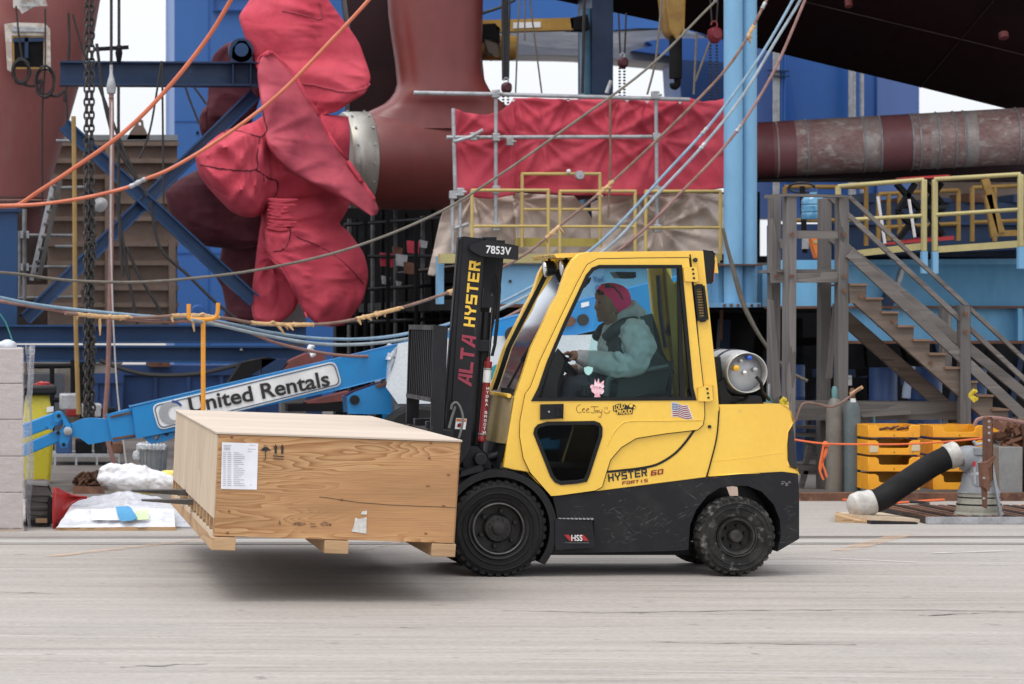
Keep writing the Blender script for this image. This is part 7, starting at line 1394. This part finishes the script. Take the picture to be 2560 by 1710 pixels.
single(m, 'plastic_bag', mat('grey_white_film', (.55,.57,.62), .35), 'crumpled clear plastic lying on top of the carton stack', 'plastic bag', remesh=.02, smooth_it=2)
tg = MB().tube([Y(*p,20.9) for p in curve(((-20,-10),(10,-80),(40,-40),(75,30),(95,60)), 5)], .008, 6) if False else MB().tube([P(*zA2(p)[0],21.0) for p in ((0,920),(40,980),(70,1060),(95,1140))], .006, 6); single(tg, 'strap', mat('teal_strap', (.02,.2,.18), .4), 'thin teal strap sticking up from the carton stack', 'strap')
ts = thing('timber_pile', 'pile of weathered grey timbers beside the carton stack', 'timber pile', Y(270,1285,21.2))
for i, (y0, y1) in enumerate(((1005,1060),(1064,1110),(1114,1160),(1165,1205),(1208,1245),(1248,1285))): part(MB().plate(zG1((185,y0),(355-random.randint(0,30),y0+random.randint(0,6)),(352,y1),(185,y1)), 21.2+random.uniform(0,.05), .7), 'timber', M_['timber_h'], ts, bevel=.012)
part(MB().plate(zG1((328,1095),(358,1080),(360,1265),(328,1270)), 21.15, .06), 'end_plate', M_['frame_black'], ts); part(MB().plate(zG1((190,1240),(330,1245),(330,1270),(190,1275)), 21.12, .06), 'strap_plate', M_['frame_black'], ts); part(MB().plate(zG1((245,1228),(325,1228),(325,1258),(245,1258)), 21.1, .02), 'tag', M_['lumber'], ts)
pb = MB().hexa([Y(200,1040,23.6),Y(520,1045,23.6),Y(520,1045,24.6),Y(200,1040,24.6),Y(200,995,23.6),Y(515,1000,23.6),Y(515,1000,24.6),Y(200,995,24.6)]); single(pb, 'plank_pile', M_['timber_h'], 'low grey plank pile behind the timbers near the chains', 'plank pile'); single(MB().hexa([Y(500,1058,23.4),Y(720,1058,23.4),Y(720,1058,24.4),Y(500,1058,24.4),Y(505,1005,23.4),Y(720,1008,23.4),Y(720,1008,24.4),Y(505,1005,24.4)]), 'rust_plate', M_['rust'], 'brown rusty plate lying at the foot of the chains', 'plate')
rs = MB(); pr_ = ((365,1010,1312),(385,1014,1300),(420,1030,1265),(455,1045,1190),(490,1060,1135),(540,1069,1105),(600,1075,1090)); vs = []
for i, (x, y0, y1) in enumerate(pr_):
    dd = 20.9+.35*math.sin(i/6*2.2)
    for t in range(5): vs.append(Y(x-8*math.sin(t/4*3.1), y0+(y1-y0)*t/4, dd+.05*math.sin(t/4*3.1)))
rs.add(vs, [(i*5+t, i*5+t+5, i*5+t+6, i*5+t+1) for i in range(6) for t in range(4)]); o = single(rs, 'curved_sheet', M_['red'], 'bright red curved plastic sheet between the timbers and the white pack', 'plastic sheet', sharp=180); sd_ = o.modifiers.new('s', 'SOLIDIFY'); sd_.thickness = .012
wpk = thing('wrapped_pack', 'low pallet pack wrapped in white plastic with a blue card on it', 'wrapped pallet', Y(800,1305,21.0)); fr = [Y(385,1290,20.75),Y(1205,1285,20.75),Y(1160,1100,22.3),Y(500,1088,22.3)]
def wpf(s, t):
    a = fr[0].lerp(fr[1], s); b = Y(480,1162,21.0).lerp(Y(1195,1160,21.0), s); c = Y(505,1092,22.0).lerp(Y(1165,1100,22.0), s); c = c+V((0,0,S_(22,22)*max(0, 1-abs(s-.55)*2.2)))
    p = a.lerp(b, t/.45) if t < .45 else b.lerp(c, (t-.45)/.55)
    return p+V((0, NZ.noise(V((s*9, t*6, 1)))*.035, NZ.noise(V((s*12, t*8, 6)))*.014*(1 if .02 < t else 0)))
part(MB().grid(wpf, 60, 30), 'wrap_film', mat('white_film', (.68,.685,.71), .35, c2=(.45,.46,.50), sc=4, st=(1,2,3), lo=.42, hi=.66, bump=.6, bsc=14, bdist=.02, coat=.3), wpk, sharp=180)
part(MB().hexa([fr[0]+V((0,0,-.05)),fr[1]+V((.02,0,-.05)),Y(1200,1230,22),Y(480,1230,22),fr[0],fr[1],Y(1200,1200,22),Y(480,1200,22)]), 'pallet', M_['lumber'], wpk)
def card(pts, dz, nm, m, par): return part(MB().add([wq+V((0,-dz,.0)) for wq in [Y(x, y, 20.93-(y-1160)/130*.18) for x, y in pts]], [tuple(range(len(pts)))[::-1]]), nm, m, par)
card(((625,1162),(1020,1158),(1020,1240),(632,1235)), .03, 'paper_sheet', M_['paper'], wpk); card(((930,1172),(1022,1165),(1022,1232),(935,1236)), .04, 'green_note', mat('pale_green_note', (.62,.72,.45), .6), wpk); card(((792,1142),(880,1138),(900,1150),(945,1222),(905,1238),(825,1242),(808,1200)), .055, 'blue_card', mat('blue_card', (.06,.30,.55), .5), wpk)
fp = thing('flat_pack', 'flat grey film covered pack next to the white wrapped pallet', 'wrapped pack', Y(1270,1310,21.2)); part(MB().hexa([Y(1190,1300,21),Y(1420,1305,21),Y(1420,1270,22.6),Y(1180,1265,22.6),Y(1190,1270,21),Y(1420,1275,21),Y(1240,1150,22.6),Y(1165,1150,22.6)]), 'film', bpy.data.materials['grey_white_film'], fp, bevel=.02); part(MB().hexa([Y(1190,1312,21),Y(1420,1315,21),Y(1420,1280,22.6),Y(1180,1280,22.6),Y(1190,1301,21),Y(1420,1306,21),Y(1420,1271,22.6),Y(1180,1270,22.6)]), 'board', M_['lumber'], fp)
wb = thing('plastic_bundle', 'white plastic bundle with yellow bags poking out below the trash can', 'bundle', Y(950,1035,23.5)); m = MB()
for (x, y, r_) in ((770,900,.12),(790,960,.16),(860,910,.13),(880,970,.17),(960,910,.12),(980,970,.17),(1060,950,.13),(1080,990,.14),(1150,980,.12),(1180,1010,.10),(760,1010,.08)): m.ball(Y(x,y,23.6), r_*.75, 14, sc=(1.5,1.3,.9))
wf_ = part(m, 'white_film', mat('thin_white_film', (.68,.68,.70), .3, c2=(.6,.61,.63), sc=6, crease=.08), wb, remesh=.014, smooth_it=8)
tw_ = bpy.data.textures.new('film_folds', 'CLOUDS'); tw_.noise_scale = .13; tw_.noise_depth = 3; tw_.noise_type = 'HARD_NOISE'; dw_ = wf_.modifiers.new('d', 'DISPLACE'); dw_.texture = tw_; dw_.strength = .055; dw_.mid_level = .4; dw_.texture_coords = 'LOCAL'; m = MB()
for (x, y, r_) in ((720,965,.05),(745,985,.07),(770,1010,.07),(1000,1018,.10),(1080,1020,.09),(1150,925,.07),(1170,940,.07),(880,1020,.09),(1190,920,.06)): m.ball(Y(x,y,23.62), r_*.8, 12, sc=(1.6,1.2,.8))
part(m, 'yellow_bag', mat('yellow_bag_film', (.68,.55,.12), .45), wb, remesh=.02, smooth_it=3)
tc_ = thing('trash_can', 'dented galvanised trash can with a plastic liner behind the crate', 'trash can', Y(1055,890,28)); c0_, c1_ = Y(1055,898,28), Y(1055,728,28); rr = S_(37,28); hh = c1_.z-c0_.z; prof = [(.001,-.3),(rr*.80,-.3),(rr*.82,0)]
prof += [(rr*(.82+.14*t), hh*t) for t in (.2,.4,.44,.48,.7,.9)]+[(rr,hh*.92),(rr*1.02,hh*.96),(rr,hh),(rr*.94,hh),(rr*.8,hh*.3)]
cn_ = MB().lathe(prof, (c0_.x,28,c0_.z), (0,0,1), 40, cap=False)
for k in range(20): a = 2*math.pi*k/20; cn_.beam(V((c0_.x+math.cos(a)*rr*.84,28+math.sin(a)*rr*.84,c0_.z)), V((c0_.x+math.cos(a)*rr*.955,28+math.sin(a)*rr*.955,c0_.z+hh*.9)), .012, .014, (math.cos(a),math.sin(a),0))
part(cn_, 'can_body', mat('dull_zinc', (.36,.38,.40), .4, .5, c2=(.27,.29,.31), sc=5), tc_); m = MB()
for k in range(16): a = R(100+k*14); m.ball(V((c0_.x+math.cos(a)*rr, 28+math.sin(a)*rr, c0_.z+hh*(.97-.02*k*(k < 6)))), .03, 6, sc=(1,1,1.6 if k > 3 else 2.2))
m.ball(Y(945,795,28), .05, 8, sc=(1.2,1,1.3)); part(m, 'liner', film('clear_liner', (.75,.77,.8), .6), tc_)
# ------------------------------------------------------------------ orange hook stand
hs_ = thing('cable_stand', 'orange cable stand with a two pronged hook rising behind the crate', 'stand', (P(508,0,23.2).x, 23.2, 0)); p0 = P(508,797,23.2)
part(MB().tube([(p0.x, 23.2, 0), p0], .0255*.85, 14), 'post', M_['orange'], hs_); part(MB().tube([P(*p,23.2) for p in curve(((472,760),(472,788),(476,797),(500,799),(525,798),(538,794),(544,782),(545,757)), 5)], .0195, 12), 'fork_hook', M_['orange'], hs_); part(MB().lathe([(.001,0),(.2,0),(.2,.02),(.001,.02)], (p0.x,23.2,0), (0,0,1), 24), 'foot_plate', M_['orange'], hs_)
# ------------------------------------------------------------------ ropes, hoses and cables strung across
def rope(name, label, pts, dd, r_, m, cat='cable', frays=(), grp=None, clamps=(), z=None, kk=8):
    L = curve([tuple(q) for q in (z(*pts) if z else pts)], kk); n = len(L); w3 = [P(u, v, dd[0]+(dd[1]-dd[0])*i/(n-1)) for i, (u, v) in enumerate(L)]
    t = thing(name, label, cat, w3[n//2], grp); part(MB().tube(w3, r_, 8), 'line', M_[m], t)
    for (f0, f1) in frays:
        mb = MB(); rnd_ = random.Random(int(f0*1e4)); i0, i1 = int(f0*(n-1)), max(int(f0*(n-1))+1, int(f1*(n-1)))
        for i in range(i0, i1): a, b = w3[i], w3[min(i+1, n-1)]; rr0 = r_*rnd_.uniform(1.05,1.7); mb.tube([a, b+(b-a)*.3], [rr0, r_*rnd_.uniform(1.0,1.4)], 7)
        for k in range(9):
            a = w3[rnd_.randint(i0, i1)]; b = a+V((rnd_.uniform(-.03,.09), rnd_.uniform(-.03,.03), rnd_.uniform(-.09,.03)*(2.2 if k == 0 else .7))); mb.tube([a, (a+b)/2+V((rnd_.uniform(-.01,.01),0,.012)), b], [.012,.016,.007], 5)
        part(mb, 'frayed_wrap', M_['fray'], t)
    for f in clamps:
        i = int(f*(n-1)); ax_c = (w3[min(i+1,n-1)]-w3[max(0,i-1)]).normalized(); part(MB().lathe([(r_*1.3,-.05),(r_*1.4,-.045),(r_*1.4,-.02),(r_*1.2,-.015),(r_*1.2,.015),(r_*1.4,.02),(r_*1.4,.045),(r_*1.3,.05)], w3[i], ax_c, 10), 'coupling', M_['galv'], t)
    return t
zo = zO
rope('air_hose', 'upper orange hose climbing steeply from the left edge to the top', ((-40,474),(20,472),(45,468),(90,438),(160,392),(280,306),(380,207),(470,95),(528,2),(560,-60)), (26,25), .024, 'hose_orange', 'hose', z=zo)
rope('air_hose', 'longer orange hose sagging past the chains and rising over the propeller', ((-40,471),(40,471),(110,466),(200,452),(290,430),(330,412),(400,382),(520,308),(640,215),(760,92),(845,0),(890,-60)), (25.5,25), .019, 'hose_orange', 'hose', z=zo, clamps=(.40,.45))
rope('power_cable', 'olive grey cable sweeping from the left edge up past the blue column', ((-40,622),(40,628),(150,642),(290,647),(420,640),(600,617),(800,570),(1000,490),(1150,398),(1300,292),(1480,160),(1620,22),(1640,2)), (24,28.5), .0145, 'rope_grey', z=zo, clamps=(.985,))
rope('power_cable', 'brown cable with frayed hemp wraps hanging over the orange stand', ((150,718),(240,726),(330,728),(430,723),(520,730),(600,742),(750,742),(880,716),(1000,680),(1100,640),(1210,578),(1290,512),(1400,420),(1560,268),(1680,138),(1757,0),(1790,-60)), (23.3,28.5), .0165, 'rope_brown', frays=((.03,.10),(.17,.24),(.30,.36),(.41,.46),(.52,.545),(.66,.68),(.735,.75),(.90,.905)), z=zo, clamps=(.93,))
rope('power_cable', 'upper blue cable of the pair crossing the red tarpaulin to the twin column', ((-40,672),(0,682),(70,696),(150,707),(300,722),(400,729),(465,732),(540,745),(620,762),(720,775),(830,777),(930,765),(1050,735),(1210,662),(1370,560),(1530,392),(1640,270),(1740,132),(1817,0),(1845,-60)), (22.8,28.2), .0165, 'rope_blue', z=zo, clamps=(.83,))
rope('power_cable', 'lower grey cable of the pair crossing the tan tarpaulin to the twin column', ((440,733),(500,745),(600,767),(720,787),(830,789),(950,774),(1060,745),(1220,672),(1390,570),(1500,452),(1610,335),(1700,222),(1780,90),(1834,0),(1860,-60)), (23.0,28.4), .0165, 'rope_grey2', z=zo, clamps=(.72,))
rope('water_hose', 'dusty pink hose hanging lowest of the strung lines', ((-40,684),(60,700),(200,722),(330,735),(440,737),(500,742),(560,757),(630,785),(720,806),(800,816),(880,815),(960,806),(1080,765),(1230,690),(1430,565),(1560,442),(1680,312),(1770,170),(1845,0),(1870,-60)), (23.2,28.6), .0165, 'rope_pink', 'hose', z=zo, clamps=(.85,))
def drop(name, label, pts, d, r_, m, cat='rope', z=zA): return single(MB().tube([P(u, v, d) for u, v in curve(z(*pts), 5)], r_, 7), name, M_[m], label, cat)
M_['tan_rope'] = mat('tan_rope_fibre', (.32,.20,.07), .8); M_['pale_rope'] = mat('pale_rope_fibre', (.52,.48,.47), .7)
drop('hanging_rope', 'tan rope hanging straight down left of the chains', ((505,800),(512,1300),(515,1900),(525,2400),(540,2850)), 29, .028, 'tan_rope'); drop('hanging_hose', 'dusty pink hose hanging right of the chains', ((765,640),(768,1000),(765,1600),(755,2100),(740,2600),(722,2880),(745,3050),(790,3200)), 29.2, .03, 'rope_pink', 'hose')
drop('hanging_rope', 'thin pale rope hanging next to the pink hose', ((770,700),(762,1500),(775,2100),(800,2600),(830,2900),(870,3200)), 29.1, .010, 'pale_rope')
for pts, l in ((((765,-20),(765,450)),'black wire left of the hook, against the white sky'),(((818,-20),(818,330)),'black chain wire holding the small black hook'),(((665,300),(690,500),(715,700),(800,1000),(950,1250)),'slanted black cable falling from the hull edge'),(((680,590),(760,800),(880,1100),(1010,1350)),'black cable slanting behind the pink hose'),(((815,590),(815,900),(820,1500),(845,1900)),'straight black cable behind the pink hose'),(((1110,420),(1080,620),(1030,900),(960,1090)),'curved thin black cable right of the lifting eye'),(((1115,430),(1120,900),(1125,1420)),'vertical thin black cable in front of the bulkhead edge'),(((1275,600),(1310,700),(1370,850)),'short black cable hanging below the navy beam, left one'),(((1335,600),(1380,660),(1420,720)),'short black cable hanging below the navy beam, right one'),(((110,40),(130,250),(155,420)),'thin dark cable across the hull opening'),(((310,60),(310,450),(290,800),(292,1570)),'thin dark cable falling down the red hull'),(((470,90),(475,300),(460,550)),'thick dark cable hung on the red hull near its edge'),(((500,100),(550,280),(590,400)),'thin dark cable at the edge of the red hull'),(((455,600),(462,800),(450,900)),'short dark cable below the coil on the red hull'),(((1035,1380),(1100,1700),(1300,1900),(1450,2050),(1570,2150),(1700,2250)),'long black cable slanting under the blue braces'),(((800,1350),(850,1700),(900,2000),(945,2230)),'black cable in front of the ribs, left of two'),(((870,1700),(960,1900),(1080,2100),(1130,2230)),'black cable in front of the ribs, right of two')):
    drop('hanging_cable', l, pts, 31.2 if pts[0][0] > 600 else 35.6, .014 if 'thin' in l or 'short' in l else .020, 'cable', 'cable')
drop('hanging_cable', 'thick black cable sagging below the long blue beams', ((685,2480),(850,2540),(1000,2575),(1200,2582),(1400,2565),(1600,2520),(1750,2480)), 31.4, .028, 'cable', 'cable')
for cx, cy, rx, ry, l in ((145,490,58,90,'coil of dark cable hanging below the hull opening'),(310,560,75,105,'larger coil of dark cable right of the hull opening')):
    m = MB()
    for k in range(5): rx_ = rx*random.uniform(.8,1.1); ry_ = ry*random.uniform(.8,1.1); m.tube([P(*zA((cx+random.uniform(-6,6)+rx_*math.cos(a), cy+ry_*math.sin(a)))[0], 35.6-.02*k) for a in [2*math.pi*j/18 for j in range(19)]], .013, 6)
    m.tube([P(*zA(p)[0], 35.6) for p in curve(((cx+20,cy+90),(cx+90,cy+100),(cx+140,cy+60),(cx+130,cy+140)), 5)], .02, 6); single(m, 'cable_coil', M_['cable'], l, 'cable coil')
hk = thing('hook_block', 'small black hook block on a bar against the white sky', 'hook', P(*zA((818,370))[0], 33)); part(MB().lathe([(.001,-.1),(.03,-.08),(.05,.03),(.03,.13),(.001,.15)], P(*zA((818,380))[0],33), (0,0,1), 12), 'weight', M_['black_shade'], hk); part(MB().beam(P(*zA((640,340))[0],33), P(*zA((885,325))[0],33), .05, .05), 'bar', M_['black_shade'], hk)
sw = thing('swivel', 'grey swivel fitting where the pink hose hangs from its wire', 'swivel', P(*zA((765,600))[0], 29.2)); part(MB().lathe([(.02,-.09),(.05,-.07),(.06,0),(.04,.09),(.02,.16),(.02,.26)], P(*zA((765,600))[0],29.2), (0,0,1), 12), 'body', M_['galv'], sw); part(MB().lathe([(.01,-.05),(.035,-.03),(.01,0)], P(*zA((765,660))[0],29.2), (0,0,1), 10), 'nut', M_['rust'], sw)
# chains
def chain(label, pts, pitch, r_, w_, d, m='black_shade', z=zA, name='chain', cat='chain', grp='heavy chains hanging by the red hull'):
    L = curve(z(*pts), 12); W_ = [P(u, v, d) for u, v in L]; mb = MB(); acc = 0; k = 0; nxt = 0
    for a, b in zip(W_, W_[1:]):
        l = (b-a).length; dr = (b-a).normalized()
        while nxt <= acc+l:
            c = a+dr*(nxt-acc); s_ = dr.cross(V((0,1,0))).normalized(); s_ = s_ if k % 2 == 0 else V((.35*s_.x, .93, .35*s_.z)).normalized(); ln = pitch*.68
            mb.tube([c+dr*math.cos(2*math.pi*j/10)*ln+s_*math.sin(2*math.pi*j/10)*w_ for j in range(11)], r_, 5, cap=False); nxt += pitch; k += 1
        acc += l
    return single(mb, name, M_[m], label, cat, grp)
M_['chain'] = mat('greasy_chain_steel', (.05,.045,.042), .5, .4, c2=(.045,.04,.038), sc=12, c3=(.15,.12,.1), lo3=.62, hi3=.75, sc3=16)
chain('heavy black chain strand at the edge of the red hull, left of the pair', ((598,-30),(596,500),(595,1000),(592,1500),(590,2100),(592,2700),(600,2950)), .075, .0125, .028, 28.2, 'chain'); chain('heavy black chain strand at the edge of the red hull, right of the pair', ((632,-30),(632,500),(630,1000),(632,1600),(630,2100),(635,2700),(650,2990)), .075, .0125, .028, 28.25, 'chain')
chain('rusty knotted chain strand bunched between the two heavy strands', ((612,1300),(606,1700),(616,2100),(608,2500),(618,2800),(640,3000)), .06, .015, .035, 28.3, 'chain'); chain('short rusty chain strand bunched behind the hanging pair', ((622,1250),(640,1700),(612,2000),(640,2400),(600,2700),(600,3010)), .06, .015, .035, 28.4, 'chain')
cp_ = thing('chain_pile', 'pile of rusty chain on the ground below the hanging strands', 'chain pile', P(*zG1((620,985))[0], 26.5)); m = MB()
for k in range(70): c = P(*zG1((random.gauss(625,38), random.uniform(930,992)))[0], 26.4+random.uniform(-.2,.2)); a_ = V((random.uniform(-1,1),random.uniform(-1,1),random.uniform(-.5,.5))).normalized(); b_ = a_.orthogonal().normalized(); m.tube([c+a_*math.cos(2*math.pi*j/8)*.06+b_*math.sin(2*math.pi*j/8)*.035 for j in range(9)], .015, 5, cap=False)
part(m, 'links', M_['rust'], cp_).__setitem__('kind', 'stuff')
# ladder and pipes under the red hull
ld = thing('ladder', 'grey aluminium ladder leaning under the red hull', 'ladder', P(*zA2((260,700))[0], 33)); La = lambda x, y, d=33: P(*zA2((x, y))[0], d)
M_['ladder'] = mat('dirty_aluminium', (.075,.07,.066), .7, c2=(.05,.047,.044)); part(MB().beam(La(415,0), La(265,690), .06, .10, (0,1,0)), 'stile', M_['ladder'], ld); part(MB().beam(La(370,0,33.3), La(215,690,33.3), .06, .10, (0,1,0)), 'stile', M_['galv'], ld)
for k in range(8): t_ = (k+.5)/8; part(MB().tube([La(415-150*t_, 690*t_), La(370-155*t_, 690*t_, 33.3)], .02, 6), 'rung', M_['ladder'], ld)
M_['pipe_mid'] = mat('weathered_grey_pipe', (.2,.205,.215), .5, .2, c2=(.13,.13,.135), sc=6)
ss = thing('scaffold', 'small grey pipe scaffold under the red hull at the left', 'scaffold', La(170,820,33.6))
for pts in (((168,200),(168,830)),((135,350),(135,800)),((200,380),(510,382)),((200,598),(500,598)),((380,458),(505,458)),((120,812),(560,805)),((380,55),(580,50)),((385,-270),(580,-265))): part(MB().tube([La(*pts[0],33.6), La(*pts[1],33.6)], .03 if pts[0][0] == 168 else .022, 8), 'scaffold_pipe', M_['pipe_mid'], ss)
part(MB().plate(zA2((125,720),(560,715),(555,800),(125,800)), 33.8, .05), 'toe_board', M_['brown'], ss)
for x, y in ((150,375),(190,375),(150,598),(190,598)): part(MB().box(La(x-9,0,33.5).x, La(x+9,0,33.5).x, 33.5, 33.6, La(0,y+25,33.5).z, La(0,y-25,33.5).z), 'clamp', M_['galv'], ss)
fl = thing('flood_lamp', 'small round work lamp hanging beside the chains', 'lamp', La(690,170,30)); part(MB().lathe([(.03,.1),(.06,.06),(.1,0)], La(690,170,30), (.3,.9,-.3), 16), 'shade', M_['black_shade'], fl); part(MB().lathe([(.001,-.03),(.06,-.02),(.095,0)], La(690,170,30), (.3,.9,-.3), 16), 'lens', M_['pipe_mid'], fl)
# ------------------------------------------------------------------ hoists, hooks and the jib under the big hull
def hoist(label, z, x, y, w_, d, m, top):
    c = P(*z((x, y))[0], d); s = S_(w_*.36345, d)/2; t = thing('chain_hoist', label, 'chain hoist', c, 'chain hoists under the big hull')
    part(MB().lathe([(s*.4,-s*1.15),(s*.9,-s*.6),(s,-s*.1),(s*.95,s*.6),(s*.5,s*.95),(.001,s)], c+V((0,-s*.4,0)), (0,.0,1), 6), 'body', M_[m], t, bevel=.01); part(MB().lathe([(s*.6,-.02),(s*.65,0),(s*.65,s*.5)], c+V((0,-s*1.2,0)), (0,1,0), 16), 'wheel_cover', M_[m], t)
    hk_ = c+V((0,0,s*1.35)); part(MB().tube([hk_+V((math.cos(a)*s*.4,0,math.sin(a)*s*.45)) for a in [R(-80+k*30) for k in range(10)]], s*.13, 6), 'hook', M_[m] if m == 'hoist_bright' else M_['galv'], t)
    tp = P(*z(top)[0], d); mb = MB(); 
    for o in (-.05, .05): mb.tube([c+V((o*.6,0,s*1.7)), V((c.x+o, d, tp.z))], .012, 6)
    part(mb, 'sling', M_['cable'], t); ch_ = MB()
    for o in (-.5, .35):
        z_ = c.z-s
        while z_ > P(0,245,d).z-.3: ch_.lathe([(.012,-.012),(.018,0),(.012,.012)], (c.x+o*s, d, z_), (0,0,1), 6); z_ -= .04
    part(ch_, 'hand_chain', M_['cable'], t); return t
M_['hoist_red'] = mat('dull_red_hoist_paint', (.07,.010,.018), .5)
M_['hoist_bright'] = mat('red_hoist_paint', (.22,.018,.03), .5)
hoist('dark red chain hoist hanging above the scaffold corner', zC, 840, 605, 78, 33, 'hoist_red', (832,-30)); hoist('dark red chain hoist hanging beside the dark blue column', zC, 1640, 432, 76, 33, 'hoist_red', (1640,90)); hoist('bright red chain hoist hanging left of the twin column', zD, 1060, 240, 105, 32.5, 'hoist_bright', (1062,0))
hb = thing('crane_hook', 'worn yellow hook block with a steel hook above the red tarpaulin', 'crane hook', P(*zD((795,570))[0], 32.6)); part(MB().plate(zD((722,-60),(862,-60),(852,200),(835,240),(800,258),(770,240),(742,200)), 32.5, .3), 'block', M_['ochre'], hb, bevel=.03); part(MB().tube([P(*zD((795,250))[0],32.6), P(*zD((795,540))[0],32.6)], .085, 10), 'shank', M_['black_shade'], hb)
part(MB().tube([P(*zD(p)[0],32.6) for p in curve(((798,530),(808,550),(806,580),(790,595),(772,585),(770,570)), 4)], [.02,.03]+[.045]*14+[.04,.035,.03,.025,.012], 8), 'hook', M_['black_shade'], hb)
jb = thing('jib_crane', 'yellow jib crane arm with a black hoist on a dark blue column', 'jib crane', P(*zC((1500,640))[0], 36)); part(MB().box(P(*zC((1432,0))[0],36).x, P(*zC((1576,0))[0],36).x, 36, 36.9, P(0,680,36).z, P(0,-60,36).z), 'column', M_['navy'], jb); part(MB().box(P(*zC((1390,0))[0],36).x, P(*zC((1431,0))[0],36).x, 36.1, 36.4, P(0,680,36).z, P(0,18,36).z), 'column_flange', mat('teal_blue_flange', (.06,.17,.27), .5), jb)
part(MB().beam(P(*zC((640,186))[0],35.8), P(*zC((1290,168))[0],35.8), .2, S_(30,36)), 'arm', mat('amber_crane_paint', (.42,.24,.04), .5, c2=(.35,.19,.03)), jb); part(MB().plate(zC((888,155),(1078,150),(1078,188),(888,195)), 35.68, .01), 'name_plate', M_['white'], jb); part(MB().plate(zC((1280,125),(1400,98),(1420,200),(1290,198)), 35.7, .4), 'arm_root', M_['black_shade'], jb)
part(MB().plate(zC((660,180),(760,175),(790,200),(785,265),(660,275)), 35.5, .4), 'trolley', M_['black_shade'], jb, bevel=.03); part(MB().lathe([(.001,0),(.17,.0),(.18,.05),(.18,.5),(.15,.56),(.001,.56)], P(*zC((640,328))[0],35.7), (1,0,0), 20), 'hoist_motor', M_['ochre'], jb); part(MB().plate(zC((705,285),(790,285),(800,330),(780,380),(705,370)), 35.45, .5), 'motor_cap', mat('brown_motor', (.10,.07,.05), .5), jb, bevel=.03)
for pts, l in ((((830,-20),(835,550)),'black hoist cable over the scaffold corner'),(((665,400),(690,640)),'dark cable beside the strut, above the scaffold'),(((930,-20),(905,640)),'thin grey line left of the jib arm plate'),(((968,-20),(968,280)),'thin brown line in front of the jib plate'),(((1000,-20),(1085,640)),'thin slanted line right of the jib plate'),(((1378,-20),(1365,640)),'dark rope along the dark blue column'),(((680,90),(800,50),(900,0)),'ochre line slanting to the top edge')): drop('hanging_line', l, pts, 35, .012 if 'thin' in l else (.05 if 'hoist' in l else .022), 'cable' if 'thin' not in l else 'rope_grey', 'line', zC)
for pts, l in ((((700,0),(660,400),(600,650)),'dark line hanging left of the yellow hook block'),(((940,220),(920,650)),'thin blue grey line in front of the deep blue leg'),(((1030,290),(930,560)),'thin rope falling from the red hoist')): drop('hanging_line', l, pts, 32, .014, 'rope_grey', 'line', zD)
drop('hanging_line', 'thin rusty rope dropping in front of the red tarpaulin', ((345,670),(345,1200),(330,1500)), 30.4, .014, 'rope_brown', 'line', zD); drop('hanging_cable', 'grey brown cable pair drooping from the blue column foot to the timber', ((1120,470),(1180,720),(1260,1000),(1400,1250),(1560,1440),(1700,1520)), 27.5, .02, 'rope_grey', 'cable', zD2); drop('hanging_cable', 'second grey brown cable drooping behind the gas bottle', ((1125,500),(1200,760),(1290,1040),(1440,1310),(1620,1520)), 27.6, .016, 'rope_grey', 'cable', zD2)
drop('red_pipe', 'thin dark red pipe below the blue platform front', ((1112,1010),(1105,1240)), 31, .022, 'rust', 'pipe', zD2)
# orange rope with a knot
rr_ = drop('orange_rope', 'orange rope stretched from behind the forklift to the rusty steel post', ((130,675),(190,687),(380,712),(640,718),(950,716),(1250,698),(1505,673)), 23.6, .0095, 'hose_orange', 'rope', zG5); M_['bright_orange'] = mat('bright_orange_rope', (.75,.15,.04), .6); rr_.data.materials[0] = M_['bright_orange']
m = MB()
for pts in (((385,710),(372,780),(355,880),(368,930),(382,962)),((395,712),(405,760),(375,840),(392,900),(405,945)),((420,715),(395,760),(370,850),(360,900))): m.tube([P(*zG5(p)[0], 23.55) for p in curve(pts, 4)], .010, 6)
m.ball(P(*zG5((393,716))[0],23.55), .03, 8); single(m, 'rope_tail', M_['bright_orange'], 'knotted orange rope tail dangling by the gas cylinders', 'rope')
m = MB().tube([P(*zG5(p)[0], 23.9) for p in curve(((190,560),(240,440),(340,440),(440,460),(520,420),(640,330)), 5)], .010, 6); single(m, 'wire', M_['rope_brown'], 'brown wire drooping across the timber beam by the gas cylinders', 'wire')
m = MB().tube([P(*zG5(p)[0], 23.9) for p in curve(((1420,590),(1440,550),(1500,535),(1600,540),(1761,570)), 5)], .018, 6); single(m, 'wire', M_['rope_pink'], 'pinkish hose arching over the rusty steel post', 'hose')
for x, y, l, zz in ((1385,380,'yellow ribbon tied to the stair post near the trays',zG5),(85,425,'yellow ribbon behind the forklift counterweight',zG5)):
    m = MB(); 
    for k in range(5): a = P(*zz((x,y))[0], 24.8); b = P(*zz((x+random.uniform(10,60), y+random.uniform(-40,60)))[0], 24.75); m.beam(a, b, .012, .03)
    single(m, 'ribbon', mat('yellow_ribbon', (.65,.48,.03), .5), l, 'ribbon')
m = MB().tube([P(u, v, F*CH/(v-V0))+V((0,0,.012)) for u, v in curve(((2000,1252),(2080,1250),(2200,1262),(2300,1256),(2420,1250),(2560,1251)), 6)], .012, 6); single(m, 'extension_cord', M_['bright_orange'], 'orange cord lying on the concrete behind the suction hose', 'cord')
m = MB().tube([P(u, v, F*CH/(v-V0))+V((0,0,.015)) for u, v in curve(((2230,1262),(2270,1258),(2320,1262),(2300,1268),(2240,1270),(2230,1266)), 6)], .015, 6); single(m, 'loose_cable', M_['cable'], 'loop of black cable on the concrete behind the hose', 'cable')
